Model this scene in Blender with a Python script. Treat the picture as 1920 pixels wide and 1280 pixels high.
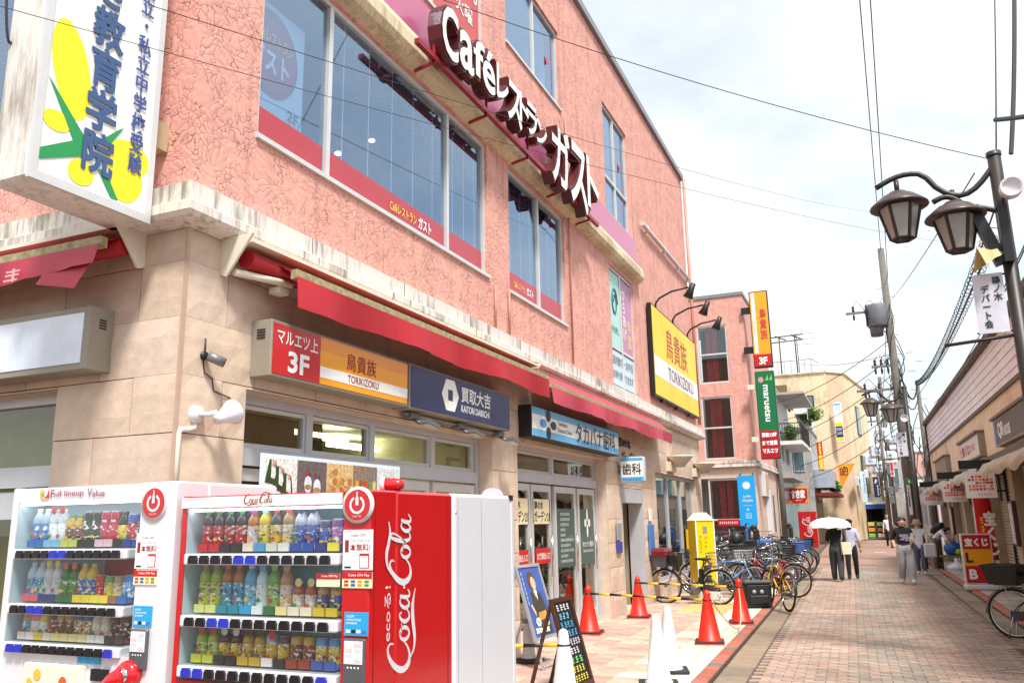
import bpy, bmesh, math, random
from math import sin, cos, pi, radians
from mathutils import Vector, Matrix
random.seed(7)
sc = bpy.context.scene
for o in list(bpy.data.objects): bpy.data.objects.remove(o)
COL = sc.collection
# ---------------------------------------------------------------- camera
# world: +Y runs along the pink facade, +X across the street, z = 0 is the paved sidewalk
FPX, PITCH, ROLL, YAW, HC = 1545.03, 0.215786, -0.0179431, 0.407675, 1.65
cam = bpy.data.cameras.new('camera'); camo = bpy.data.objects.new('camera', cam); COL.objects.link(camo)
cam.sensor_fit = 'HORIZONTAL'; cam.sensor_width = 36; cam.lens = FPX/1920*36; cam.clip_end = 3000; cam.clip_start = .05
def _basis():
    cp, sp = cos(PITCH), sin(PITCH)
    rz = Matrix.Rotation(YAW, 3, 'Z')
    fw = Vector((0, cp, sp)); rt = Vector((1, 0, 0)); up = Vector((0, -sp, cp))
    c, s = cos(ROLL), sin(ROLL)
    return rz@(c*rt+s*up), rz@(-s*rt+c*up), rz@fw
CR, CU, CW = _basis()
camo.matrix_world = Matrix(((CR.x, CU.x, -CW.x, 0), (CR.y, CU.y, -CW.y, 0), (CR.z, CU.z, -CW.z, HC), (0, 0, 0, 1)))
sc.camera = camo
# survey helpers: a sight line of the photograph met with a real plane gives a point of the place
def _ray(x, y): return CW+CR*((x-960)/FPX)-CU*((y-640)/FPX)
def onX(x, y, X): d = _ray(x, y); t = X/d.x; return Vector((X, d.y*t, HC+d.z*t))
def onY(x, y, Y): d = _ray(x, y); t = Y/d.y; return Vector((d.x*t, Y, HC+d.z*t))
def onZ(x, y, z=0): d = _ray(x, y); t = (z-HC)/d.z; return Vector((d.x*t, d.y*t, z))
# ---------------------------------------------------------------- sky, sun, exposure
SUN = Vector((.52, -.6, 1.3)).normalized()
w = bpy.data.worlds.new('World'); sc.world = w; w.use_nodes = True
nt = w.node_tree; N = nt.nodes; LK = nt.links; N.clear()
sky = N.new('ShaderNodeTexSky'); sky.sky_type = 'NISHITA'; sky.sun_disc = False
sky.sun_elevation = math.asin(SUN.z); sky.sun_rotation = math.atan2(SUN.x, SUN.y); sky.air_density = 1.2; sky.dust_density = 1.5
tc = N.new('ShaderNodeTexCoord'); sep = N.new('ShaderNodeSeparateXYZ'); LK.new(tc.outputs['Generated'], sep.inputs[0])
zz = N.new('ShaderNodeMath'); zz.operation = 'ADD'; zz.inputs[1].default_value = .22; LK.new(sep.outputs['Z'], zz.inputs[0])
zm = N.new('ShaderNodeMath'); zm.operation = 'MAXIMUM'; zm.inputs[1].default_value = .05; LK.new(zz.outputs[0], zm.inputs[0])
dv = N.new('ShaderNodeVectorMath'); dv.operation = 'DIVIDE'; LK.new(tc.outputs['Generated'], dv.inputs[0]); LK.new(zm.outputs[0], dv.inputs[1])
noi = N.new('ShaderNodeTexNoise'); noi.inputs['Scale'].default_value = 1.15; noi.inputs['Detail'].default_value = 6; noi.inputs['Roughness'].default_value = .55
mp = N.new('ShaderNodeMapping'); mp.inputs['Location'].default_value = (.9, 2.35, 0); LK.new(dv.outputs[0], mp.inputs[0]); LK.new(mp.outputs[0], noi.inputs['Vector'])
rp = N.new('ShaderNodeValToRGB'); rp.color_ramp.elements[0].position = .4; rp.color_ramp.elements[0].color = (.6, .6, .6, 1)
rp.color_ramp.elements[1].position = .56; rp.color_ramp.elements[1].color = (1, 1, 1, 1); LK.new(noi.outputs['Fac'], rp.inputs[0])
mx = N.new('ShaderNodeMix'); mx.data_type = 'RGBA'; LK.new(rp.outputs[0], mx.inputs[0]); gn = N.new('ShaderNodeVectorMath'); gn.operation = 'MULTIPLY'; gn.inputs[1].default_value = (1.0, 1.2, 1.15); LK.new(sky.outputs[0], gn.inputs[0]); LK.new(gn.outputs[0], mx.inputs[6]); mx.inputs[7].default_value = (6.6, 6.75, 6.9, 1)
bg = N.new('ShaderNodeBackground'); bg.inputs['Strength'].default_value = .1; LK.new(mx.outputs[2], bg.inputs[0])
wo = N.new('ShaderNodeOutputWorld'); LK.new(bg.outputs[0], wo.inputs[0])
sl = bpy.data.lights.new('sun', 'SUN'); sl.energy = 3.1; sl.angle = radians(10); sl.color = (1, .965, .9)
so = bpy.data.objects.new('sun', sl); COL.objects.link(so); so.rotation_euler = (-SUN).to_track_quat('-Z', 'Y').to_euler(); so.location = (6, -6, 20)
sc.view_settings.view_transform = 'Standard'; sc.view_settings.look = 'None'; sc.view_settings.exposure = .84; sc.view_settings.gamma = 1
sc.render.engine = 'CYCLES'
sc.cycles.max_bounces = 6; sc.cycles.transparent_max_bounces = 12; sc.cycles.caustics_reflective = False; sc.cycles.caustics_refractive = False
# ---------------------------------------------------------------- materials
def S(r, g, b, k=1.0):
    f = lambda c: ((c/255+.055)/1.055)**2.4 if c > 10 else c/255/12.92
    return (f(r)*k, f(g)*k, f(b)*k, 1)
MATS = {}
def M(name, col=None, rough=.5, metal=0, var=.08, scale=4, bump=0, coat=0, emit=None, es=0, spec=.5, streak=0):
    if name in MATS: return MATS[name]
    m = bpy.data.materials.new(name); m.use_nodes = True; MATS[name] = m
    n = m.node_tree.nodes; l = m.node_tree.links; b = n['Principled BSDF']
    b.inputs['Roughness'].default_value = rough; b.inputs['Metallic'].default_value = metal; b.inputs['Specular IOR Level'].default_value = spec
    b.inputs['Coat Weight'].default_value = coat; b.inputs['Coat Roughness'].default_value = .08
    b.inputs['Base Color'].default_value = col
    if emit: b.inputs['Emission Color'].default_value = emit; b.inputs['Emission Strength'].default_value = es
    if var or bump:
        t = n.new('ShaderNodeTexCoord'); no = n.new('ShaderNodeTexNoise'); no.inputs['Scale'].default_value = scale; no.inputs['Detail'].default_value = 5
        no.inputs['Roughness'].default_value = .6
        if streak:
            mpn = n.new('ShaderNodeMapping'); mpn.inputs['Scale'].default_value = (1, 1, streak); l.new(t.outputs['Object'], mpn.inputs[0]); l.new(mpn.outputs[0], no.inputs['Vector'])
        else: l.new(t.outputs['Object'], no.inputs['Vector'])
        r = n.new('ShaderNodeMapRange'); r.inputs['From Min'].default_value = .3; r.inputs['From Max'].default_value = .7
        r.inputs['To Min'].default_value = 1-var*1.6; r.inputs['To Max'].default_value = 1+var*.7; l.new(no.outputs['Fac'], r.inputs[0])
        x = n.new('ShaderNodeMix'); x.data_type = 'RGBA'; x.blend_type = 'MULTIPLY'; x.inputs[0].default_value = 1
        x.inputs[6].default_value = col; l.new(r.outputs[0], x.inputs[7]); l.new(x.outputs[2], b.inputs['Base Color'])
        if bump:
            bp = n.new('ShaderNodeBump'); bp.inputs['Strength'].default_value = bump; bp.inputs['Distance'].default_value = .01
            l.new(no.outputs['Fac'], bp.inputs['Height']); l.new(bp.outputs[0], b.inputs['Normal'])
    return m
def glass(name, tint, refl=.25, rough=.02, gcol=(1, 1, 1, 1)):
    if name in MATS: return MATS[name]
    m = bpy.data.materials.new(name); m.use_nodes = True; MATS[name] = m
    n = m.node_tree.nodes; l = m.node_tree.links; n.clear()
    tr = n.new('ShaderNodeBsdfTransparent'); tr.inputs[0].default_value = tint
    gl = n.new('ShaderNodeBsdfGlossy'); gl.inputs[0].default_value = gcol; gl.inputs['Roughness'].default_value = rough
    fr = n.new('ShaderNodeLayerWeight'); fr.inputs[0].default_value = .5
    pw = n.new('ShaderNodeMath'); pw.operation = 'POWER'; pw.inputs[1].default_value = 4; l.new(fr.outputs['Facing'], pw.inputs[0])
    ad = n.new('ShaderNodeMath'); ad.operation = 'MULTIPLY_ADD'; ad.inputs[1].default_value = .6; ad.inputs[2].default_value = refl; l.new(pw.outputs[0], ad.inputs[0])
    no = n.new('ShaderNodeTexNoise'); no.inputs['Scale'].default_value = .9; bp = n.new('ShaderNodeBump'); bp.inputs['Strength'].default_value = .03; bp.inputs['Distance'].default_value = .05
    t = n.new('ShaderNodeTexCoord'); l.new(t.outputs['Object'], no.inputs['Vector']); l.new(no.outputs['Fac'], bp.inputs['Height']); l.new(bp.outputs[0], gl.inputs['Normal'])
    mi = n.new('ShaderNodeMixShader'); l.new(ad.outputs[0], mi.inputs[0]); l.new(tr.outputs[0], mi.inputs[1]); l.new(gl.outputs[0], mi.inputs[2])
    o = n.new('ShaderNodeOutputMaterial'); l.new(mi.outputs[0], o.inputs[0]); return m
def stucco():
    m = M('pink trowelled stucco', S(229, 167, 153), rough=.85, var=.07, scale=1.3)
    n = m.node_tree.nodes; l = m.node_tree.links; b = n['Principled BSDF']
    t = n.new('ShaderNodeTexCoord'); no = n.new('ShaderNodeTexNoise'); no.inputs['Scale'].default_value = 3.2; no.inputs['Detail'].default_value = 2
    l.new(t.outputs['Object'], no.inputs['Vector'])
    sb = n.new('ShaderNodeVectorMath'); sb.operation = 'MULTIPLY_ADD'; l.new(no.outputs['Color'], sb.inputs[0]); sb.inputs[1].default_value = (.5, .5, .5); l.new(t.outputs['Object'], sb.inputs[2])
    vo = n.new('ShaderNodeTexVoronoi'); vo.feature = 'DISTANCE_TO_EDGE'; vo.inputs['Scale'].default_value = 14; l.new(sb.outputs[0], vo.inputs['Vector'])
    vf = n.new('ShaderNodeTexVoronoi'); vf.feature = 'F1'; vf.inputs['Scale'].default_value = 14; l.new(sb.outputs[0], vf.inputs['Vector'])
    n2 = n.new('ShaderNodeTexNoise'); n2.inputs['Scale'].default_value = 4.5; n2.inputs['Detail'].default_value = 3; l.new(t.outputs['Object'], n2.inputs['Vector'])
    g = n.new('ShaderNodeMapRange'); g.inputs['From Min'].default_value = .0; g.inputs['From Max'].default_value = .04; l.new(vo.outputs['Distance'], g.inputs[0])
    k = n.new('ShaderNodeMapRange'); k.inputs['From Min'].default_value = .43; k.inputs['From Max'].default_value = .53; k.inputs['To Min'].default_value = 1; k.inputs['To Max'].default_value = 0; l.new(n2.outputs['Fac'], k.inputs[0])
    mxm = n.new('ShaderNodeMath'); mxm.operation = 'MAXIMUM'; l.new(g.outputs[0], mxm.inputs[0]); l.new(k.outputs[0], mxm.inputs[1])
    # dirt caught in the trowel grooves
    old = b.inputs['Base Color'].links[0].from_socket
    dm = n.new('ShaderNodeMix'); dm.data_type = 'RGBA'; dm.blend_type = 'MULTIPLY'; dm.inputs[0].default_value = 1; l.new(old, dm.inputs[6])
    r2 = n.new('ShaderNodeMapRange'); r2.inputs['To Min'].default_value = .5; r2.inputs['To Max'].default_value = 1; l.new(mxm.outputs[0], r2.inputs[0]); l.new(r2.outputs[0], dm.inputs[7]); l.new(dm.outputs[2], b.inputs['Base Color'])
    # rain streaks
    ms = n.new('ShaderNodeMapping'); ms.inputs['Scale'].default_value = (3.5, 3.5, .22); l.new(t.outputs['Object'], ms.inputs[0]); ns_ = n.new('ShaderNodeTexNoise'); ns_.inputs['Scale'].default_value = 1.6; ns_.inputs['Detail'].default_value = 6; ns_.inputs['Roughness'].default_value = .7; l.new(ms.outputs[0], ns_.inputs['Vector'])
    rs = n.new('ShaderNodeMapRange'); rs.inputs['From Min'].default_value = .52; rs.inputs['From Max'].default_value = .72; rs.inputs['To Min'].default_value = 1; rs.inputs['To Max'].default_value = .72; l.new(ns_.outputs['Fac'], rs.inputs[0])
    d2 = n.new('ShaderNodeMix'); d2.data_type = 'RGBA'; d2.blend_type = 'MULTIPLY'; d2.inputs[0].default_value = 1; l.new(dm.outputs[2], d2.inputs[6]); l.new(rs.outputs[0], d2.inputs[7]); l.new(d2.outputs[2], b.inputs['Base Color'])
    h = n.new('ShaderNodeMath'); h.operation = 'MULTIPLY_ADD'; l.new(vf.outputs['Distance'], h.inputs[0]); h.inputs[1].default_value = -.6; l.new(mxm.outputs[0], h.inputs[2])
    bp = n.new('ShaderNodeBump'); bp.inputs['Strength'].default_value = .75; bp.inputs['Distance'].default_value = .012; l.new(h.outputs[0], bp.inputs['Height']); l.new(bp.outputs[0], b.inputs['Normal'])
    return m
def weathered(name, col, dirt, amt=.6, sx=6):
    """paint with vertical run-off streaks"""
    m = M(name, col, rough=.7, var=.04)
    n = m.node_tree.nodes; l = m.node_tree.links; b = n['Principled BSDF']
    t = n.new('ShaderNodeTexCoord'); mp_ = n.new('ShaderNodeMapping'); mp_.inputs['Scale'].default_value = (sx, sx, .7); l.new(t.outputs['Object'], mp_.inputs[0])
    no = n.new('ShaderNodeTexNoise'); no.inputs['Scale'].default_value = 2.2; no.inputs['Detail'].default_value = 7; no.inputs['Roughness'].default_value = .75; l.new(mp_.outputs[0], no.inputs['Vector'])
    n3 = n.new('ShaderNodeTexNoise'); n3.inputs['Scale'].default_value = .8; n3.inputs['Detail'].default_value = 2; l.new(t.outputs['Object'], n3.inputs['Vector'])
    a = n.new('ShaderNodeMath'); a.operation = 'MULTIPLY_ADD'; a.inputs[1].default_value = .8; l.new(n3.outputs['Fac'], a.inputs[0]); l.new(no.outputs['Fac'], a.inputs[2])
    r = n.new('ShaderNodeMapRange'); r.inputs['From Min'].default_value = .9; r.inputs['From Max'].default_value = 1.08; r.inputs['To Max'].default_value = amt; l.new(a.outputs[0], r.inputs[0])
    x = n.new('ShaderNodeMix'); x.data_type = 'RGBA'; l.new(r.outputs[0], x.inputs[0]); l.new(b.inputs['Base Color'].links[0].from_socket, x.inputs[6]); x.inputs[7].default_value = dirt
    l.new(x.outputs[2], b.inputs['Base Color']); return m
def soiled(m, lo=.74, hi=1.06, sc_=.55, gum=True):
    """wear and gum spots laid over many separate pieces in world space"""
    n = m.node_tree.nodes; l = m.node_tree.links; b = n['Principled BSDF']; g = n.new('ShaderNodeNewGeometry'); old = b.inputs['Base Color'].links[0].from_socket
    no = n.new('ShaderNodeTexNoise'); no.inputs['Scale'].default_value = sc_; no.inputs['Detail'].default_value = 6; no.inputs['Roughness'].default_value = .65; l.new(g.outputs['Position'], no.inputs['Vector'])
    r = n.new('ShaderNodeMapRange'); r.inputs['From Min'].default_value = .35; r.inputs['From Max'].default_value = .65; r.inputs['To Min'].default_value = lo; r.inputs['To Max'].default_value = hi; l.new(no.outputs['Fac'], r.inputs[0])
    vo = n.new('ShaderNodeTexVoronoi'); vo.inputs['Scale'].default_value = 2.6; l.new(g.outputs['Position'], vo.inputs['Vector']); k = n.new('ShaderNodeMapRange'); k.inputs['From Min'].default_value = .045; k.inputs['From Max'].default_value = .06; k.inputs['To Min'].default_value = .6 if gum else 1; l.new(vo.outputs['Distance'], k.inputs[0])
    mu = n.new('ShaderNodeMath'); mu.operation = 'MULTIPLY'; l.new(r.outputs[0], mu.inputs[0]); l.new(k.outputs[0], mu.inputs[1])
    x = n.new('ShaderNodeMix'); x.data_type = 'RGBA'; x.blend_type = 'MULTIPLY'; x.inputs[0].default_value = 1; l.new(old, x.inputs[6]); l.new(mu.outputs[0], x.inputs[7]); l.new(x.outputs[2], b.inputs['Base Color'])
STUCCO = stucco()
STONE = [M('split stone %d' % i, c, rough=.8, var=.09, scale=7, bump=.8) for i, c in enumerate((S(212, 188, 168), S(216, 194, 176), S(206, 182, 164), S(213, 190, 168)))]
STONEGAP = M('dark joint', S(70, 58, 50), rough=.9)
WHITEBAND = weathered('weathered cornice paint', S(226, 218, 210), S(96, 84, 66), .75)
ALU = M('satin aluminium', S(196, 198, 204), rough=.42, metal=.12, var=.04)
ALUW = M('white aluminium', S(214, 214, 214), rough=.4, metal=.2, var=.04)
WHITE = M('white paint', S(232, 232, 232), rough=.45, var=.03)
GLOSSW = M('glossy white enamel', S(222, 220, 226), rough=.22, var=.02, coat=.4)
BLACK = M('black plastic', S(22, 22, 24), rough=.45, var=.1)
DARK = M('dark grey metal', S(48, 46, 46), rough=.5, metal=.3)
GREYM = M('grey metal', S(128, 130, 132), rough=.45, metal=.5)
CHROME = M('chrome', S(200, 200, 205), rough=.18, metal=1, var=.02)
RUBBER = M('rubber', S(26, 26, 26), rough=.8)
GREIGE = M('warm grey sign box', S(150, 142, 128), rough=.5, var=.06)
INTER = M('dim interior', S(96, 92, 72), rough=.9, var=.15)
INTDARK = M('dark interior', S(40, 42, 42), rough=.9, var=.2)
LAMP = M('lamp glow', (1, 1, 1, 1), emit=(1, .9, .7, 1), es=4, var=0)
GL_BLUE = glass('window glass sky', (.82, .92, 1, 1), .24, gcol=(.6, .72, .88, 1))
GL_OLIVE = glass('shop glass', (.84, .86, .74, 1), .06)
GL_CLEAR = glass('clear pane', (.93, .95, .95, 1), .05)
# ---------------------------------------------------------------- mesh builder
class MB:
    def __init__(s): s.v = []; s.f = []; s.m = []; s.sm = []
    def add(s, vs, fs, mi=0, sm=False):
        o = len(s.v); s.v += [tuple(v) for v in vs]
        for f in fs: s.f.append([i+o for i in f]); s.m.append(mi); s.sm.append(sm)
        return s
    def box(s, x0, x1, y0, y1, z0, z1, mi=0):
        v = [(x0, y0, z0), (x1, y0, z0), (x1, y1, z0), (x0, y1, z0), (x0, y0, z1), (x1, y0, z1), (x1, y1, z1), (x0, y1, z1)]
        return s.add(v, [(0, 3, 2, 1), (4, 5, 6, 7), (0, 1, 5, 4), (1, 2, 6, 5), (2, 3, 7, 6), (3, 0, 4, 7)], mi)
    def bbox(s, x0, x1, y0, y1, z0, z1, b=.01, mi=0):
        """box whose edges are chamfered"""
        a = []
        for z, k in ((z0, b), (z0+b, 0), (z1-b, 0), (z1, b)):
            a.append([(x0+k+b*(k == 0)*0, y0+k, z), (x1-k, y0+k, z), (x1-k, y1-k, z), (x0+k, y1-k, z)])
        rings = []
        for (z, k) in ((z0, b), (z0+b, 0), (z1-b, 0), (z1, b)):
            c = b
            rings.append([(x0+c, y0+k, z), (x1-c, y0+k, z), (x1-k, y0+c, z), (x1-k, y1-c, z), (x1-c, y1-k, z), (x0+c, y1-k, z), (x0+k, y1-c, z), (x0+k, y0+c, z)])
        v = [p for r in rings for p in r]; f = []
        for i in range(3):
            for j in range(8): f.append((i*8+j, i*8+(j+1) % 8, i*8+8+(j+1) % 8, i*8+8+j))
        f.append(tuple(range(7, -1, -1))); f.append(tuple(range(24, 32)))
        return s.add(v, f, mi)
    def obox(s, c, sx, sy, sz, rot=None, mi=0):
        q = MB().box(-sx/2, sx/2, -sy/2, sy/2, -sz/2, sz/2); r = rot or Matrix.Identity(3); c = Vector(c)
        return s.add([r@Vector(p)+c for p in q.v], q.f, mi)
    def bar(s, a, b, wd, ht, mi=0, up=(0, 0, 1)):
        a = Vector(a); b = Vector(b); d = (b-a); L = d.length; d.normalize(); u = Vector(up)
        if abs(d.dot(u)) > .99: u = Vector((1, 0, 0))
        x = d.cross(u).normalized(); u = x.cross(d)
        v = []
        for p in (a, b):
            for i, j in ((-1, -1), (1, -1), (1, 1), (-1, 1)): v.append(p+x*(i*wd/2)+u*(j*ht/2))
        return s.add(v, [(0, 1, 2, 3), (7, 6, 5, 4), (0, 4, 5, 1), (1, 5, 6, 2), (2, 6, 7, 3), (3, 7, 4, 0)], mi)
    def tube(s, path, r, n=8, mi=0, cap=True, closed=False):
        P = [Vector(p) for p in path]; k = len(P); rr = r if isinstance(r, (list, tuple)) else [r]*k
        v = []; ref = None
        for i in range(k):
            if closed: d = P[(i+1) % k]-P[i-1]
            else: d = P[min(i+1, k-1)]-P[max(i-1, 0)]
            d = d.normalized() if d.length > 1e-9 else Vector((0, 0, 1))
            if ref is None: ref = Vector((0, 0, 1)) if abs(d.z) < .9 else Vector((1, 0, 0))
            x = d.cross(ref)
            if x.length < 1e-5: x = d.orthogonal()
            x.normalize(); y = x.cross(d); ref = y if abs(d.dot(y)) < .9 else ref
            for j in range(n):
                a = 2*pi*j/n; v.append(P[i]+(x*cos(a)+y*sin(a))*rr[i])
        f = []
        for i in range(k if closed else k-1):
            i2 = (i+1) % k
            for j in range(n): f.append((i*n+j, i*n+(j+1) % n, i2*n+(j+1) % n, i2*n+j))
        s.add(v, f, mi, n > 5)
        if cap and not closed:
            s.add(v[:n], [tuple(range(n-1, -1, -1))], mi); s.add(v[-n:], [tuple(range(n))], mi)
        return s
    def cyl(s, a, b, r0, r1=None, n=12, mi=0): return s.tube([a, b], [r0, r0 if r1 is None else r1], n, mi)
    def lathe(s, prof, n=16, o=(0, 0, 0), mi=0, axis='Z', mis=None, sm=True):
        o = Vector(o); v = []
        for r, z in prof:
            for j in range(n):
                a = 2*pi*j/n; p = (r*cos(a), r*sin(a), z)
                if axis == 'Y': p = (r*cos(a), z, r*sin(a))
                if axis == 'X': p = (z, r*cos(a), r*sin(a))
                v.append(o+Vector(p))
        for i in range(len(prof)-1):
            s.add([v[i*n+j] for j in range(n)]+[v[i*n+n+j] for j in range(n)], [(j, (j+1) % n, n+(j+1) % n, n+j) for j in range(n)], mis[i] if mis else mi, sm)
        return s
    def ell(s, c, rx, ry, rz, n=12, k=8, mi=0, rot=None):
        v = []; f = []; c = Vector(c); rot = rot or Matrix.Identity(3)
        for i in range(k+1):
            t = pi*i/k
            for j in range(n):
                a = 2*pi*j/n; v.append(rot@Vector((rx*sin(t)*cos(a), ry*sin(t)*sin(a), rz*cos(t)))+c)
        for i in range(k):
            for j in range(n): f.append((i*n+j, i*n+n+j, i*n+n+(j+1) % n, i*n+(j+1) % n))
        return s.add(v, f, mi, True)
    def poly(s, pts, mi=0): return s.add(pts, [tuple(range(len(pts)))], mi)
    def prism(s, pts, y0, y1, mi=0, side=None):
        """outline in local x,z extruded from y0 (front) to y1"""
        n = len(pts); s.add([(x, y0, z) for x, z in pts], [tuple(range(n))], mi); s.add([(x, y1, z) for x, z in pts], [tuple(range(n-1, -1, -1))], mi if side is None else side)
        v = [(x, y0, z) for x, z in pts]+[(x, y1, z) for x, z in pts]
        return s.add(v, [(i, i+n, (i+1) % n+n, (i+1) % n) for i in range(n)], mi if side is None else side)
    def disc(s, cx, cz, r, y, n=20, mi=0, rz=None):
        rz = rz or r
        return s.poly([(cx+r*cos(2*pi*i/n), y, cz+rz*sin(2*pi*i/n)) for i in range(n)], mi)
    def mesh(s, name, mats):
        me = bpy.data.meshes.new(name); me.from_pydata(s.v, [], s.f); 
        for m in (mats if isinstance(mats, (list, tuple)) else [mats]): me.materials.append(m)
        me.polygons.foreach_set('material_index', s.m); me.polygons.foreach_set('use_smooth', s.sm)
        bm = bmesh.new(); bm.from_mesh(me); bmesh.ops.remove_doubles(bm, verts=bm.verts, dist=1e-5); bmesh.ops.recalc_face_normals(bm, faces=bm.faces); bm.to_mesh(me); bm.free()
        me.update(); return me
    def build(s, name, mats, parent=None, loc=None, rot=None, **kw):
        return put(name, s.mesh(name, mats), parent, loc, rot, **kw)
def put(name, me, parent=None, loc=None, rot=None, label=None, cat=None, group=None, kind=None):
    o = bpy.data.objects.new(name, me); COL.objects.link(o); o.parent = parent
    if loc is not None: o.location = loc
    if rot is not None: o.rotation_euler = rot if isinstance(rot, (tuple, list)) else (0, 0, rot)
    tag(o, label, cat, group, kind); return o
def tag(o, label=None, cat=None, group=None, kind=None):
    for k, v in (('label', label), ('category', cat), ('group', group), ('kind', kind)):
        if v: o[k] = v
    return o
def thing(name, label, cat, loc=(0, 0, 0), rz=0, group=None):
    o = bpy.data.objects.new(name, None); COL.objects.link(o); o.location = loc; o.rotation_euler = (0, 0, rz); o.empty_display_size = .1
    return tag(o, label, cat, group)
def copy_tree(o, parent=None):
    c = o.copy(); COL.objects.link(c); c.parent = parent
    for ch in list(o.children): copy_tree(ch, c)
    return c
A90 = pi/2      # a thing modelled facing local -Y, turned to face +X (the pink facade)
# ---------------------------------------------------------------- lettering
_TX = {}
def _text(s, bold, ls):
    k = (s, bold, ls)
    if k in _TX: return _TX[k]
    cu = bpy.data.curves.new('lettering', 'FONT'); cu.body = s; cu.size = 1; cu.offset = bold; cu.space_line = ls; cu.resolution_u = 3; cu.align_x = 'CENTER' if '\n' in s else 'LEFT'
    ob = bpy.data.objects.new('t', cu); COL.objects.link(ob)
    dg = bpy.context.evaluated_depsgraph_get(); me = bpy.data.meshes.new_from_object(ob.evaluated_get(dg))
    vs = [tuple(v.co) for v in me.vertices]; fs = [tuple(p.vertices) for p in me.polygons]
    bpy.data.objects.remove(ob); bpy.data.curves.remove(cu); bpy.data.meshes.remove(me)
    if not vs: vs = [(0, 0, 0), (1, 0, 0), (1, 1, 0)]; fs = [(0, 1, 2)]
    x0 = min(v[0] for v in vs); x1 = max(v[0] for v in vs); y0 = min(v[1] for v in vs); y1 = max(v[1] for v in vs)
    r = ([((v[0]-x0)/(x1-x0), (v[1]-y0)/(y1-y0)) for v in vs], fs, (x1-x0)/(y1-y0)); _TX[k] = r; return r
def marks(n, mat, parent, x0, x1, z0, z1, y):
    """print too small to read in the photograph: short strokes, no characters; runs down when the field is tall"""
    q = MB(); up = (z1-z0) > (x1-x0); rr = random.Random(n*31+int((x1-x0)*997))
    for i in range(n):
        a, b, c, d = (x0, x1, z1-(z1-z0)*(i+.9)/n, z1-(z1-z0)*(i+.1)/n) if up else (x0+(x1-x0)*(i+.1)/n, x0+(x1-x0)*(i+.9)/n, z0, z1)
        for k in range(3): u = rr.uniform(0, .3); v = (k+.15+rr.uniform(0, .2))/3; q.poly([(a+(b-a)*u, y-.0003*k, c+(d-c)*v), (a+(b-a)*(u+.68), y-.0003*k, c+(d-c)*v), (a+(b-a)*(u+.68), y-.0003*k, c+(d-c)*(v+.14)), (a+(b-a)*u, y-.0003*k, c+(d-c)*(v+.14))])
        m = a+(b-a)*rr.uniform(.3, .6); q.poly([(m, y-.0012, c), (m+(b-a)*.13, y-.0012, c), (m+(b-a)*.13, y-.0012, d), (m, y-.0012, d)])
    return q.build('fine_print', mat, parent, kind='stuff')
def lettering(s, mat, parent, x0, x1, z0, z1, y, bold=.012, ls=1, keep=False, depth=0, name='lettering', side=None, slant=0, fat=0):
    """flat (or solid) letters filling the rectangle x0..x1, z0..z1 at local depth y, facing local -Y"""
    if s[0] == '#': return marks(int(s[1:]), mat, parent, x0, x1, z0, z1, y)
    vs, fs, asp = _text(s, bold, ls)
    if keep:
        wd = x1-x0; ht = z1-z0
        if wd/ht > asp: c = (x0+x1)/2; x0, x1 = c-ht*asp/2, c+ht*asp/2
        else: c = (z0+z1)/2; z0, z1 = c-wd/asp/2, c+wd/asp/2
    q = [(x0+(x1-x0)*a+slant*b*(z1-z0), y, z0+(z1-z0)*b) for a, b in vs]
    b = MB().add(q, fs)
    if fat:
        for i, (dx, dz) in enumerate(((1, 0), (-1, 0), (0, 1), (0, -1), (.7, .7), (-.7, .7), (.7, -.7), (-.7, -.7))): b.add([(p[0]+dx*fat, p[1]-.0003*(i+1), p[2]+dz*fat) for p in q], fs)
    if depth:
        from collections import Counter
        e = Counter()
        for f in fs:
            for i in range(len(f)): e[(f[i], f[(i+1) % len(f)])] += 1
        n = len(q); b = MB().add(q, fs, 0); back = [(p[0], y+depth, p[2]) for p in q]
        b.add(q+back, [(a, c, c+n, a+n) for (a, c) in e if (c, a) not in e], 1)
        return b.build(name, [mat, side or mat], parent)
    return b.build(name, mat, parent)
def V(s): return '\n'.join(s)
# ================================================================ ground
RZ = -.06                                     # road level
def kerbL(y): return -1.56-.028*y
def kerbR(y): return 2.13-.0205*y
asph = M('dusty asphalt', S(112, 104, 98), rough=.9, var=.12, scale=2, bump=.3)
MB().poly([(-300, -200, RZ-.03), (300, -200, RZ-.03), (300, 900, RZ-.03), (-300, 900, RZ-.03)]).build('ground', asph, kind='structure')
def brickmat():
    m = M('far pavers', S(158, 122, 108), rough=.85, var=.1, scale=1.2)
    n = m.node_tree.nodes; l = m.node_tree.links; b = n['Principled BSDF']; t = n.new('ShaderNodeTexCoord')
    br = n.new('ShaderNodeTexBrick'); br.inputs['Scale'].default_value = 4.4; br.inputs['Color1'].default_value = S(176, 140, 124); br.inputs['Color2'].default_value = S(140, 118, 106); br.inputs['Mortar'].default_value = S(92, 78, 70); br.inputs['Mortar Size'].default_value = .012
    l.new(t.outputs['Object'], br.inputs['Vector']); l.new(br.outputs['Color'], b.inputs['Base Color']); return m
road = MB().poly([(kerbL(-12)-.1, -12, RZ-.012), (kerbR(-12)+.1, -12, RZ-.012), (kerbR(31)+.1, 31, RZ-.012), (kerbL(31)-.1, 31, RZ-.012)]).build('road', M('sand joint', S(96, 82, 72), rough=.95), kind='structure')
MB().poly([(kerbL(31), 31, RZ), (kerbR(31), 31, RZ), (3.2, 60, RZ), (9, 80, RZ), (4, 84, RZ), (-1.3, 66, RZ), (-3, 60, RZ), (kerbL(56), 56, RZ)]).build('road_far', brickmat(), kind='structure')
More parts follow.
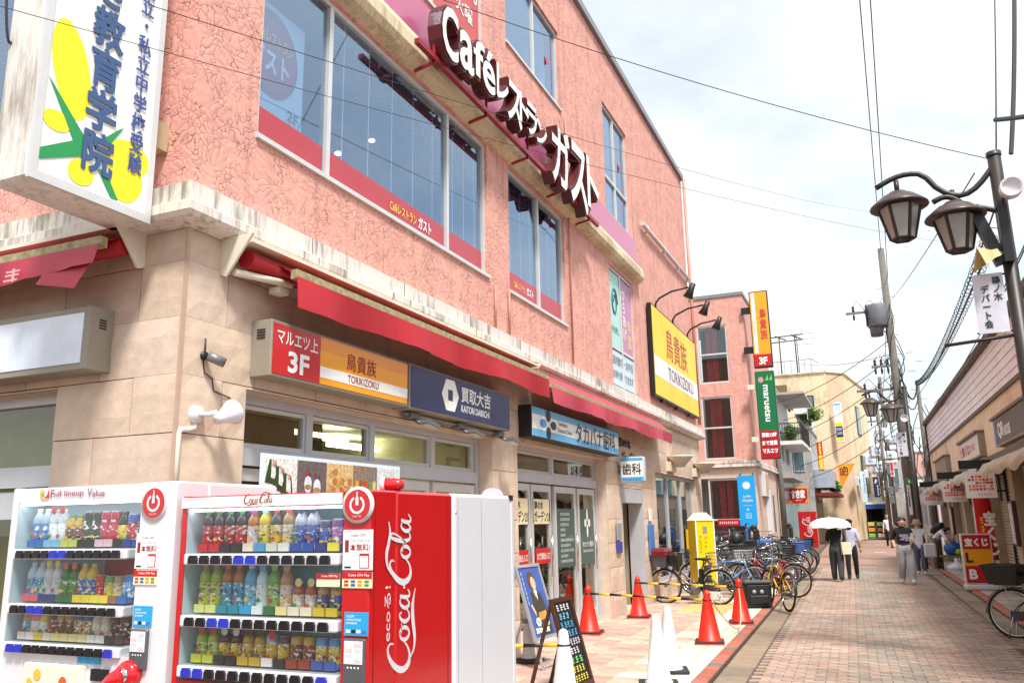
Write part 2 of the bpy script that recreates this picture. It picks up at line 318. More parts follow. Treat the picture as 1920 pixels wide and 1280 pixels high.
PAV = [M('paver %d' % i, c, rough=.85, var=.13, scale=9, bump=.25) for i, c in enumerate((S(182, 154, 138), S(176, 146, 130), S(188, 164, 148), S(160, 144, 132), S(150, 138, 128), S(168, 154, 140)))]
for m in PAV: soiled(m)
def paver_outline(L, W, k=.012):
    return [(-L/2, -W/2), (-L/6, -W/2+k), (L/6, -W/2-k), (L/2, -W/2), (L/2-k, 0), (L/2, W/2), (L/6, W/2-k), (-L/6, W/2+k), (-L/2, W/2), (-L/2-k, 0)]
def paver_geo(mb, cx, cy, L, W, z, ang, mi, dz):
    ol = paver_outline(L-.008, W-.007); c, s = cos(ang), sin(ang); n = len(ol)
    top = [(cx+x*.965*c-y*.95*s, cy+x*.965*s+y*.95*c, z+dz) for x, y in ol]; bot = [(cx+x*c-y*s, cy+x*s+y*c, z-.012) for x, y in ol]
    mb.add(top+bot, [tuple(range(n))]+[(i, n+i, n+(i+1) % n, (i+1) % n) for i in range(n)], mi)
pm = []
for i in range(6):
    q = MB(); paver_geo(q, 0, 0, .222, .112, 0, 0, 0, 0); pm.append(q.mesh('paver', PAV[i]))
pavs = []; ang = .024
y = 6.6; row = 0
while y < 31:
    xl = kerbL(y)+.36; xr = kerbR(y)-.34; L = .222; x = xl+(row % 2)*L/2+L/2; kk = 0
    while x+L/2 < xr+.02:
        f = (x-xl)/(xr-xl); mid = .36 < f < .62
        rnd = random.random()
        if mid: mi = random.choice((3, 4, 5, 4)) if rnd < .85 else 0
        else: mi = random.choice((0, 1, 2)) if rnd < .8 else 3
        if 14.2 < y < 16.4 and rnd < .6: mi = random.choice((3, 4, 1, 5))
        if abs(y-16.5) < .12 and f < .6: mi = 4
        pavs.append((x, y, mi, random.uniform(-.0015, .0015))); x += L
    y += .112; row += 1
pavs.sort(key=lambda p: p[1]+abs(p[0]-.2)*.6)
vis = [p for p in pavs if p[0] > -2.2+(9-p[1])*.0]
near = [p for p in vis if p[1] > 8.3 or p[0] > -.4][:300]; ns = set(id(p) for p in near)
for (x, y, mi, dz) in near: put('paver', pm[mi], road, (x, y, RZ+dz), ang+random.uniform(-.008, .008))
q = MB()
for p in pavs:
    if id(p) not in ns: paver_geo(q, p[0], p[1], .222, .112, RZ, ang, p[2], p[3])
q.build('paver_field', PAV, road, kind='stuff')
# gutter slabs beside both kerbs
SLAB = [M('gutter slab %d' % i, c, rough=.9, var=.14, scale=6, bump=.3) for i, c in enumerate((S(150, 132, 112), S(136, 122, 106), S(160, 140, 118)))]
gs = [MB().bbox(-.165, .165, -.295, .295, -.05, 0, .008).mesh('gutter_slab', m) for m in SLAB]
for i in range(40):
    y = 7.2+i*.6
    put('gutter_slab', random.choice(gs), road, (kerbL(y)+.17, y, RZ+random.uniform(0, .003)), .028)
    put('gutter_slab', random.choice(gs), road, (kerbR(y)-.16, y, RZ+random.uniform(0, .003)), .0205)
# paved sidewalk with square tiles
TILE = [M('sidewalk tile %d' % i, c, rough=.7, var=.16, scale=5, bump=.2) for i, c in enumerate((S(206, 172, 154), S(200, 160, 144), S(212, 184, 162), S(192, 162, 150), S(210, 188, 164)))]
CREAM = M('cream edge tile', S(226, 216, 196), rough=.65, var=.08, scale=5)
TACT = M('faded yellow tile', S(212, 184, 120), rough=.75, var=.15, scale=6)
swalk = MB().box(-7.2, -1.6, -12, 38, -.09, -.012)
swalk = MB().add([(-14, -12, -.012), (kerbL(-12)-.1, -12, -.012), (kerbL(60)-.1, 60, -.012), (-14, 60, -.012)], [(0, 1, 2, 3)]).build('sidewalk', M('tile joint', S(110, 92, 80), rough=.95), kind='structure')
T = .3
for m in TILE+[CREAM, TACT]+SLAB: soiled(m, .82, 1.05)
def tile_mesh(m, lx=T, ly=T): return MB().bbox(-lx/2+.003, lx/2-.003, -ly/2+.003, ly/2-.003, -.03, 0, .004).mesh('tile', m)
tms = [tile_mesh(m) for m in TILE+[CREAM, TACT]]
tl = []
iy = 0
while iy < 118:
    y = 1.8+iy*T
    for ix in range(11):
        x = kerbL(y)-.40-ix*T-T/2
        if y < 23.2 and x < -4.7: continue
        if x < -7.1: continue
        mi = random.choice((0, 0, 1, 2, 3, 4))
        if ix == 0: mi = 5
        if 15.6 < y < 17.6 and ix in (1, 2, 3): mi = 6
        if ix == 1 and mi != 6: mi = random.choice((2, 4, 5))
        tl.append((x, y, mi, random.uniform(-.0015, .0015)))
    iy += 1
tl.sort(key=lambda t: abs(t[1]-10)+(0 if t[1] > 7.2 else 20))
for (x, y, mi, dz) in tl[:300]: put('tile', tms[mi], swalk, (x, y, dz), .028)
q = MB()
for (x, y, mi, dz) in tl[300:]:
    q.bbox(x-T/2+.003, x+T/2-.003, y-T/2+.003, y+T/2-.003, -.03, dz, .004, mi)
q.build('tile_field', TILE+[CREAM, TACT], swalk, kind='stuff')
# cream border strips and brick kerb
cb = [MB().bbox(-.115, .115, -.297, .297, -.05, 0, .004).mesh('border_slab', m) for m in (CREAM, TILE[4])]
KB = [M('kerb brick %d' % i, c, rough=.85, var=.18, scale=9, bump=.3) for i, c in enumerate((S(184, 108, 92), S(172, 98, 82), S(124, 114, 106)))]
kb = [MB().bbox(-.075, .075, -.105, .105, -.12, 0, .012).mesh('kerb_brick', m) for m in KB]
kerb = MB().add([(kerbL(-10)-.17, -10, -.02), (kerbL(-10)+.004, -10, -.02), (kerbL(56)+.004, 56, -.02), (kerbL(56)-.17, 56, -.02), (kerbL(-10)-.17, -10, -.1), (kerbL(-10)+.004, -10, -.1), (kerbL(56)+.004, 56, -.1), (kerbL(56)-.17, 56, -.1)], [(0, 1, 2, 3), (1, 5, 6, 2)]).build('kerb', M('kerb bed', S(88, 76, 66), rough=.95), kind='structure')
for i in range(46):
    y = 6.4+i*.6
    for j in (0, 1): put('border_slab', cb[(i*j) % 5 == 1], swalk, (kerbL(y)-.278, y, 0), .028) if j == 0 else None
for i in range(150):
    y = 6.4+i*.213; put('kerb_brick', kb[2 if i % 6 == 0 else random.choice((0, 0, 1))], kerb, (kerbL(y)-.08, y, 0), .028)
# right-hand sidewalk
GT = [M('grey walk tile %d' % i, c, rough=.8, var=.12, scale=5) for i, c in enumerate((S(176, 168, 158), S(160, 152, 144), S(190, 178, 168)))]
sr = MB().add([(kerbR(-10)+.1, -10, -.012), (5, -10, -.012), (5, 60, -.012), (kerbR(60)+.1, 60, -.012)], [(0, 1, 2, 3)]).build('sidewalk_right', M('tile joint', None), kind='structure')
g3 = [MB().bbox(-.147, .147, -.147, .147, -.03, 0, .004).mesh('tile', m) for m in GT]
for iy in range(85):
    y = 9+iy*.3
    for ix in range(3):
        x = kerbR(y)+.17+.15+ix*.3
        if x < 2.9-.0222*y+.1: put('tile', g3[random.randrange(3)], sr, (x, y, 0), .0205)
k2 = MB().add([(kerbR(-10)-.004, -10, -.02), (kerbR(-10)+.17, -10, -.02), (kerbR(45)+.17, 45, -.02), (kerbR(45)-.004, 45, -.02), (kerbR(-10)-.004, -10, -.1), (kerbR(45)-.004, 45, -.1)], [(0, 1, 2, 3), (0, 3, 5, 4)]).build('kerb_right', M('kerb bed', None), kind='structure')
for i in range(130):
    y = 9+i*.213; put('kerb_brick', kb[random.choice((0, 0, 1, 1, 2)) if i % 3 else 0], k2, (kerbR(y)+.08, y, 0), .0205)
# road paint and litter
for (px, py_, a, sx, sy) in ((1700, 1128, .5, .34, .09), (1650, 1035, 0, .5, .3), (1905, 1260, 0, .2, .03)):
    p = onZ(px, py_, RZ)
    q = MB(); pts = []
    for i in range(9): pts.append((sx*(i/8-.5), sy*.5*(1+.5*sin(i*1.7)), 0))
    for i in range(8, -1, -1): pts.append((sx*(i/8-.5), -sy*.5*(1+.4*cos(i*2.1)), 0))
    q.poly(pts).build('road_marking', WHITE, None, (p.x, p.y, RZ+.006), a, kind='structure')
# ================================================================ the pink commercial building
XF, YC = -4.4, 4.29          # facade plane and corner
bld = thing('commercial_building', 'pink stucco three-storey corner building with stone-clad ground floor', 'building', (XF, YC, 0), A90)
# local: u along facade (0..UE), d into the wall, z up.   the side street face lies in the plane u = 0
UE, ZR, DL = 18.85, 11.5, 13.0
def U(Y): return Y-YC
holes = [(U(4.98), U(9.5), 4.84, 6.72), (U(10.22), U(12.56), 4.82, 6.7), (U(15.17), U(16.97), 4.18, 6.66),
         (U(4.98), U(9.45), 7.9, 10.2), (U(10.22), U(12.57), 8.72, 10.22), (U(15.19), U(16.99), 7.76, 10.2)]
def wall_holes(mb, u0, u1, z0, z1, hs, d, f, depth=.16, rmi=0):
    us = sorted({u0, u1}|{h[0] for h in hs}|{h[1] for h in hs}); zs = sorted({z0, z1}|{h[2] for h in hs}|{h[3] for h in hs})
    for i in range(len(us)-1):
        for j in range(len(zs)-1):
            cu, cz = (us[i]+us[i+1])/2, (zs[j]+zs[j+1])/2
            if any(h[0] < cu < h[1] and h[2] < cz < h[3] for h in hs): continue
            mb.poly([f(us[i], d, zs[j]), f(us[i+1], d, zs[j]), f(us[i+1], d, zs[j+1]), f(us[i], d, zs[j+1])])
    for a, b, c, e in hs:
        for p in (((a, c), (b, c)), ((b, c), (b, e)), ((b, e), (a, e)), ((a, e), (a, c))):
            mb.poly([f(p[0][0], d, p[0][1]), f(p[1][0], d, p[1][1]), f(p[1][0], d+depth, p[1][1]), f(p[0][0], d+depth, p[0][1])], rmi)
FA = lambda u, d, z: (u, d, z)
FL = lambda u, d, z: (d, u, z)        # side street face: u runs into the block, d along the facade
wl = MB(); wall_holes(wl, .03, UE, 4.0, ZR, holes, .03, FA)
lholes = [(1.6, 4.2, 4.84, 6.72), (1.6, 4.2, 7.9, 10.2)]
wall_holes(wl, .03, DL, 4.0, ZR, lholes, .03, FL)
wl.poly([(UE, .03, 0), (UE, DL, 0), (UE, DL, ZR), (UE, .03, ZR)]); wl.poly([(.03, DL, 0), (UE, DL, 0), (UE, DL, ZR), (.03, DL, ZR)])
wl.build('wall', STUCCO, bld)
MB().box(0, UE+.05, -.05, DL, ZR, ZR+.16).build('parapet_cap', M('grey metal coping', S(140, 142, 146), rough=.4, metal=.5), bld)
g = MB().tube([(U(17.8), -.05, 8.35), (U(23.05), -.05, 8.4)], .05, 8); [g.obox((U(y), -.02, 8.37), .05, .12, .16) for y in (18.3, 20, 21.6, 22.9)]
g.build('cable_duct', ALUW, bld)
g = MB().tube([(UE-.06, -.07, ZR), (UE-.06, -.07, 4.2)], .045, 8); g.build('downpipe', M('pink pipe paint', S(196, 140, 124), rough=.5), bld)
# small dark conduit runs and stains under the sills
for (u, z0, z1) in ((U(9.66), 4.15, 4.75), (U(12.75), 4.2, 8.6), (U(10.12), 4.15, 4.8)):
    MB().tube([(u, .0, z0), (u, .0, z1)], .016, 6).build('conduit', M('pink pipe paint', None), bld)
# cornice: two stepped mouldings round the corner
cn = MB()
prof = [(-.01, 3.79), (-.15, 3.82), (-.18, 3.85), (-.18, 3.915), (-.14, 3.94), (-.105, 3.95), (-.105, 4.1), (.035, 4.12)]
def sweep(mb, prof, u1, d1):
    for i in range(len(prof)-1):
        (a, z0), (b, z1) = prof[i], prof[i+1]
        mb.poly([(a, a, z0), (u1, a, z0), (u1, b, z1), (b, b, z1)]); mb.poly([(a, d1, z0), (a, a, z0), (b, b, z1), (b, d1, z1)])
    mb.poly([(u1, p[0], p[1]) for p in prof])
sweep(cn, prof, UE+.12, DL); cn.build('cornice', WHITEBAND, bld)
for i in range(12): MB().box(1.3+i*1.55, 1.306+i*1.55, -.1825, -.15, 3.85, 3.915).box(1.3+i*1.55, 1.306+i*1.55, -.108, -.09, 3.955, 4.1).build('cornice_joint', STONEGAP, bld)
# ground floor openings
G1 = (U(4.98), U(9.48), 0, 2.69); G2 = (U(10.3), U(14.32), 0, 2.72); G3 = (U(15.2), U(16.8), 0, 2.25); G4 = (U(17.95), U(22.2), 0, 2.66)
GH = [G1, G2, G3, G4]
bk = MB(); wall_holes(bk, .012, UE-.01, 0, 3.9, GH, .012, FA, .34, 1); 
LH = [(1.2, 5.6, 0, 2.69)]
wall_holes(bk, .012, DL, 0, 3.9, LH, .012, FL, .3, 1); bk.build('wall_backing', [STONEGAP, STONE[1]], bld)
# stone cladding: rows of split-face panels, each a piece of its own
rows = [0, .42, .84, 1.26, 1.68, 2.3, 2.715, 3.13, 3.545, 3.82]
_pc = {}
def panel(w_, h_, m):
    k = (round(w_, 2), round(h_, 2), m)
    if k not in _pc:
        W, H = w_-.007, h_-.007; nx = max(2, min(6, int(W/.14))); nz = max(2, min(4, int(H/.13))); vv = []; ff = []
        rr = random.Random(int(W*1000+H*77+m))
        for j in range(nz+1):
            for i in range(nx+1):
                e = i in (0, nx) or j in (0, nz)
                vv.append((W*i/nx, -.012 if e else -.018-rr.random()*.008, H*j/nz))
        for j in range(nz):
            for i in range(nx): ff.append((j*(nx+1)+i, j*(nx+1)+i+1, (j+1)*(nx+1)+i+1, (j+1)*(nx+1)+i))
        mb = MB().add(vv, ff)
        mb.add([(0, -.012, 0), (W, -.012, 0), (W, -.012, H), (0, -.012, H), (0, .012, 0), (W, .012, 0), (W, .012, H), (0, .012, H)], [(0, 4, 5, 1), (1, 5, 6, 2), (2, 6, 7, 3), (3, 7, 4, 0)])
        _pc[k] = mb.mesh('stone_panel', STONE[m])
    return _pc[k]
def clad(u0, u1, z0, z1, hs, left=False, L=.78):
    for r in range(len(rows)-1):
        a, b = max(rows[r], z0), min(rows[r+1], z1)
        if b-a < .05: continue
        cuts = []
        u = u0; k = r % 2; first = True
        while u < u1-.02:
            e = min(u+(L*(.55 if (first and k) else 1)), u1)
            if u1-e < .16: e = u1
            cuts.append((u, e)); u = e; first = False
        for (s, e) in cuts:
            segs = [(s, e, a, b)]
            for h in hs:
                ns_ = []
                for (p, q_, c, d) in segs:
                    if q_ <= h[0]+.01 or p >= h[1]-.01 or c >= h[3]-.01 or d <= h[2]+.01: ns_.append((p, q_, c, d)); continue
                    if p < h[0]-.02: ns_.append((p, h[0], c, d))
                    if q_ > h[1]+.02: ns_.append((h[1], q_, c, d))
                    if d > h[3]+.02: ns_.append((max(p, h[0]), min(q_, h[1]), max(c, h[3]), d))
                segs = ns_
            for (p, q_, c, d) in segs:
                me = panel(q_-p, d-c, random.randrange(4))
                if left: put('stone_panel', me, bld, (.012, q_, c+.003), -pi/2)
                else: put('stone_panel', me, bld, (p+.003, .012, c+.003))
clad(0, UE, 0, 3.88, GH); clad(0, 7.5, 0, 3.88, LH, True)
MB().box(-.012, .012, -.012, .012, 0, 3.86).build('corner_trim', M('corner trim', S(190, 160, 140), rough=.6), bld)
# ---- windows
def window(name, u0, u1, z0, z1, d, divs=(), trans=None, fr=ALUW, gl=GL_BLUE, bar=.055, left=False, sill=True, parent=None, interior=None):
    f = MB(); b = bar
    f.box(u0, u0+b, d-.03, d+.05, z0, z1); f.box(u1-b, u1, d-.03, d+.05, z0, z1); f.box(u0+b, u1-b, d-.03, d+.05, z0, z0+b); f.box(u0+b, u1-b, d-.03, d+.05, z1-b, z1)
    for x in divs: f.box(x-b*.55, x+b*.55, d-.035, d+.05, z0+b, z1-b)
    if trans: f.box(u0+b, u1-b, d-.034, d+.046, trans-b/2, trans+b/2)
    if sill: f.box(u0-.02, u1+.02, d-.1, d-.03, z0-.035, z0+.008)
    if left: f.v = [(p[1], p[0], p[2]) for p in f.v]
    o = f.build('window', fr, parent or bld)
    p = MB(); xs = [u0+b]+list(divs)+[u1-b]; zs = [z0+b]+([trans] if trans else [])+[z1-b]
    for i in range(len(xs)-1):
        for j in range(len(zs)-1):
            p = MB().box(xs[i]+.01, xs[i+1]-.01, d+.005, d+.011, zs[j]+.01, zs[j+1]-.01)
            if left: p.v = [(q[1], q[0], q[2]) for q in p.v]
            p.build('pane', gl, o)
    return o
SLATM = M('pale blue blind', S(232, 238, 244), rough=.5, var=.02)
def blinds(o, u0, u1, z0, z1, d, step=.05, cords=5, left=False):
    q = MB(); z = z0; t = radians(38)
    while z < z1:
        a, b_ = d-.018*cos(t), d+.018*cos(t)
        q.add([(u0, a, z-.018*sin(t)), (u1, a, z-.018*sin(t)), (u1, b_, z+.018*sin(t)), (u0, b_, z+.018*sin(t))], [(0, 1, 2, 3)]); z += step
    for i in range(cords): x = u0+(u1-u0)*(i+.5)/cords; q.box(x-.006, x+.006, d-.022, d-.02, z0, z1)
    if left: q.v = [(p[1], p[0], p[2]) for p in q.v]
    q.build('blind', SLATM, o, kind='stuff')
def room(u0, u1, z0, z1, d0, dep, m, name='room_interior', left=False, wallm=None):
    q = MB(); a = d0; b = d0+dep
    q.poly([(u0, b, z0), (u1, b, z0), (u1, b, z1), (u0, b, z1)]); q.poly([(u0, a, z0), (u0, b, z0), (u0, b, z1), (u0, a, z1)]); q.poly([(u1, a, z0), (u1, b, z0), (u1, b, z1), (u1, a, z1)])
    q.poly([(u0, a, z1), (u1, a, z1), (u1, b, z1), (u0, b, z1)], 1); q.poly([(u0, a, z0), (u1, a, z0), (u1, b, z0), (u0, b, z0)], 0)
    if left: q.v = [(p[1], p[0], p[2]) for p in q.v]
    return q.build(name, [m, wallm or m], bld)
ROOMB = M('cafe room', S(140, 164, 196), rough=.9, var=.1)
# cafe windows on the upper floor
ww = window('window', U(4.98), U(9.5), 4.84, 6.72, .1, (U(6.0), U(8.43)))
blinds(ww, U(6.06), U(8.36), 5.18, 6.66, .14); blinds(ww, U(8.5), U(9.42), 5.18, 6.5, .14, cords=3)
room(U(4.98), U(9.5), 4.84, 6.85, .16, 3, ROOMB)
w2 = window('window', U(10.22), U(12.56), 4.82, 6.7, .1, (U(11.45),))
blinds(w2, U(10.28), U(11.4), 5.18, 6.5, .14, cords=3); blinds(w2, U(11.5), U(12.5), 5.18, 6.3, .14, cords=3)
room(U(10.22), U(12.56), 4.82, 6.85, .16, 3, ROOMB)
REDF = M('red window film', S(186, 62, 76), rough=.35, var=.03); YEL = M('yellow print', S(250, 214, 70), rough=.5, var=0); WPR = M('white print', S(245, 245, 245), rough=.5, var=0)
for o, a, b in ((ww, 5.02, 5.97), (ww, 6.03, 8.4), (ww, 8.46, 9.45), (w2, 10.27, 11.42), (w2, 11.48, 12.51)):
    MB().box(U(a)+.02, U(b)-.02, .098, .104, 4.89, 5.16).build('window_film', REDF, o)
lettering('Caféレストラン', YEL, ww, U(7.15), U(7.72), 4.96, 5.07, .09); lettering('ガスト', WPR, ww, U(7.76), U(8.06), 4.945, 5.09, .09, bold=.03)
lettering('Caféレストラン', YEL, w2, U(10.5), U(10.95), 4.96, 5.06, .09); lettering('ガスト', WPR, w2, U(10.98), U(11.25), 4.95, 5.08, .09, bold=.03)
# awning silhouettes inside and the round cafe poster
POSTW = M('poster paper', S(214, 228, 236), rough=.5, var=.02)
pp = MB().box(U(5.05), U(5.72), .17, .176, 5.2, 6.25).build('poster', POSTW, ww)
q = MB(); q.disc(U(5.26), 5.78, .37, .165, 28, 0, .42); q.disc(U(5.26), 5.78, .33, .162, 28, 1, .38); q.build('emblem', [M('emblem rim', S(150, 60, 80), var=0), M('emblem red', S(186, 64, 84), var=.02)], pp)
lettering('Caféレストラン', YEL, pp, U(5.02), U(5.55), 5.86, 5.98, .158); lettering('ガスト', WPR, pp, U(5.0), U(5.5), 5.58, 5.82, .158, bold=.03); lettering('2F', BLACK, pp, U(5.5), U(5.66), 5.24, 5.34, .158)
VAL = M('dark valance', S(48, 52, 58), rough=.8)
for o, a, b in ((ww, 6.9, 9.4), (w2, 10.3, 12.4)):
    pts = []; n = int((b-a)/.26)
    for i in range(n): u = U(a)+(b-a)*i/n; s = (b-a)/n; pts += [(u, 6.36), (u+s*.25, 6.27), (u+s*.75, 6.27), (u+s, 6.36)]
    q = MB()
    for i in range(n): u = U(a)+(b-a)*i/n; s = (b-a)/n; q.prism([(u, 6.66), (u, 6.36), (u+s*.25, 6.27), (u+s*.75, 6.27), (u+s*.99, 6.36), (u+s*.99, 6.66)], .32, .33)
    q.build('pelmet', VAL, o)
for (u, d, z) in ((U(5.75), .9, 6.5), (U(8.0), .9, 6.3), (U(6.9), .6, 5.6)):
    MB().ell((u, d, z), .04, .04, .022, 10, 6).build('ceiling_lamp', LAMP, bld)
# third window bay: beauty clinic posters
w3 = window('window', U(15.17), U(16.97), 4.18, 6.66, .1, (U(16.05),), trans=5.0)
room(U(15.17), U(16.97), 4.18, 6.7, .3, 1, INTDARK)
MB().box(U(15.24), U(16.9), .085, .094, 4.26, 4.95).build('poster', M('pale blue board', S(206, 226, 232), rough=.4), w3)
lettering('店内飲食・お弁当', M('grey print', S(110, 120, 140), var=0), w3, U(15.35), U(16.8), 4.66, 4.86, .08); lettering('お持ち帰りできます', MATS['grey print'], w3, U(15.35), U(16.8), 4.38, 4.56, .08)
MB().box(U(15.24), U(16.0), .085, .094, 5.04, 6.58).build('poster', M('mint poster', S(176, 222, 214), rough=.5), w3); lettering('から好し', M('teal print', S(60, 110, 120), var=0), w3, U(15.36), U(15.9), 5.3, 5.46, .08)
q = MB().tube([(U(15.62)+.2*cos(t)*(1-t/16), .08, 5.95+.32*sin(t)*(1-t/16)) for t in [i*.35 for i in range(28)]], .022, 6); q.build('swirl_emblem', MATS['teal print'], w3)
MB().box(U(16.1), U(16.9), .085, .094, 5.04, 6.58).build('poster', M('mauve poster', S(196, 140, 176), rough=.5), w3); lettering(V('からあげ'), WPR, w3, U(16.2), U(16.45), 5.3, 6.4, .08); lettering(V('金賞'), M('gold print', S(240, 210, 150), var=0), w3, U(16.5), U(16.82), 5.15, 5.8, .08)
# top-floor windows
for (a, b, c, e, dv, tr) in ((4.98, 9.45, 7.9, 10.2, (6.5, 8.0), None), (10.22, 12.57, 8.72, 10.22, (11.44,), None), (15.19, 16.99, 7.76, 10.2, (16.05,), 8.6)):
    o = window('window', U(a), U(b), c, e, .1, tuple(U(x) for x in dv), trans=tr); room(U(a), U(b), c, e+.1, .3, 1.2, M('pale curtain', S(214, 232, 244), rough=.8, var=.08, scale=2))
    if a < 5:
        MB().box(U(8.03), U(9.42), .09, .098, 7.95, 10.1).build('window_film', M('red poster film', S(204, 84, 84), rough=.4), o)
        lettering('00〜20:00', WPR, o, U(8.2), U(9.35), 8.75, 9.0, .084); lettering('日・火曜', WPR, o, U(8.2), U(9.2), 8.35, 8.6, .084); lettering('営業時間', WPR, o, U(8.2), U(9.3), 9.15, 9.5, .084)
    elif a < 15: MB().poly([(U(12.1), .09, 9.55), (U(12.24), .09, 9.45), (U(12.1), .09, 9.35)]).build('window_sticker', M('pink sticker', S(220, 60, 110), var=0), o)
    else: MB().poly([(U(16.5), .09, 9.35), (U(16.66), .09, 9.25), (U(16.5), .09, 9.1)]).build('window_sticker', M('pink sticker', None), o)
for (a, b, c, e) in lholes:
    o = window('window', a, b, c, e, .1, ((a+b)/2,), left=True); blinds(o, a+.06, b-.06, c+.06, e-.06, .2, left=True); room(a, b, c, e, .3, 1, ROOMB, left=True)
# ledge and magenta fascia above the cafe windows
q = MB(); pr = [(.03, 6.75), (-.1, 6.79), (-.15, 6.86), (-.15, 7.0), (-.11, 7.1), (.03, 7.14)]
for i in range(5): q.poly([(.0, pr[i][0], pr[i][1]), (U(17.3), pr[i][0], pr[i][1]), (U(17.3), pr[i+1][0], pr[i+1][1]), (.0, pr[i+1][0], pr[i+1][1])])
q.poly([(U(17.3), p[0], p[1]) for p in pr]); q.poly([(0, p[0], p[1]) for p in pr])
q.build('ledge', weathered('cream ledge paint', S(224, 208, 176), S(140, 110, 70), .5), bld)
MB().box(.03, U(17.2), -.03, .05, 7.145, 7.72).build('fascia_panel', M('magenta fascia', S(198, 96, 138), rough=.3, var=.05, coat=.3), bld)
# ---- shop fronts
def shopfront(u0, u1, ztop, dv_top, z_tr, doors, d=.22, gl=GL_OLIVE):
    f = MB(); b = .07
    f.box(u0, u0+b, d-.04, d+.06, 0, ztop); f.box(u1-b, u1, d-.04, d+.06, 0, ztop); f.box(u0+b, u1-b, d-.04, d+.06, ztop-b, ztop); f.box(u0+b, u1-b, d-.05, d+.07, z_tr-.07, z_tr+.07)
    for x in dv_top: f.box(x-.045, x+.045, d-.04, d+.06, z_tr+.07, ztop-b)
    f.box(u0+b, u1-b, d-.04, d+.06, 0, .04)
    o = f.build('shopfront', ALU, bld); xs = [u0+b]+list(dv_top)+[u1-b]
    for i in range(len(xs)-1):
        a, e = xs[i]+.035, xs[i+1]-.035
        q = MB(); q.box(a, a+.035, d-.02, d+.03, z_tr+.075, ztop-b-.005); q.box(e-.035, e, d-.02, d+.03, z_tr+.075, ztop-b-.005); q.box(a+.035, e-.035, d-.02, d+.03, z_tr+.075, z_tr+.11); q.box(a+.035, e-.035, d-.02, d+.03, ztop-b-.04, ztop-b-.005)
        q.build('transom_sash', ALUW, o); MB().box(a+.04, e-.04, d+.005, d+.011, z_tr+.09, ztop-b-.02).build('pane', gl, o)
    for (a, e) in doors:
        q = MB(); zt = z_tr-.09; q.box(a, a+.08, d-.02, d+.03, .05, zt); q.box(e-.08, e, d-.02, d+.03, .05, zt); q.box(a+.08, e-.08, d-.02, d+.03, .05, .2); q.box(a+.08, e-.08, d-.02, d+.03, zt-.1, zt)
        q.build('glass_door', ALUW, o); MB().box(a+.07, e-.07, d+.004, d+.01, .18, zt-.08).build('pane', gl, o)
        MB().tube([(e-.12, d-.07, .85), (e-.12, d-.07, 1.45)], .014, 6).build('door_handle', CHROME, o)
    return o
OFFW = M('room wall', S(196, 192, 160), rough=.9, var=.08); CEIL = M('room ceiling', S(220, 218, 196), rough=.9, var=.05)
s1 = shopfront(U(5.0), U(9.46), 2.69, (U(6.02), U(7.03), U(8.28)), 2.2, ((U(5.1), U(6.0)), (U(6.05), U(7.0)), (U(7.06), U(8.24)), (U(8.32), U(9.38))))
room(U(5.0), U(9.46), 0, 2.75, .36, 4, OFFW, wallm=CEIL)
for (u, d) in ((U(7.6), 1.2), (U(8.9), 1.6), (U(6.6), 2.2)): MB().box(u-.5, u+.5, d, d+.14, 2.6, 2.66).build('ceiling_light', M('tube light', (1, 1, 1, 1), emit=(1, 1, .9, 1), es=5, var=0), bld)
s2 = shopfront(U(10.32), U(14.3), 2.72, (U(12.1),), 2.28, ((U(10.4), U(11.2)), (U(11.25), U(12.05)), (U(12.2), U(13.2)), (U(13.3), U(14.2))))
room(U(10.32), U(14.3), 0, 2.75, .36, 3, M('dim lobby', S(88, 92, 76), rough=.9), wallm=CEIL)
q = MB()
for i in range(26): q.box(U(10.4), U(12.05), .9, .93, .05+i*.06, .1+i*.06)
q.build('inner_shutter', M('brown shutter', S(96, 86, 72), rough=.6), bld)
# notices on the doors
CRM = M('cream notice', S(240, 228, 190), rough=.5, var=.02); RPR = M('red sticker', S(206, 36, 36), rough=.4, var=.02); GRN = M('green film', S(70, 96, 92), rough=.4, var=.03)
for a, e in ((10.44, 11.14), (11.3, 12.0)):
    n = MB().box(U(a), U(e), .2, .205, 1.62, 1.98).build('notice', CRM, s2); lettering('鵜の木', BLACK, n, U(a)+.06, U(a)+.4, 1.83, 1.95, .196); lettering('ガーデン21', BLACK, n, U(a)+.05, U(e)-.04, 1.65, 1.81, .196)
    n = MB().bbox(U(a)+.06, U(e)-.06, .19, .2, 1.05, 1.27, .004).build('notice', RPR, s2); lettering('お客様出入口', WPR, n, U(a)+.1, U(e)-.1, 1.11, 1.21, .186)
n = MB().box(U(12.3), U(13.1), .2, .205, .95, 1.85).build('window_film', GRN, s2)
for i, k_ in enumerate((8, 8, 7, 4, 4, 11, 8, 11, 6, 10)):
    lettering('#%d' % k_, WPR, n, U(12.42), U(12.42)+.055*k_, 1.74-i*.08, 1.785-i*.08, .196)
n = MB().box(U(13.38), U(14.12), .2, .205, .95, 1.85).build('window_film', GRN, s2)
q = MB(); [q.disc(U(13.75)+dx, 1.62+dz, rx, .196, 14, 0, rz) for dx, dz, rx, rz in ((0, .13, .045, .11), (0, -.13, .045, .11), (-.1, 0, .06, .07), (.1, 0, .06, .07))]; q.build('flower_emblem', WPR, n)
lettering('タカバナ歯科', WPR, n, U(13.45), U(14.05), 1.22, 1.32, .196); lettering('Takabana Dental Clinic', WPR, n, U(13.48), U(14.02), 1.14, 1.19, .196, bold=0)
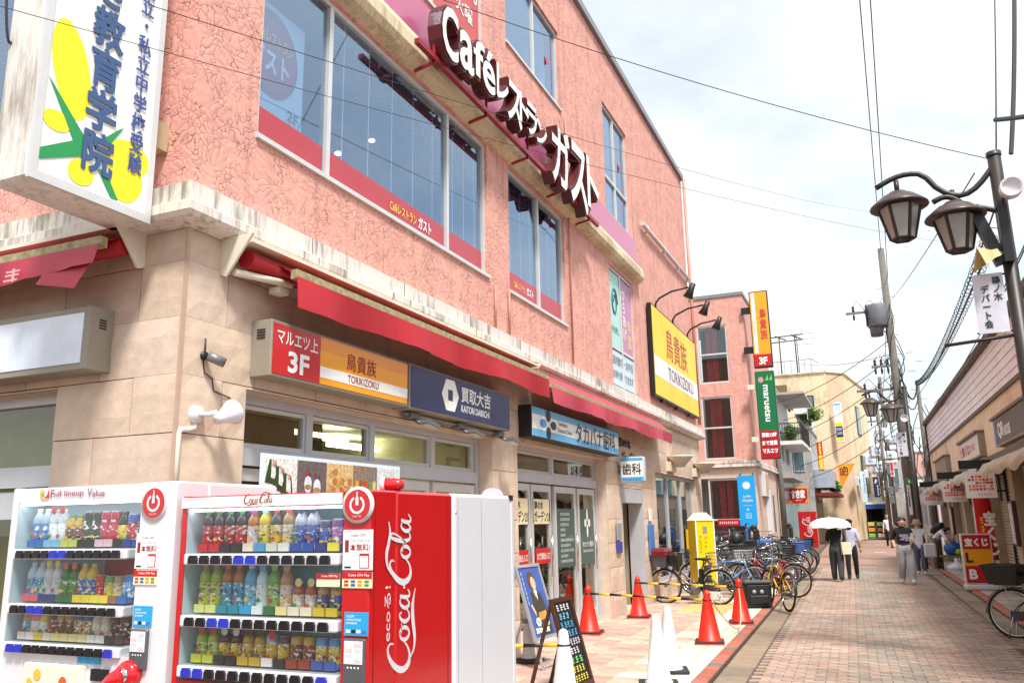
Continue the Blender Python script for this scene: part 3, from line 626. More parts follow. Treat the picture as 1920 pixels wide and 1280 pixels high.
# passage with tiled walls beyond the dental clinic
q = MB(); a, e = U(15.2), U(16.8)
q.box(a, a+.07, -.0, .3, 0, 2.25); q.box(e-.07, e, 0, .3, 0, 2.25); q.box(a+.07, e-.07, 0, .3, 1.98, 2.25); q.build('passage_frame', ALU, bld)
q = MB(); q.poly([(a, .3, 0), (a, 4, 0), (a, 4, 2.2), (a, .3, 2.2)]); q.poly([(e, .3, 0), (e, 4, 0), (e, 4, 2.2), (e, .3, 2.2)]); q.poly([(a, 4, 0), (e, 4, 0), (e, 4, 2.2), (a, 4, 2.2)]); q.poly([(a, .3, 2.2), (e, .3, 2.2), (e, 4, 2.2), (a, 4, 2.2)])
q.build('passage_wall', M('passage stone', S(168, 150, 120), rough=.8, var=.1), bld)
for j in range(5): MB().box(a+.004, a+.012, .3, 4, .42*j+.41, .42*j+.42).build('passage_joint', STONEGAP, bld); MB().box(a+.004, e-.004, 3.985, 3.995, .42*j+.41, .42*j+.42).build('passage_joint', STONEGAP, bld)
# tall windows with a reflection of the street
w4 = window('window', U(17.95), U(22.2), .35, 2.66, .12, (U(19.4), U(20.8)), fr=ALU, gl=glass('street glass', (.5, .62, .58, 1), .3), bar=.07, sill=False)
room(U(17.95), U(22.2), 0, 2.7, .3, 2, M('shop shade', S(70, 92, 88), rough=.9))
MB().box(U(17.95), U(22.2), .02, .2, 0, .34).build('plinth', STONE[1], bld)
n = MB().box(U(21.2), U(21.9), .09, .1, .9, 1.4).build('notice', M('yellow notice', S(240, 190, 40)), w4)
# small fittings on the wall between
for (y, z, w_, h, c) in ((17.2, 1.75, .22, .25, S(238, 238, 236)), (17.2, 1.25, .4, .62, S(70, 130, 200)), (14.85, 1.45, .26, .3, S(150, 150, 150)), (14.85, 1.18, .3, .2, S(50, 70, 170)), (17.35, .75, .2, .26, S(150, 146, 138))):
    MB().bbox(U(y)-w_/2, U(y)+w_/2, -.05, -.02, z-h/2, z+h/2, .005).build('wall_plate', M('plate %.2f%.2f' % (c[0], c[2]), c, rough=.4), bld)
lettering('鵜の木', BLACK, bld, U(15.15), U(16.0), 3.02, 3.2, -.02, depth=.03); lettering('ガーデン21', BLACK, bld, U(15.3), U(16.6), 2.76, 2.95, -.02, depth=.03)
# side street shop front
f = MB(); d = .2
for x in (1.2, 2.62, 4.1, 5.53): f.box(d-.04, d+.06, x, x+.07, 0, 2.69)
f.box(d-.04, d+.06, 1.27, 5.53, 2.62, 2.69); f.box(d-.05, d+.07, 1.27, 5.53, 1.98, 2.14); f.box(d-.03, d+.04, 1.27, 5.53, 1.74, 1.95); o = f.build('shopfront', ALU, bld)
for a, e in ((1.27, 2.62), (2.69, 4.1), (4.17, 5.53)):
    MB().box(d+.005, d+.011, a, e, 2.14, 2.62).build('pane', GL_OLIVE, o); MB().box(d+.005, d+.011, a, e, .05, 1.75).build('pane', GL_OLIVE, o)
room(1.2, 5.6, 0, 2.75, .3, 3, M('brown lobby', S(84, 74, 48), rough=.9, var=.2), left=True)
MB().box(1.6, 1.62, 1.5, 2.4, 2.0, 2.6).build('inner_door', M('cream door', S(170, 150, 100), rough=.8), bld)
# ================================================================ signs, awnings and fittings of the pink building
REDS = M('sign red', S(196, 24, 30), rough=.3, var=.03, coat=.3); ORNG = M('sign orange', S(246, 164, 20), rough=.3, var=.03, coat=.3); NAVY = M('sign navy', S(38, 46, 92), rough=.35, var=.04)
DRED = M('dark red print', S(150, 28, 34), rough=.5, var=0); WSGN = M('sign white', S(244, 244, 240), rough=.35, var=.02, coat=.2); SKYB = M('sign sky blue', S(96, 178, 228), rough=.35, var=.03)
BRND = M('brown letter side', S(84, 26, 28), rough=.4, var=.06); YELB = M('billboard yellow', S(250, 212, 20), rough=.4, var=.03)
GRNS = M('sign green', S(12, 112, 66), rough=.35, var=.03); LIME = M('lime print', S(130, 200, 60), var=0); NVT = M('navy print', S(62, 84, 150), var=0, rough=.5); CHAR = M('charcoal print', S(40, 44, 50), var=0, rough=.5)
def signbox(name, label, X, Y, L, z0, z1, depth, rz=A90, body=GREIGE, fr=.02, face=None, b=.006):
    t = thing(name, label, 'sign', (X, Y, 0), rz)
    MB().bbox(0, L, 0, depth, z0, z1, b).build('sign_box', body, t)
    return t
# --- torikizoku / floor sign (front at X=-4.2, Y 5.0..7.08)
t = signbox('shop_sign', 'lit-box sign with red 3F panel and orange yakitori panel under first awning', -4.2, 5.0, 2.07, 2.79, 3.24, .2)
MB().box(.02, .62, -.006, .002, 2.815, 3.215).build('red_panel', REDS, t); MB().box(.622, 2.05, -.006, .002, 2.815, 3.215).build('orange_panel', ORNG, t)
MB().box(.622, 2.05, -.009, -.005, 2.87, 2.965).build('white_stripe', WSGN, t); MB().box(.622, 2.05, -.0075, -.005, 3.1, 3.215).build('amber_stripe', M('sign amber', S(238, 146, 14), rough=.3, var=.02, coat=.3), t)
lettering('マルエツ上', WSGN, t, .06, .58, 3.06, 3.18, -.01); lettering('3F', WSGN, t, .2, .47, 2.845, 3.02, -.01, bold=.03)
lettering('鳥貴族', DRED, t, 1.0, 1.48, 2.99, 3.15, -.01, bold=.004); lettering('TORIKIZOKU', DRED, t, 1.02, 1.52, 2.885, 2.952, -.012, bold=.006)
for i in range(4): MB().box(-.006, .002, .06, .14, 3.09+i*.022, 3.1+i*.022).build('vent_slot', DARK, t)
# --- kaitori sign
t = signbox('shop_sign', 'navy box sign with white hexagon mark and white lettering', -4.19, 7.09, 2.5, 2.78, 3.24, .21)
MB().box(.02, 2.48, -.006, .002, 2.8, 3.22).build('navy_panel', NAVY, t)
q = MB(); hx = [(.86+.2*a, 3.02+.19*b) for a, b in ((-1, 0), (-.5, .9), (.5, .9), (1, 0), (.5, -.9), (-.5, -.9))]; hi = [(.86+.055*a, 3.02+.06*b) for a, b in ((-1, -1), (-1, 1), (0, 1), (1, 1), (1, -1), (0, -1))]
for i in range(6): j = (i+1) % 6; q.poly([(hx[i][0], -.01, hx[i][1]), (hx[j][0], -.01, hx[j][1]), (hi[(j) % 6][0], -.01, hi[j][1]), (hi[i][0], -.01, hi[i][1])])
q.build('hexagon_mark', WSGN, t); lettering('買取大吉', WSGN, t, 1.12, 1.9, 2.98, 3.16, -.01, bold=.02); lettering('KAITORI DAIKICHI', WSGN, t, 1.12, 1.86, 2.87, 2.95, -.01, bold=.015)
# flood lamps on a rail below it
for i, y in enumerate((7.35, 8.42, 9.5)):
    t = thing('sign_floodlight', 'small flat floodlight under the navy sign, '+('nearest the vending machines', 'the middle one of three', 'nearest the dental clinic door')[i], 'light', (-4.3, y, 2.74), A90, 'floodlights below the navy sign')
    MB().box(-.09, .09, -.03, .06, -.03, .03).build('mount', GREYM, t); MB().tube([(0, 0, -.02), (.0, -.06, -.07), (.03, -.12, -.08)], .018, 6).build('arm', GREYM, t)
    q = MB().obox((.08, -.16, -.09), .26, .1, .035, Matrix.Rotation(.15, 3, 'Y')); q.build('lamp_head', GREYM, t); MB().obox((.08, -.16, -.112), .2, .07, .008, Matrix.Rotation(.15, 3, 'Y')).build('lens', M('lamp lens', S(220, 222, 220), rough=.2), t)
t = thing('conduit_rail', 'thin grey rail linking the floodlights under the navy sign', 'conduit', (-4.32, 7.2, 2.75), A90); MB().tube([(0, 0, 0), (2.4, 0, 0)], .02, 6).build('pipe', GREYM, t)
# --- dental clinic sign
t = signbox('shop_sign', 'blue and white dental clinic box sign with four-petal mark', -4.2, 10.34, 4.16, 2.78, 3.22, .2, body=BLACK)
MB().box(.02, 4.14, -.006, .002, 2.8, 3.2).build('white_panel', WSGN, t); MB().box(.02, 4.14, -.009, -.005, 3.1, 3.2).build('blue_band', SKYB, t); MB().box(.02, 4.14, -.009, -.005, 2.8, 2.9).build('blue_band', SKYB, t)
q = MB(); [q.disc(.62+dx, 3.0+dz, rx, -.012, 16, m_, rz) for dx, dz, rx, rz, m_ in ((0, .12, .09, .085, 0), (0, -.12, .09, .085, 0), (.2, 0, .12, .06, 1), (-.2, 0, .12, .06, 2))]; q.build('petal_mark', [CHAR, M('green-black print', S(50, 60, 50), var=0), M('blue print', S(50, 140, 220), var=0)], t)
lettering('Takabana', CHAR, t, 1.0, 1.42, 3.03, 3.09, -.01, bold=0); lettering('Dental Clinic', CHAR, t, 1.0, 1.62, 2.93, 2.99, -.01, bold=0); lettering('タカバナ歯科', CHAR, t, 1.8, 3.9, 2.83, 3.16, -.013, bold=.006)
# projecting dental sign, faces up the street
t = thing('projecting_sign', 'small square blue projecting dental sign beside the passage', 'sign', (-4.34, 15.0, 0), 0)
MB().bbox(0, .46, 0, .16, 2.33, 2.8, .03).build('sign_box', M('pale box', S(186, 206, 224), rough=.4), t); MB().box(.02, .44, -.006, .002, 2.43, 2.72).build('white_panel', WSGN, t); MB().box(.02, .44, -.007, .002, 2.72, 2.78).build('blue_band', SKYB, t); MB().box(.02, .44, -.007, .002, 2.35, 2.43).build('blue_band', SKYB, t)
lettering('歯科', CHAR, t, .05, .41, 2.47, 2.68, -.01, bold=.012); lettering('Dental Clinic', NVT, t, .06, .4, 2.37, 2.41, -.011, bold=.004); MB().box(-.1, .02, .04, .1, 2.5, 2.66).build('bracket', GREYM, t)
# --- yellow billboard
t = thing('billboard', 'big yellow yakitori billboard with white stripe on pink wall', 'sign', (-4.3, 17.97, 0), A90)
W_ = 4.95
MB().box(0, W_, 0, .1, 4.36, 6.5).build('board', BLACK, t); MB().box(.04, W_-.02, -.008, .002, 4.4, 6.46).build('yellow_panel', YELB, t); MB().box(.04, W_-.02, -.012, -.006, 4.84, 5.3).build('white_stripe', WSGN, t)
lettering('鳥貴族', M('brick print', S(196, 70, 50), var=0), t, 1.3, 3.7, 5.42, 6.2, -.014, bold=.004); lettering('TORIKIZOKU', M('plum print', S(140, 60, 80), var=0), t, 1.4, 4.3, 4.92, 5.22, -.016, bold=.004)
for i in range(3):
    MB().box(.8+i*1.5, .95+i*1.5, .02, .09, 4.3, 4.37).build('clip', DARK, t)
for i, y in enumerate((18.6, 20.4, 22.2)):
    l_ = thing('billboard_lamp', 'black gooseneck lamp above yellow billboard, '+('nearest the camera', 'the middle of three', 'farthest along')[i], 'lamp', (-4.35, y, 6.5), A90, 'gooseneck lamps over the billboard')
    MB().tube([(0, 0, -.1), (0, -.02, .12), (.02, -.1, .24), (.05, -.4, .38), (.08, -.8, .44)], .025, 6).build('arm', BLACK, l_); MB().box(-.05, .05, -.04, .05, -.2, .02).build('base', BLACK, l_)
    r = Matrix.Rotation(.45, 3, 'X'); q = MB().lathe([(.02, .2), (.06, .19), (.075, .02), (.12, -.16), (.11, -.17), (.0, -.15)], 12); q.v = [tuple(r@Vector(p)+Vector((.08, -.84, .34))) for p in q.v]; q.build('lamp_head', BLACK, l_)
# --- big cafe letters on a rail (front X=-4.0)
t = thing('letter_sign', 'raised white cafe lettering with brown sides on red rail', 'sign', (-4.02, YC, 0), A90)
def chan(ch, x0, x1, y0, y1, bold=.02):
    xm, ym = (x0+x1)/2, (y0+y1)/2; a = onX(x0, ym, -4.02).y-YC; b = onX(x1, ym, -4.02).y-YC; z1 = onX(xm, y0, -4.02).z; z0 = onX(xm, y1, -4.02).z
    o = lettering(ch, WSGN, t, a, b, z0, z1, -.012, bold=bold, depth=.03, side=BRND, name='letter'); lettering(ch, BRND, o, a-.02, b+.02, z0-.03, z1+.03, .005, bold=bold+.035, depth=.17, side=BRND, name='letter_body')
    return a, b, z0
for ch, r in zip('Caféレストランガスト', ((828, 858, 14, 110), (861, 887, 63, 134), (887, 907, 77, 146), (904, 927, 96, 173), (930, 952, 129, 192), (951, 977, 160, 234), (973, 990, 180, 234), (986, 1006, 197, 255), (1005, 1024, 230, 274), (1034, 1067, 239, 350), (1069, 1100, 277, 389), (1100, 1121, 305, 394))): chan(ch, *r)
za = onX(843, 110, -4.02).z; zb = onX(1110, 394, -4.02).z
MB().bar((2.8, .12, za-.05), (9.3, .12, zb-.03), .06, .06).build('rail', M('red rail', S(150, 30, 40), rough=.4), t)
for u in (3.2, 4.6, 6.0, 7.4, 8.8): MB().bar((u, .12, 6.8), (u, .38, 6.75), .03, .03).build('rail_bracket', MATS['red rail'], t); MB().bar((u, .12, 6.78), (u, .12, 7.2), .03, .03).build('rail_post', MATS['red rail'], t)
# --- tall tutoring-school sign projecting over the side street
t = thing('projecting_sign', 'tall white school sign with blue characters and yellow flower at corner', 'sign', (-4.6, 3.16, 0), A90)
WB = weathered('sign box enamel', S(226, 222, 216), S(120, 90, 60), .6, 5)
MB().bbox(0, .94, 0, .34, 3.78, 8.2, .02).build('sign_box', WB, t); MB().box(.05, .89, -.008, .004, 3.84, 8.15).build('face_panel', WSGN, t)
q = MB(); q.box(0, .05, -.02, .01, 3.78, 8.2); q.box(.89, .94, -.02, .01, 3.78, 8.2); q.box(.05, .89, -.02, .01, 3.78, 3.84); q.build('frame', ALUW, t)
q = MB()
YF = M('flower yellow', S(250, 232, 30), rough=.4, var=.02); GF = M('leaf green', S(30, 150, 80), rough=.4, var=.02)
for (cx, cz, a, b_, th) in ((.22, 4.62, .14, .34, .25), (.7, 4.18, .2, .14, .3), (.72, 4.02, .13, .16, -.4), (.15, 4.22, .1, .07, 0), (.36, 3.95, .1, .09, .4)):
    n = 20; q.poly([(cx+a*cos(2*pi*i/n)*cos(th)-b_*sin(2*pi*i/n)*sin(th), -.0095-.0006*len(q.f), cz+a*cos(2*pi*i/n)*sin(th)+b_*sin(2*pi*i/n)*cos(th)) for i in range(n)])
q.build('flower_print', YF, t)
q = MB(); q.poly([(.06, -.013, 4.5), (.36, -.013, 4.2), (.4, -.013, 4.08), (.06, -.013, 3.92), (.06, -.013, 4.0), (.28, -.013, 4.14)]); q.poly([(.5, -.013, 4.25), (.62, -.013, 4.37), (.66, -.013, 4.4), (.54, -.013, 4.2)]); q.poly([(.48, -.013, 4.02), (.6, -.013, 3.86), (.66, -.013, 3.86), (.54, -.013, 4.04)]); q.build('leaf_print', GF, t)
lettering(V('き教育学院'), NAVY if False else M('slate blue print', S(58, 88, 134), var=0), t, .34, .59, 3.98, 5.5, -.017, bold=.012, fat=.006)
lettering(V('国立・私立中学校受験'), NVT, t, .71, .83, 4.1, 5.64, -.017, bold=.012, fat=.0012)
for z in (4.45, 6.2): MB().box(.94, 1.16, .1, .26, z, z+.22).build('bracket', weathered('rusty bracket', S(190, 170, 140), S(110, 60, 30), .8), t)
# --- blank light-box on the side street face
t = signbox('shop_sign', 'blank white light-box sign on the side street face', -9.2, 4.08, 4.13, 2.77, 3.24, .21, rz=0)
MB().box(.05, 4.07, -.006, .002, 2.82, 3.19).build('blank_panel', M('milky panel', S(224, 232, 246), rough=.15, var=.12, scale=3, coat=.6), t)
for i in range(4): MB().box(4.128, 4.134, .08, .14, 3.08+i*.02, 3.09+i*.02).build('vent_slot', DARK, t)
# --- awnings
AWR = M('awning red', S(184, 32, 46), rough=.65, var=.16, scale=1.6); AWP = M('awning faded red', S(196, 66, 86), rough=.6, var=.16, scale=1.6); AWI = M('awning roll red', S(170, 20, 28), rough=.6); CREAMP = M('cream bracket paint', S(226, 218, 200), rough=.5); BEAD = M('stained front bar', S(176, 160, 120), rough=.6, var=.35, scale=18)
def awning(label, loc, rz, L, zt, out, zf, drop, m, skew=0, rolled=True, flip=1, bar0=.3, m2=None):
    """local x along the wall, cassette against the wall, front bar held out by 'out'"""
    t = thing('awning', label, 'awning', loc, rz)
    if rolled:
        q = MB().tube([(bar0*.3, -.14, zt-.1), (L-.05, -.14, zt-.1)], .075, 14); q.build('fabric_roll', AWI, t)
        MB().box(.05, L-.05, -.26, -.0, zt+.0, zt+.03).build('cover', CREAMP, t)
        for x in (.0, L-.03):
            q = MB(); q.prism([(0, zt+.05), (.0, zt-.24), (.06, zt-.26), (.2, zt-.08), (.3, zt+.05)], -.02, .0); q.v = [(x+p[1]+.02, -p[0], p[2]) for p in q.v]; q.build('end_bracket', CREAMP, t)
        MB().tube([(.05, -.1, zt-.22), (bar0+.15, -.22, zt-.2)], .03, 8).build('folding_arm', CREAMP, t)
        q = MB().obox((bar0+.1, -.14, zt-.26), .12, .1, .05); q.build('arm_joint', CREAMP, t)
    else: MB().box(0, L, -.1, -.02, zt-.02, zt+.04).build('cover', CREAMP, t)
    # sloped fabric
    a0, a1 = bar0, L-(.0 if not rolled else .02); N_ = 40; vv = []; ff = []
    for i in range(N_+1):
        x = a0+(a1-a0)*i/N_; wv = .006*sin(x*5+skew)
        vv += [(x, -.12, zt-.03), (x, -out, zf+wv*.4)]
    for i in range(N_): ff.append((2*i, 2*i+1, 2*i+3, 2*i+2))
    MB().add(vv, ff, 0, True).build('fabric', m2 or m, t)
    q = MB().box(a0, a1, -out-.03, -out+.03, zf-.045, zf+.03); q.build('front_bar', BEAD, t)
    vv = []; ff = []
    for i in range(N_+1):
        x = a0+(a1-a0)*i/N_
        for j in range(4):
            k = j/3; vv.append((x, -out-.035-.03*sin(x*3.1+skew)*k-.012*sin(x*9+.6*sin(x*2))*k-.006*sin(x*23)*k, zf-.03-drop*k*(1+.06*sin(x*2.3+skew)+(.25*max(0, 1-(x-a0)/.5) if skew > 2 else 0))))
    for i in range(N_):
        for j in range(3): ff.append((4*i+j, 4*i+j+1, 4*i+j+5, 4*i+j+4))
    v_ = MB().add(vv, ff, 0, True).build('valance', m, t)
    return t, v_
awning('red retractable awning nearly rolled up over the orange and navy signs', (-4.4, 4.62, 0), A90, 5.95, 3.76, .36, 3.6, .24, AWR, .5, bar0=.42)
awning('faded pink-red awning pulled out over the dental clinic', (-4.4, 10.6, 0), A90, 7.5, 3.8, .36, 3.52, .22, AWP, 1.4, rolled=False, bar0=.02)
t, v_ = awning('red awning with drooping corner on the side street face', (-9.2, 4.29, 0), 0, 4.4, 3.78, .36, 3.64, .16, AWP, 1.0, bar0=.2)
lettering('#4', M('faded print', S(220, 170, 170), var=0), v_, 2.6, 3.7, 3.43, 3.53, -.43)
q = MB(); q.add([(3.9, -.38, 3.57), (4.36, -.38, 3.57), (4.2, -.42, 3.3), (3.8, -.42, 3.38)], [(0, 1, 2, 3)]); q.build('loose_corner', AWP, t)
# --- wall light, security camera, wall sconces
t = thing('wall_spotlight', 'white reflector spotlight with conduit on stone corner pillar', 'light', (-4.41, 4.46, 2.44), A90)
MB().lathe([(.0, -.05), (.06, -.05), (.065, -.01), (.065, 0)], 16, axis='Y').build('base', GLOSSW, t); MB().tube([(0, -.05, 0), (.05, -.1, .0), (.09, -.13, .02)], .018, 8).build('arm', GLOSSW, t)
r = Matrix.Rotation(1.15, 3, 'Y'); q = MB().lathe([(0, .1), (.035, .1), (.045, .05), (.05, .03), (.085, -.05), (.095, -.08), (.085, -.085), (.05, -.03), (0, -.02)], 18); q.v = [tuple(r@Vector((p[0], p[1], -p[2]))+Vector((.15, -.16, .0))) for p in q.v]; q.build('reflector', GLOSSW, t)
MB().tube([(0, -.02, -.06), (-.01, -.02, -.1), (-.06, -.02, -.115), (-.13, -.02, -.12), (-.145, -.02, -.14), (-.145, -.02, -.6)], .02, 8).build('conduit', M('cream conduit', S(226, 216, 200), rough=.5), t)
t = thing('security_camera', 'small black bullet camera with antenna on corner pillar', 'camera', (-4.41, 4.5, 2.87), A90)
MB().lathe([(0, -.04), (.032, -.04), (.036, 0)], 12, axis='Y').build('base', BLACK, t); MB().cyl((0, -.03, 0), (.05, -.09, -.02), .012).build('arm', BLACK, t)
q = MB().tube([(.0, -.06, .0), (.09, -.13, -.045)], .036, 14); q.build('body', GREYM, t); q = MB(); r = Vector((.09, -.07, -.045)).normalized(); q.tube([Vector((.09, -.13, -.045)), Vector((.09, -.13, -.045))+r*.008], .033, 14); q.build('lens', M('infrared lens', S(90, 20, 24), rough=.15), t)
MB().cyl((.0, -.03, .02), (.0, -.03, .13), .006).build('antenna', BLACK, t); MB().tube([(0, -.02, -.03), (.02, -.02, -.12), (.1, -.02, -.15), (.12, -.02, -.24), (.3, -.02, -.27)], .005, 5).build('cable', BLACK, t)
for i, y in enumerate((19.35, 22.3)):
    t = thing('wall_sconce', 'stone half-bowl uplight sconce '+('above the tall shop windows', 'at the far end of the stone wall'), 'light', (-4.4, y, 2.9), A90) if False else thing('wall_sconce', ('stone half-bowl uplight above the tall shop windows', 'stone half-bowl uplight at far end of stone wall')[i], 'light', (-4.4, y, 2.9), A90, 'bowl sconces')
    MB().box(-.32, .32, -.1, .0, -.16, .06).build('back_block', M('cream stone', S(226, 210, 186), rough=.7), t)
    MB().lathe([(.0, -.06), (.1, -.06), (.2, .06), (.3, .16), (.31, .2), (.28, .2), (.2, .1), (0, .05)], 20, (0, -.26, 0)).build('bowl', M('bowl glass', S(214, 206, 186), rough=.35), t)
# ================================================================ vending machines
def ribbon(mb, pts, y, mi=0, k=1):
    """brush stroke: (x, z, width) smoothed by Catmull-Rom"""
    P = [Vector(p) for p in pts]; P = [P[0]*2-P[1]]+P+[P[-1]*2-P[-2]]; L = []
    for i in range(1, len(P)-2):
        for s in range(8):
            t = s/8; a, b, c, d = P[i-1], P[i], P[i+1], P[i+2]
            L.append(.5*((2*b)+(c-a)*t+(2*a-5*b+4*c-d)*t*t+(3*b-a-3*c+d)*t**3))
    L.append(P[-2]); v = []
    for i, p in enumerate(L):
        d = L[min(i+1, len(L)-1)]-L[max(i-1, 0)]; n = Vector((-d.y, d.x)); n = n.normalized() if n.length > 1e-9 else Vector((0, 1)); w_ = max(p.z, .004)*k/2
        v += [(p.x+n.x*w_, y, p.y+n.y*w_), (p.x-n.x*w_, y, p.y-n.y*w_)]
    mb.add(v, [(2*i, 2*i+1, 2*i+3, 2*i+2) for i in range(len(L)-1)], mi)
def script_logo(y):
    """flowing script wordmark, about 5.2 x 1.7 units"""
    q = MB()
    R = lambda *p: ribbon(q, p, y-.0004*len(q.f)/60)
    R((1.0, .95, .05), (1.02, 1.15, .07), (.86, 1.27, .09), (.55, 1.15, .14), (.22, .8, .2), (.08, .4, .22), (.2, .08, .2), (.48, -.02, .13), (.8, .12, .08), (1.02, .36, .05))          # C
    R((1.3, .62, .06), (1.12, .5, .1), (1.05, .28, .14), (1.14, .08, .12), (1.3, .04, .08), (1.44, .2, .13), (1.46, .42, .13), (1.34, .6, .07), (1.26, .56, .05), (1.4, .48, .04), (1.62, .5, .04))   # o
    R((1.98, .5, .08), (1.94, .62, .06), (1.78, .56, .1), (1.66, .3, .15), (1.74, .07, .12), (1.92, .06, .07), (2.1, .24, .05))                                               # c
    R((2.5, .52, .05), (2.36, .62, .07), (2.2, .5, .11), (2.12, .26, .14), (2.2, .06, .11), (2.34, .12, .07), (2.48, .36, .06), (2.54, .6, .08)); R((2.55, .62, .11), (2.48, .3, .14), (2.5, .08, .11), (2.62, .05, .07), (2.74, .16, .05))   # a
    R((2.78, .36, .1), (2.98, .42, .1))                                                                                                                       # hyphen
    R((3.74, .98, .05), (3.78, 1.14, .07), (3.64, 1.24, .09), (3.4, 1.12, .14), (3.12, .78, .2), (3.0, .42, .22), (3.1, .1, .2), (3.34, -.01, .13), (3.62, .1, .08), (3.82, .34, .05))      # C
    R((4.06, .62, .06), (3.9, .5, .1), (3.84, .28, .14), (3.92, .08, .12), (4.06, .04, .08), (4.2, .2, .13), (4.22, .42, .13), (4.1, .6, .07), (4.04, .56, .05), (4.2, .46, .04), (4.4, .5, .04))     # o
    R((4.34, .3, .05), (4.52, .6, .05), (4.68, 1.0, .07), (4.66, 1.22, .09), (4.54, 1.14, .11), (4.44, .7, .15), (4.42, .3, .14), (4.5, .07, .11), (4.64, .08, .06), (4.76, .2, .05))        # l
    R((5.1, .52, .05), (4.96, .62, .07), (4.82, .5, .11), (4.76, .26, .14), (4.84, .06, .11), (4.96, .12, .07), (5.08, .36, .06), (5.14, .6, .08)); R((5.15, .62, .11), (5.08, .3, .14), (5.1, .08, .11), (5.22, .05, .07), (5.36, .2, .04))   # a
    R((.42, -.02, .05), (.7, -.22, .1), (1.1, -.26, .16), (1.6, -.16, .2), (2.1, -.12, .17), (2.5, -.2, .09), (2.75, -.3, .03))                                                 # under swash
    R((3.3, 1.14, .06), (3.62, 1.4, .1), (4.0, 1.46, .15), (4.4, 1.34, .15), (4.75, 1.28, .1), (5.1, 1.36, .04))                                                              # over swash
    return q
def put_logo(mat, parent, x0, z0, sc_, y, vertical=False, k=1.0):
    q = script_logo(0)
    if vertical: q.v = [(x0-p[2]*sc_*k, y+p[1], z0+p[0]*sc_) for p in q.v]
    else: q.v = [(x0+p[0]*sc_, y+p[1], z0+p[2]*sc_*k) for p in q.v]
    return q.build('script_lettering', mat, parent)
REDV = M('vending red', S(196, 14, 24), rough=.22, var=.03, coat=.5); WV = M('vending white', S(220, 218, 224), rough=.25, var=.02, coat=.4); ICE = M('ice backdrop', S(120, 196, 220), rough=.4, var=.25, scale=9); PALE = M('pale backdrop', S(196, 216, 226), rough=.5, var=.05)
BTN = M('button black', S(14, 14, 20), rough=.2, coat=.4); BTB = M('button blue', S(20, 24, 110), rough=.2, emit=(.05, .08, .8, 1), es=.25)
STRIP = M('display tube', (1, 1, 1, 1), emit=(.95, .98, 1, 1), es=3.0, var=0)
def C8(r, g, b): return M('drink %d %d %d' % (r, g, b), S(r, g, b), rough=.25, var=.05, coat=.3, scale=25)
def printed(c):
    nm = 'printed label %d %d %d' % c
    if nm in MATS: return MATS[nm]
    m = M(nm, S(*c), rough=.25, var=.03, coat=.3); n = m.node_tree.nodes; l = m.node_tree.links; b = n['Principled BSDF']; t = n.new('ShaderNodeTexCoord'); old = b.inputs['Base Color'].links[0].from_socket
    for sc_, lo, col in ((45, .6, (240, 240, 236)), (70, .64, tuple(int(v*.35) for v in c)), (34, .66, (226, 190, 60) if c[2] > 120 else (190, 40, 50))):
        mp_ = n.new('ShaderNodeMapping'); mp_.inputs['Scale'].default_value = (1, 1, 1.6); mp_.inputs['Location'].default_value = (c[0]*.013+sc_, c[1]*.017, c[2]*.019); l.new(t.outputs['Object'], mp_.inputs[0])
        no = n.new('ShaderNodeTexNoise'); no.inputs['Scale'].default_value = sc_; no.inputs['Detail'].default_value = 1; l.new(mp_.outputs[0], no.inputs['Vector'])
        r = n.new('ShaderNodeMapRange'); r.inputs['From Min'].default_value = lo-.02; r.inputs['From Max'].default_value = lo+.01; l.new(no.outputs['Fac'], r.inputs[0])
        x = n.new('ShaderNodeMix'); x.data_type = 'RGBA'; l.new(r.outputs[0], x.inputs[0]); l.new(old, x.inputs[6]); x.inputs[7].default_value = S(*col); old = x.outputs[2]
    l.new(old, b.inputs['Base Color']); return m
_bc = {}
def drink(kind, body, label, cap, h):
    """returns meshes (body, label, cap) of one display sample"""
    k = (kind, body, label, cap, h)
    if k in _bc: return _bc[k]
    r = .031 if kind == 'p' else .028 if kind == 's' else .029
    if kind in 'ps':
        b = MB().lathe([(.0, 0), (r*.9, 0), (r, .008), (r, h*.12), (r*.94, h*.14), (r*.94, h*.62), (r, h*.66), (r*.92, h*.76), (r*.5, h*.9), (r*.44, h*.92), (r*.44, h*.95)], 12)
        l_ = MB().lathe([(r*.97, h*.16), (r*1.0, h*.17), (r*1.0, h*.6), (r*.97, h*.61)], 12); c_ = MB().lathe([(r*.5, h*.93), (r*.5, h*.995), (r*.42, h), (0, h)], 10)
    else:
        b = MB().lathe([(0, 0), (r*.85, 0), (r, .008), (r, h*.92), (r*.86, h*.97)], 12); l_ = MB().lathe([(r*1.01, h*.2), (r*1.015, h*.22), (r*1.015, h*.74), (r*1.01, h*.75)], 12); c_ = MB().lathe([(r*.86, h*.97), (r*.84, h), (0, h*.985)], 12)
    _bc[k] = (b.mesh('bottle', C8(*body)), l_.mesh('label', printed(label)), c_.mesh('cap', C8(*cap))); return _bc[k]
NAMED = {(0, 6): 'BLACK', (0, 7): 'LATTE', (0, 8): 'AQUARIUS', (0, 9): 'AQUARIUS', (1, 0): '綾鷹', (1, 1): '綾鷹', (1, 2): '麦茶', (1, 3): '麦茶', (2, 0): '綾鷹', (2, 1): '綾鷹'}
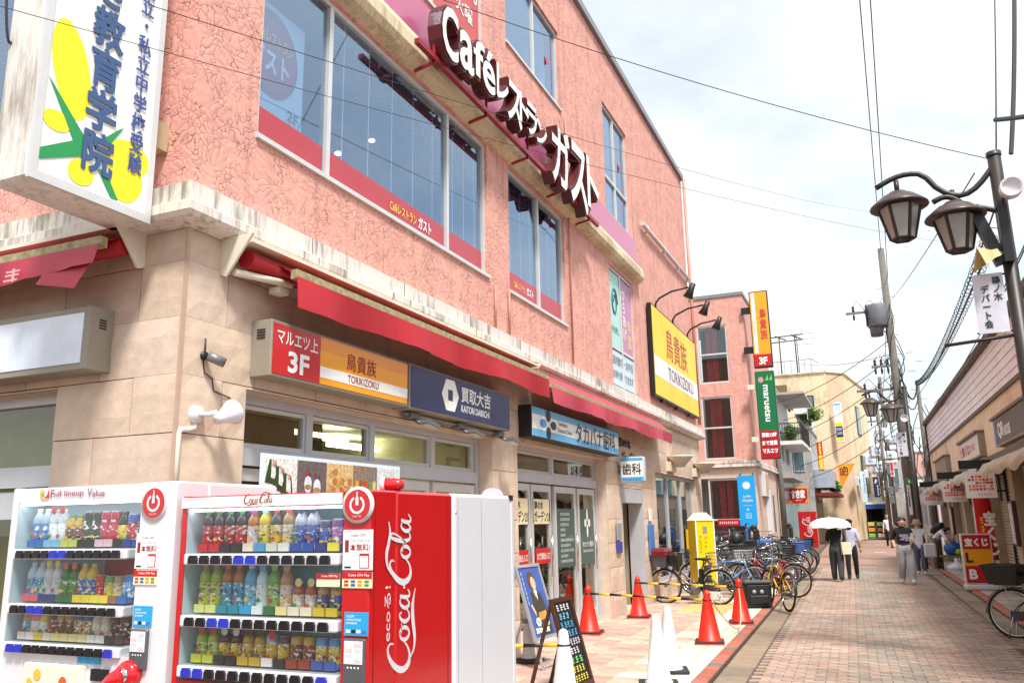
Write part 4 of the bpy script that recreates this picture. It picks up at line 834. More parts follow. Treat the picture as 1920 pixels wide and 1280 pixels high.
def drinkprint(k, la, h, kind, w_):
    dark = sum(la) > 380; key = ('pr', w_, dark, h, kind, k % 3)
    if key not in _bc:
        r = .0325; b = MB()
        if w_: vs, fs, a = _text(w_, .01, 1); wd = .042; ht = min(wd/a, h*.24); b.add([((u-.5)*wd, -r-.001, h*.4+v_*ht) for u, v_ in vs], fs)
        b.disc(0, h*.29, .012, -r-.001, 10, 1, .008)
        _bc[key] = b.mesh('print', [C8(30, 40, 70) if dark else C8(244, 240, 226), C8(*((200, 60, 40), (240, 190, 60), (60, 130, 70))[k % 3])])
    return _bc[key]
def tagmesh(m, w_=.05, h=.03):
    k = ('tag', m.name, w_, h)
    if k not in _bc: _bc[k] = MB().box(-w_/2, w_/2, -.004, .004, 0, h).mesh('price_card', m)
    return _bc[k]
btm = {}
def machine(label, loc, W, H, D, body, win, rows_, bx0, bx1, zs, rowdata, back, header, strip_h=.05, lower=True):
    t = thing('vending_machine', label, 'vending machine', loc, 0)
    x0, x1, z0, z1 = win; dp = .17
    q = MB(); q.bbox(0, W, dp+.03, D, .03, H, .012); q.build('cabinet', body, t)
    q = MB(); q.bbox(0, x0, 0, dp+.03, .03, H, .008); q.bbox(x1, W, 0, dp+.03, .03, H, .008); q.box(x0, x1, .004, dp+.03, z1, H-.003); q.box(x0, x1, .004, dp+.03, .05, z0); q.build('front_frame', body, t)
    q = MB(); q.poly([(x0, dp, z0), (x1, dp, z0), (x1, dp, z1), (x0, dp, z1)]); q.build('backdrop', back, t)
    q = MB(); q.poly([(x0+.001, .01, z0), (x0+.001, dp, z0), (x0+.001, dp, z1), (x0+.001, .01, z1)]); q.poly([(x1-.001, .01, z0), (x1-.001, dp, z0), (x1-.001, dp, z1), (x1-.001, .01, z1)]); q.build('side_liner', PALE, t)
    MB().box(x0+.01, x1-.01, .02, .045, z1-.014, z1-.004).build('light_tube', STRIP, t)
    MB().box(x0, x1, .002, .006, z0, z1).build('window_pane', GL_CLEAR, t)
    if 'bm' not in btm:
        b = MB(); pr = [(-.024, -.019), (-.024, .004), (-.016, .018), (.016, .018), (.024, .004), (.024, -.019)]; b.prism(pr, -.012, 0); btm['bm'] = b.mesh('button', BTN); btm['bl'] = b.mesh('button', BTB)
    for r in range(3):
        zb = zs[r]
        s_ = MB().bbox(bx0-.03, bx1+.03, -.012, .09, zb-.055, zb-.008, .006).build('shelf', WV, t)
        n = len(rowdata[r]); st = (bx1-bx0)/n
        for i, dkey in enumerate(rowdata[r]):
            x = bx0+st*(i+.5); kind, bo, la, ca, h = dkey[:5]
            m_ = drink(kind, bo, la, ca, h)
            o = put('bottle', m_[0], t, (x, .075, zb)); put('label', m_[1], o); put('cap', m_[2], o)
            put('print', drinkprint(i+r*12+n, la, h, kind, NAMED.get((r, i), '') if H < 1.8 else ''), o)
            put('price_card', tagmesh(C8(*dkey[5]), .055, .034), o, (0, -.036, 0.0))
            if len(dkey) > 6: d_ = MB().disc(.016, h*.97, .018, -.03, 12); k = ('disc', dkey[6], h); _bc.setdefault(k, d_.mesh('promo_tag', C8(*dkey[6]))); put('promo_tag', _bc[k], o)
            put('button', btm['bl'] if (i*7+r*3) % 11 in (2, 6) else btm['bm'], t, (x, -.012, zb-.032))
    return t
def badge(t, x, z, r, y, body):
    q = MB(); q.lathe([(0, -.008), (r, -.008), (r, .004)], 32, (x, y, z), 0, 'Y'); q.build('badge', GLOSSW, t)
    q = MB(); q.disc(x, z, r*.84, y-.0095, 32); o = q.build('badge_disc', REDV, t)
    q = MB(); q.add(*arc(x, z, r*.5, r*.36, y-.011, radians(118), radians(422))); q.build('power_ring', GLOSSW, o); q = MB(); q.poly([(x-.05*r*2, y-.0115, z-.02*r), (x+.1*r, y-.0115, z-.02*r), (x+.1*r, y-.0115, z+.34*r), (x+.045*r, y-.0115, z+.48*r), (x+.04*r, y-.0115, z+.72*r), (x-.04*r, y-.0115, z+.72*r), (x-.045*r, y-.0115, z+.48*r), (x-.1*r, y-.0115, z+.34*r)]); q.build('bottle_mark', GLOSSW, o)
    lettering('Coke ON', GLOSSW, o, x-r*.28, x+r*.28, z-r*.66, z-r*.56, y-.011, bold=0)
def arc(x, z, r1, r0, y, a0, a1, n=28):
    v = []
    for i in range(n+1): a = a0+(a1-a0)*i/n; v += [(x+r1*cos(a), y, z+r1*sin(a)), (x+r0*cos(a), y, z+r0*sin(a))]
    return v, [(2*i, 2*i+1, 2*i+3, 2*i+2) for i in range(n)]
def stickers(t, x, y, s=1.0):
    PAP = M('sticker paper', S(244, 242, 242), rough=.4, var=.02)
    n = MB().box(x-.07, x+.07, y-.004, y, 1.476, 1.632).build('promo_sticker', PAP, t); lettering('Coke ON', DRED, n, x-.035, x+.035, 1.606, 1.618, y-.005, bold=0); lettering('1', DRED, n, x-.06, x-.042, 1.545, 1.592, y-.005, bold=.02); lettering('本無料!', DRED, n, x-.036, x+.06, 1.548, 1.578, y-.005, bold=.01); lettering('スタンプでもらえる', CHAR, n, x-.03, x+.055, 1.584, 1.594, y-.005, bold=0)
    MB().box(x+.01, x+.055, y-.006, y-.004, 1.484, 1.54).build('phone_print', REDV, n); MB().box(x+.014, x+.051, y-.0075, y-.006, 1.486, 1.53).build('phone_screen_print', PAP, n); MB().box(x-.06, x-.03, y-.006, y-.004, 1.484, 1.49).build('badge_print', BLACK, n)
    n = MB().box(x-.07, x+.07, y-.004, y, 1.407, 1.468).build('pay_sticker', M('pale yellow sticker', S(246, 236, 190), rough=.4, var=.03), t); MB().box(x-.07, x+.07, y-.0055, y-.004, 1.443, 1.468).build('pay_header', REDV, n); lettering('Coke ON Pay', WPR, n, x-.04, x+.06, 1.449, 1.462, y-.007, bold=.004)
    for i in range(8): MB().box(x-.06+.032*(i % 4), x-.04+.032*(i % 4), y-.0055, y-.004, 1.414+.014*(i//4), 1.423+.014*(i//4)).build('card_logo', C8(*((200, 60, 50), (60, 150, 60), (230, 150, 40), (60, 90, 180))[(i*3) % 4]), n)
    n = MB().box(x-.055, x+.055, y-.004, y, 1.228, 1.316).build('contactless_sticker', M('contactless blue', S(40, 160, 216), rough=.35, var=.03), t)
    for i, w_ in enumerate(('ACCEPT', 'CONTACTLESS', 'PAYMENTS')): lettering(w_, WPR, n, x-.045, x-.045+.0062*len(w_), 1.296-i*.013, 1.304-i*.013, y-.005, bold=.01)
    for i in range(4): MB().box(x-.045+.024*i, x-.026+.024*i, y-.0055, y-.004, 1.238, 1.25).build('card_logo', C8(*((240, 240, 240), (30, 30, 40), (230, 230, 240), (60, 120, 200))[i]), n)
    n = MB().bbox(x-.05, x+.05, y-.018, y, 1.05, 1.218, .005).build('payment_terminal', M('terminal grey', S(84, 86, 90), rough=.35), t); MB().box(x-.042, x+.042, y-.0205, y-.018, 1.125, 1.21).build('screen', M('pay screen', S(214, 196, 206), rough=.2, emit=S(214, 190, 200), es=.35), n)
    for i in range(8): MB().box(x-.036+.04*(i % 2), x-.004+.04*(i % 2), y-.0215, y-.0205, 1.13+.019*(i//2), 1.144+.019*(i//2)).build('screen_key', C8(*((236, 230, 236), (240, 200, 190), (200, 214, 236))[i % 3]), n)
    for i in range(4): MB().disc(x-.024+.016*i, 1.112, .004, y-.019, 8).build('indicator', WPR, n)
# palettes: (kind, body, label, cap, height, card [, promo disc])
W3, K3 = (240, 240, 240), (24, 22, 24)
m1r = [
 [('p', (196, 220, 240), (40, 120, 200), W3, .185, (30, 110, 190))]*2+[('p', (226, 236, 244), (226, 236, 242), W3, .18, (120, 190, 220), (206, 50, 40))]*2+[('p', (210, 170, 40), (90, 60, 30), (90, 160, 60), .15, (200, 200, 90))]*2+[('c', (20, 24, 22), (26, 60, 34), (150, 150, 150), .165, (24, 40, 30))]*2+[('c', (196, 30, 70), (200, 40, 80), (180, 180, 180), .165, (230, 190, 200))]*2+[('p', (40, 36, 24), (226, 196, 50), K3, .16, (40, 40, 36)), ('c', (60, 100, 190), (200, 60, 60), (180, 180, 190), .15, (40, 60, 150))],
 [('p', (200, 226, 240), (60, 160, 214), W3, .18, (210, 90, 110))]*2+[('p', (226, 226, 232), (206, 206, 214), W3, .18, (40, 50, 120), (230, 220, 90))]*2+[('p', (60, 130, 50), (90, 150, 50), (60, 110, 50), .17, (40, 100, 50), (220, 100, 50))]*2+[('p', (230, 190, 70), (60, 110, 190), (240, 220, 130), .175, (230, 200, 60))]*2+[('c', (200, 20, 34), (206, 24, 40), (190, 190, 190), .125, (240, 220, 60)), ('c', (90, 160, 60), (230, 210, 80), (190, 190, 190), .12, (240, 220, 60)), ('c', (190, 150, 100), (226, 200, 160), (190, 190, 190), .12, (150, 110, 80)), ('c', (70, 120, 200), (120, 170, 220), (190, 190, 190), .125, (60, 110, 190))],
 [('p', (226, 150, 60), (60, 170, 210), W3, .14, (230, 220, 210)), ('p', (226, 130, 160), (236, 226, 230), W3, .14, (240, 230, 230)), ('p', (226, 200, 90), (240, 236, 220), W3, .135, (230, 200, 60)), ('c', (120, 40, 36), (150, 60, 50), (170, 150, 90), .12, (230, 220, 200))]+[('c', (190, 150, 60), (120, 80, 40), (170, 150, 90), .12, (230, 214, 150))]*2+[('c', (40, 90, 160), (190, 160, 90), (150, 150, 160), .125, (230, 214, 160))]*2+[('s', (214, 206, 190), (226, 220, 206), W3, .14, (226, 226, 220), (160, 60, 60))]*2+[('c', (40, 40, 44), (60, 54, 50), (120, 120, 120), .13, (40, 50, 60)), ('c', (110, 60, 44), (80, 50, 40), (150, 130, 110), .12, (70, 60, 60))]]
m2r = [
 [('p', (50, 24, 22), (206, 24, 36), W3, .18, (200, 20, 30), (40, 110, 60))]*2+[('p', (44, 22, 22), (190, 24, 34), K3, .18, (30, 26, 26), (30, 140, 80))]*2+[('p', (190, 120, 50), (226, 210, 226), (230, 150, 60), .175, (230, 214, 190), (150, 60, 130)), ('p', (236, 206, 40), (240, 214, 60), (240, 220, 60), .18, (70, 150, 200), (130, 190, 220)), ('p', (66, 62, 56), (226, 190, 50), K3, .18, (210, 210, 200), (190, 40, 40)), ('p', (176, 140, 90), (226, 206, 160), (150, 110, 60), .18, (226, 220, 210), (190, 40, 40))]+[('p', (200, 216, 240), (40, 80, 180), (50, 80, 170), .175, (30, 70, 160), (30, 34, 80))]*2+[('c', (24, 40, 100), (60, 90, 180), (180, 180, 190), .125, (30, 50, 120)), ('c', (120, 40, 150), (190, 110, 200), (200, 200, 200), .13, (236, 220, 60))],
 [('p', (150, 180, 50), (190, 206, 70), (130, 170, 50), .205, (220, 220, 130), (170, 110, 80))]*2+[('p', (170, 100, 50), (50, 160, 190), (190, 120, 60), .205, (30, 140, 160), (190, 70, 60))]*2+[('p', (90, 170, 214), (120, 190, 224), W3, .2, (40, 160, 210)), ('p', (206, 226, 236), (226, 236, 240), W3, .195, (230, 236, 236), (60, 170, 210)), ('p', (110, 170, 70), (150, 196, 110), (120, 170, 80), .2, (40, 110, 60), (150, 180, 110)), ('p', (200, 130, 110), (232, 200, 196), (210, 150, 130), .195, (236, 220, 150), (160, 160, 110))]+[('s', (190, 80, 50), (226, 206, 190), W3, .135, (236, 226, 200), (220, 210, 150))]*2+[('s', (206, 150, 80), (40, 70, 150), (220, 200, 170), .135, (220, 190, 40), (150, 160, 70))]*2,
 [('s', (160, 190, 60), (200, 214, 90), (150, 180, 60), .135, (190, 200, 70), (190, 50, 70))]*2+[('s', (40, 40, 46), (226, 190, 40), K3, .135, (34, 34, 40), (200, 200, 190))]*2+[('s', (190, 150, 60), (210, 170, 70), (170, 130, 50), .135, (196, 160, 60), (60, 44, 40))]*2+[('c', (120, 180, 226), (226, 180, 60), (190, 190, 200), .125, (230, 226, 226), (200, 40, 50)), ('c', (50, 50, 54), (226, 190, 50), (150, 150, 150), .12, (40, 40, 44))]+[('c', (200, 160, 50), (130, 80, 50), (180, 160, 90), .12, (150, 60, 50))]*2+[('c', (60, 150, 214), (226, 190, 60), (180, 190, 200), .12, (60, 90, 170))]*2]
# white machine on the left: front plane Y=2.86, X -3.985..-2.9
v1 = machine('white drinks vending machine with red power badge, left of the red one', (-3.985, 2.86, 0), 1.085, 1.86, .7, WV, (.045, .87, 1.1, 1.787), 3, .09, .79, (1.572, 1.318, 1.142), m1r, PALE, None)
lettering('ull lineup', M('plum letter', S(150, 50, 80), var=0), v1, .3, .5, 1.806, 1.838, -.002, bold=.006); lettering('F', MATS['plum letter'], v1, .275, .298, 1.806, 1.845, -.002, bold=-.004); lettering('V', MATS['plum letter'], v1, .525, .555, 1.806, 1.845, -.002, bold=-.004); lettering('alue', MATS['plum letter'], v1, .558, .64, 1.806, 1.834, -.002, bold=.006)
q = MB(); q.disc(.215, 1.835, .012, -.003, 12); ribbon(q, ((.2, 1.83, .006), (.22, 1.808, .012), (.24, 1.815, .008)), -.003); q.build('heart_mark', M('gold heart', S(226, 180, 60), var=0), v1); q = MB(); ribbon(q, ((.262, 1.843, .006), (.258, 1.818, .014), (.24, 1.806, .006)), -.004); q.build('heart_mark', REDV, v1)
badge(v1, .962, 1.765, .08, -.0, WV); stickers(v1, .94, -.001)
MB().box(.5, .82, .155, .16, 1.36, 1.53).build('red_backdrop', M('red dotted card', S(196, 20, 34), rough=.4, var=.1, scale=14), v1)
MB().box(.56, .7, -.004, .0, 1.06, 1.09).build('blue_sticker', MATS['contactless blue'], v1)
q = MB().bbox(.23, .62, -.02, .01, .55, 1.05, .006); q.build('advert_panel', M('advert panel', S(226, 220, 206), rough=.3), v1)
q = MB(); q.disc(.33, 1.0, .025, -.023, 14, 0); q.disc(.5, .975, .025, -.023, 14, 1); ribbon(q, ((.27, .98, .02), (.33, .9, .08), (.4, .86, .05)), -.023, 0); ribbon(q, ((.55, .94, .02), (.5, .86, .08), (.42, .84, .05)), -.023, 1); q.build('dancing_mark', [M('gold heart', None), M('rust print', S(200, 90, 40), var=0)], v1)
MB().box(.66, .76, -.012, .0, .99, 1.04).build('coin_display', BLACK, v1)
q = MB().lathe([(0, -.05), (.05, -.05), (.06, -.03), (.06, 0)], 18, (.9, 0, 1.03), 0, 'Y'); q.tube([(.9, -.03, 1.03), (.82, -.035, 1.0), (.76, -.03, .93)], [.045, .035, .045], 10); q.build('coin_return', REDV, v1); MB().lathe([(0, -.056), (.03, -.056), (.03, -.05)], 14, (.9, 0, 1.03), 0, 'Y').build('coin_slot', CHROME, v1)
MB().box(-.003, .002, .1, .6, .4, 1.5).build('side_seam', WV, v1)
# red machine
v2 = machine('red cola vending machine with white script on its side', (-2.872, 2.87, 0), 1.0, 1.79, .71, REDV, (.03, .868, 1.015, 1.735), 3, .07, .83, (1.548, 1.29, 1.085), m2r, ICE, None)
MB().box(.008, .862, -.008, .004, 1.737, 1.782).build('header_panel', WSGN, v2); put_logo(DRED, v2, .36, 1.75, .03, -.0095)
badge(v2, .945, 1.73, .073, -.004, REDV); stickers(v2, .946, -.001)
n = MB().box(.75, .862, -.002, .001, 1.41, 1.462).build('pay_sticker', MATS['pale yellow sticker'], v2); MB().box(.75, .862, -.004, -.002, 1.44, 1.462).build('pay_header', REDV, n); lettering('Coke ON Pay', WPR, n, .775, .855, 1.445, 1.457, -.0055, bold=.004)
MB().box(.75, .862, .16, .165, 1.52, 1.73).build('backdrop_card', M('teal card', S(70, 160, 180), rough=.4, var=.2, scale=12), v2)
# script on its side: side plane local x = 1.0, reading upwards
sd = thing('x', 'x', 'x'); bpy.data.objects.remove(sd)
q = script_logo(0); q.v = [(1.0005-p[1], .315-p[2]*.135, 1.055+p[0]*.119) for p in q.v]; q.build('script_lettering', GLOSSW, v2)
vs, fs, _a = _text('ecoる!', .004, 1); MB().add([(1.001, .16-b*.045, 1.19+a*.215) for a, b in vs], fs).build('lettering', GLOSSW, v2)
# third, white machine behind it
for yy in (.035, .66): MB().box(1.0, 1.0012, yy, yy+.004, .05, 1.77).build('side_seam', M('seam red', S(120, 8, 16), rough=.5), v2)
for z in (.1, 1.0, 1.74): MB().lathe([(0, .0025), (.006, .002), (.007, 0)], 8, (1.0, .02, z), 0, 'X').build('rivet', CHROME, v2)
v3 = thing('vending_machine', 'plain white machine side standing behind the red cola machine', 'vending machine', (-2.86, 3.59, 0), 0)
MB().bbox(0, .99, 0, .715, .03, 1.792, .015).build('cabinet', GLOSSW, v3); MB().bbox(.985, .993, .68, .71, .05, 1.785, .002).build('door_edge', WV, v3); MB().box(.985, .996, .66, .7, 1.77, 1.797).build('hinge', BLACK, v3)
for yy in (.04, .3): MB().box(.99, .9912, yy, yy+.003, .06, 1.76).build('side_seam', M('seam grey', S(150, 150, 156), rough=.5), v3)
for z in (.12, .9, 1.7): MB().lathe([(0, .0025), (.006, .002), (.007, 0)], 8, (.99, .02, z), 0, 'X').build('rivet', CHROME, v3)
q = MB(); pts = [(.06*cos(a), .05*sin(a)) for a in [pi*i/14 for i in range(15)]]; q.prism(pts, -.02, .02); q.v = [(.87+p[0], .7+p[1], 1.79+p[2]) for p in q.v]; q.build('top_badge', M('pale pink badge', S(226, 180, 200), rough=.3), v3)
for (x, a) in ((.12, 0), (.86, 0)): MB().box(x-.05, x+.05, .05, .15, 0, .035).build('foot', DARK, v3); MB().box(x-.05, x+.05, .05, .15, 0, .035).build('foot', DARK, v1); MB().box(x-.05, x+.05, .05, .15, 0, .035).build('foot', DARK, v2)
# red horn lying on the red machine
t = thing('beacon_lamp', 'red domed lamp with pale lens on top of red vending machine', 'lamp', (-1.96, 3.12, 1.79), .3); t.scale = (.55, .55, .6)
q = MB().lathe([(0, .15), (.03, .145), (.043, .1), (.045, .03), (.043, .0)], 16, axis='X'); q.v = [(p[0], p[1], p[2]+.05) for p in q.v]; q.build('dome', REDV, t); q = MB().lathe([(.052, .0), (.055, -.02), (.05, -.035), (.03, -.045), (0, -.048)], 16, axis='X'); q.v = [(p[0], p[1], p[2]+.05) for p in q.v]; q.build('lens', M('pale lens', S(236, 214, 220), rough=.15), t); MB().box(.0, .12, -.03, .03, 0, .012).build('base', BLACK, t)
# food photographs in the shop window behind
t = thing('window_poster', 'strip of food photographs fixed low in the stone-framed shop window', 'poster', (-4.25, 5.02, 0), A90)
MB().box(0, 2.0, 0, .02, 1.88, 2.2).build('board', POSTW, t)
FD = lambda r, g, b: M('food %d %d %d' % (r, g, b), S(r, g, b), rough=.5, var=.3, scale=40)
for i, c in enumerate(((236, 232, 226), (112, 96, 100), (222, 186, 130), (150, 120, 96), (220, 224, 228))): MB().box(.03+i*.39, .42+i*.39 if i < 4 else 1.97, -.004, .001, 1.9, 2.17).build('photograph', FD(*c), t)
def blob(x, z, r, c, rz=None, lay=0): MB().disc(x, z, r, -.006-.0015*lay, 14, 0, rz).build('food_print', FD(*c), t)
for i in range(3):
    x = .1+i*.09; z = 2.1-i*.05; MB().poly([(x-.07, -.006-i*.002, z-.12), (x+.09, -.006-i*.002, z-.14), (x+.06, -.006-i*.002, z+.04), (x-.02, -.006-i*.002, z+.06)]).build('food_print', FD(52, 74, 36), t); MB().poly([(x-.0, -.0075-i*.002, z-.08), (x+.06, -.0075-i*.002, z-.1), (x+.045, -.0075-i*.002, z+.03), (x, -.0075-i*.002, z+.05)]).build('food_print', FD(240, 236, 230), t); blob(x+.03, z+.03, .02, (226, 150, 130), lay=5)
for x, z in ((.56, 2.02), (.68, 2.0)): blob(x, z-.04, .05, (236, 234, 236), .07); blob(x, z-.06, .045, (180, 130, 90), .02, 1); blob(x-.015, z+.05, .02, (190, 40, 50), lay=1); blob(x+.02, z+.04, .014, (60, 70, 130), lay=2); blob(x+.01, z+.07, .014, (80, 140, 60), lay=2)
for i in range(14): blob(.86+.055*(i % 6)+.01*(i//6), 1.93+.075*(i//6)+.02*(i % 2), .034, ((214, 160, 90), (200, 130, 60), (226, 190, 140), (190, 120, 50))[i % 4], .027, i % 4)
for i in range(5): c = ((220, 170, 50), (150, 90, 60), (200, 80, 50), (120, 150, 70), (226, 200, 120))[i]; MB().box(1.24+i*.07, 1.285+i*.07, -.007, -.004, 1.92, 2.04).build('food_print', FD(*c), t); MB().box(1.26+i*.07, 1.264+i*.07, -.008, -.004, 2.04, 2.14).build('food_print', FD(60, 150, 190), t)
for i in range(4): blob(1.72+.05*i, 2.0+.03*(i % 2), .035, ((90, 150, 60), (214, 170, 90), (226, 220, 200), (200, 90, 60))[i], .06, i)
# ================================================================ things on the sidewalk
CRED = M('cone red', S(230, 44, 24), rough=.45, var=.14, scale=9); CWH = M('cone white', S(222, 220, 220), rough=.45, var=.1, scale=9); RUBB = M('cone rubber', S(50, 46, 46), rough=.8)
def cone_meshes():
    c = MB().lathe([(.17, .035), (.165, .06), (.15, .07), (.045, .62), (.05, .63), (.05, .655), (.036, .665), (.03, .69), (.0, .7)], 24)
    b = MB().bbox(-.19, .19, -.19, .19, .015, .045, .012); f = MB().bbox(-.2, .2, -.2, .2, 0, .016, .006)
    return c.mesh('cone_body', CRED), b.mesh('rubber_weight', RUBB), f.mesh('cone_foot', CRED)
cm = cone_meshes()
for (x, y, lb) in ((-2.29, 11.9, 'red traffic cone on the cream edge tiles, nearest the camera'), (-2.21, 14.22, 'red traffic cone near the black bag at the kerb'), (-4.0, 14.61, 'red traffic cone in front of the passage doorway'), (-4.17, 12.39, 'red traffic cone beside the dental clinic glass door')):
    t = thing('traffic_cone', lb, 'traffic cone', (x, y, 0), random.uniform(-.2, .3), 'red cones roping off the forecourt')
    put('cone_body', cm[0], t); put('rubber_weight', cm[1], t); put('cone_foot', cm[2], t)
    if y == 12.39:
        q = MB()
        for i in range(9): z = .12+i*.05; r = .168-.19*z; q.add([(r*cos(a), r*sin(a), zz_) for a in (-.15, .15) for zz_ in (z, z+.036)], [(0, 2, 3, 1)])
        q.build('print', WPR, t)
for (x, y, lb) in ((onZ(1236, 1285).x, onZ(1236, 1285).y, 'white rounded cone on black base, the left of the pair'), (onZ(1257, 1259).x, onZ(1257, 1259).y, 'white rounded cone on black base, right and behind its pair'), (-2.74, 7.4, 'white rounded cone in front of the chalkboard')):
    t = thing('traffic_cone', lb, 'traffic cone', (x, y, 0), .3, 'white cones by the kerb')
    MB().lathe([(.145, .03), (.14, .05), (.125, .06), (.05, .62), (.046, .66), (.035, .685), (.015, .698), (0, .7)], 24).build('cone_body', CWH, t)
    q = MB().bbox(-.2, .2, -.17, .17, 0, .04, .012); q.build('rubber_weight', RUBB, t)
p = onZ(992, 1240); t = thing('bollard_cone', 'grey-white post cone half hidden by vending machine', 'traffic cone', (p.x, p.y, 0), 0)
MB().lathe([(.1, .03), (.095, .05), (.075, .1), (.055, .62), (.05, .68), (0, .7)], 18).build('cone_body', M('grey white plastic', S(206, 206, 206), rough=.5), t); MB().lathe([(.0785, .45), (.079, .46), (.0785, .5)], 18).build('stripe', M('grey stripe', S(120, 124, 130)), t); MB().lathe([(0, 0), (.2, 0), (.2, .03), (.1, .05), (0, .05)], 8).build('rubber_weight', RUBB, t)
YB = M('bar yellow', S(240, 196, 30), rough=.4); BB = M('bar black', S(26, 26, 26), rough=.4)
def cone_bar(a, b, label):
    a = Vector(a); b = Vector(b); t = thing('cone_bar', label, 'barrier bar', a, 0, 'striped bars between cones'); d = b-a; n = max(3, int(d.length/.19)); 
    for i in range(n):
        MB().cyl(d*(i/n), d*((i+1)/n), .017, n=8).build('stripe', YB if i % 2 else BB, t)
    for e in (Vector((0, 0, 0)), d):
        MB().tube([e+Vector((.055*cos(a_), .055*sin(a_), 0)) for a_ in [2*pi*i/12 for i in range(12)]], .01, 6, closed=True).build('end_ring', BB, t)
cone_bar((-4.17, 12.39, .58), (-2.29, 11.9, .56), 'black and yellow striped bar between the two nearer red cones')
cone_bar((-4.0, 14.61, .58), (-2.21, 14.22, .56), 'black and yellow striped bar between the two farther red cones')
cone_bar((-3.9, 7.35, .5), (-2.74, 7.4, .56), 'black and yellow striped bar hooked on the white cone by the chalkboard')
t = thing('rope', 'slack beige rope tied between the two kerbside red cones', 'rope', (0, 0, 0)); a = Vector((-2.25, 11.9, .58)); b = Vector((-2.21, 14.2, .56))
MB().tube([a.lerp(b, i/14)-Vector((-.15*sin(pi*i/14), 0, .5*sin(pi*i/14))) for i in range(15)], .009, 6).build('cord', M('beige cord', S(220, 196, 150), rough=.8), t)
# A-frame poster stand facing the street
def leaning(t, W, z0, z1, lean, frame_m, panel_m, fw=.035):
    """sign frame leaning back; returns an Empty-like transform: parts are built in the tilted plane"""
    r = Matrix.Rotation(-lean, 4, 'X')
    def T_(mb): mb.v = [tuple(r@Vector(p)) for p in mb.v]; return mb
    q = MB(); q.box(0, fw, -.012, .018, z0, z1); q.box(W-fw, W, -.012, .018, z0, z1); q.box(fw, W-fw, -.012, .018, z0, z0+fw); q.box(fw, W-fw, -.012, .018, z1-fw, z1); T_(q).build('frame', frame_m, t)
    q = MB().box(fw*.5, W-fw*.5, .0, .012, z0+fw*.5, z1-fw*.5); T_(q).build('panel', panel_m, t)
    return T_
pa = onZ(1036, 1246); SILV = M('silver frame', S(196, 200, 206), rough=.35, metal=.5)
t = thing('poster_stand', 'silver A-frame poster stand showing a woman in dark dress', 'sign', (-3.68, 9.25, 0), A90-.1)
T_ = leaning(t, .6, .32, 1.2, .3, SILV, M('poster blue', S(70, 100, 170), rough=.35, var=.15, scale=2))
for x in (0, .57): q = MB().box(x, x+.03, -.01, .015, 0, .32); T_(q).build('leg', SILV, t); MB().bar((x+.015, .33, 1.1), (x+.015, .75, 0), .025, .025).build('rear_leg', SILV, t)
q = MB().box(.03, .57, -.01, .012, .06, .085); T_(q).build('crossbar', SILV, t)
sk = M('poster skin', S(226, 180, 150), var=.05); hr = M('poster hair', S(96, 70, 50), var=.1); ks = M('poster kimono', S(66, 66, 56), var=.12); ob_ = M('poster sash', S(196, 150, 80), var=.1)
def dec(pts, m, k, name='poster_print'): q = MB().poly([(x, -.002-.0012*k, z) for x, z in pts]); T_(q).build(name, m, t)
el = lambda cx, cz, rx, rz, n=18: [(cx+rx*cos(2*pi*i/n), cz+rz*sin(2*pi*i/n)) for i in range(n)]
dec(el(.3, 1.0, .09, .115), hr, 1); dec(el(.325, .97, .058, .08), sk, 2); dec([(.29, .9), (.34, .9), (.35, .86), (.3, .8), (.28, .86)], sk, 3)
dec([(.2, .86), (.3, .88), (.36, .88), (.44, .84), (.5, .62), (.5, .37), (.18, .37), (.2, .6)], ks, 1); dec([(.3, .88), (.355, .88), (.33, .76)], WPR, 4); dec([(.24, .62), (.46, .64), (.46, .55), (.24, .53)], ob_, 2); dec([(.12, .72), (.16, .73), (.25, .56), (.21, .54)], sk, 3); dec(el(.42, .5, .05, .04), sk, 3); dec([(.24, .72), (.28, .7), (.2, .42), (.16, .5)], ks, 4)
hx = [(.2+.06*a_, .52+.055*b_) for a_, b_ in ((-1, 0), (-.5, .9), (.5, .9), (1, 0), (.5, -.9), (-.5, -.9))]; dec(hx, WPR, 5); dec([(.185, .505), (.215, .505), (.215, .535), (.185, .535)], ks, 6)
o = lettering('買取大吉', WPR, t, .08, .42, .395, .455, -.006, bold=.01, fat=.002); o.data.transform(Matrix.Rotation(-.3, 4, 'X')); o = lettering('#7', WPR, t, .08, .105, .72, 1.12, -.006, bold=0); o.data.transform(Matrix.Rotation(-.3, 4, 'X'))
# chalkboard
WOODD = M('dark stained wood', S(74, 40, 30), rough=.5, var=.15, scale=12); BOARD = M('chalkboard', S(24, 26, 26), rough=.6, var=.1)
t = thing('chalkboard', 'dark wooden A-frame chalkboard with coloured chalk handwriting', 'sign', (-2.84, 7.95, 0), A90-.08)
T_ = leaning(t, .5, .06, .93, .27, WOODD, BOARD, .045)
for x in (0, .465): MB().bar((x+.018, .24, .86), (x+.018, .5, 0), .03, .03).build('rear_leg', WOODD, t); q = MB().box(x, x+.035, -.01, .018, 0, .06); T_(q).build('leg', WOODD, t)
for i, (s_, c, x0, x1) in enumerate((('#4', (236, 236, 236), .08, .4), ('#3', (130, 210, 230), .1, .34), ('#4', (80, 180, 236), .08, .4), ('#5', (80, 180, 236), .07, .43), ('#6', (236, 226, 240), .08, .44), ('#4', (236, 226, 240), .08, .36), ('#3', (120, 220, 130), .1, .4), ('#4', (240, 220, 60), .1, .38), ('#5', (240, 220, 60), .1, .42))):
    o = lettering(s_, C8(*c), t, x0, x1, .8-i*.085, .865-i*.085, -.004, bold=.0, fat=.0015, name='chalk_writing'); o.data.transform(Matrix.Rotation(-.27, 4, 'X'))
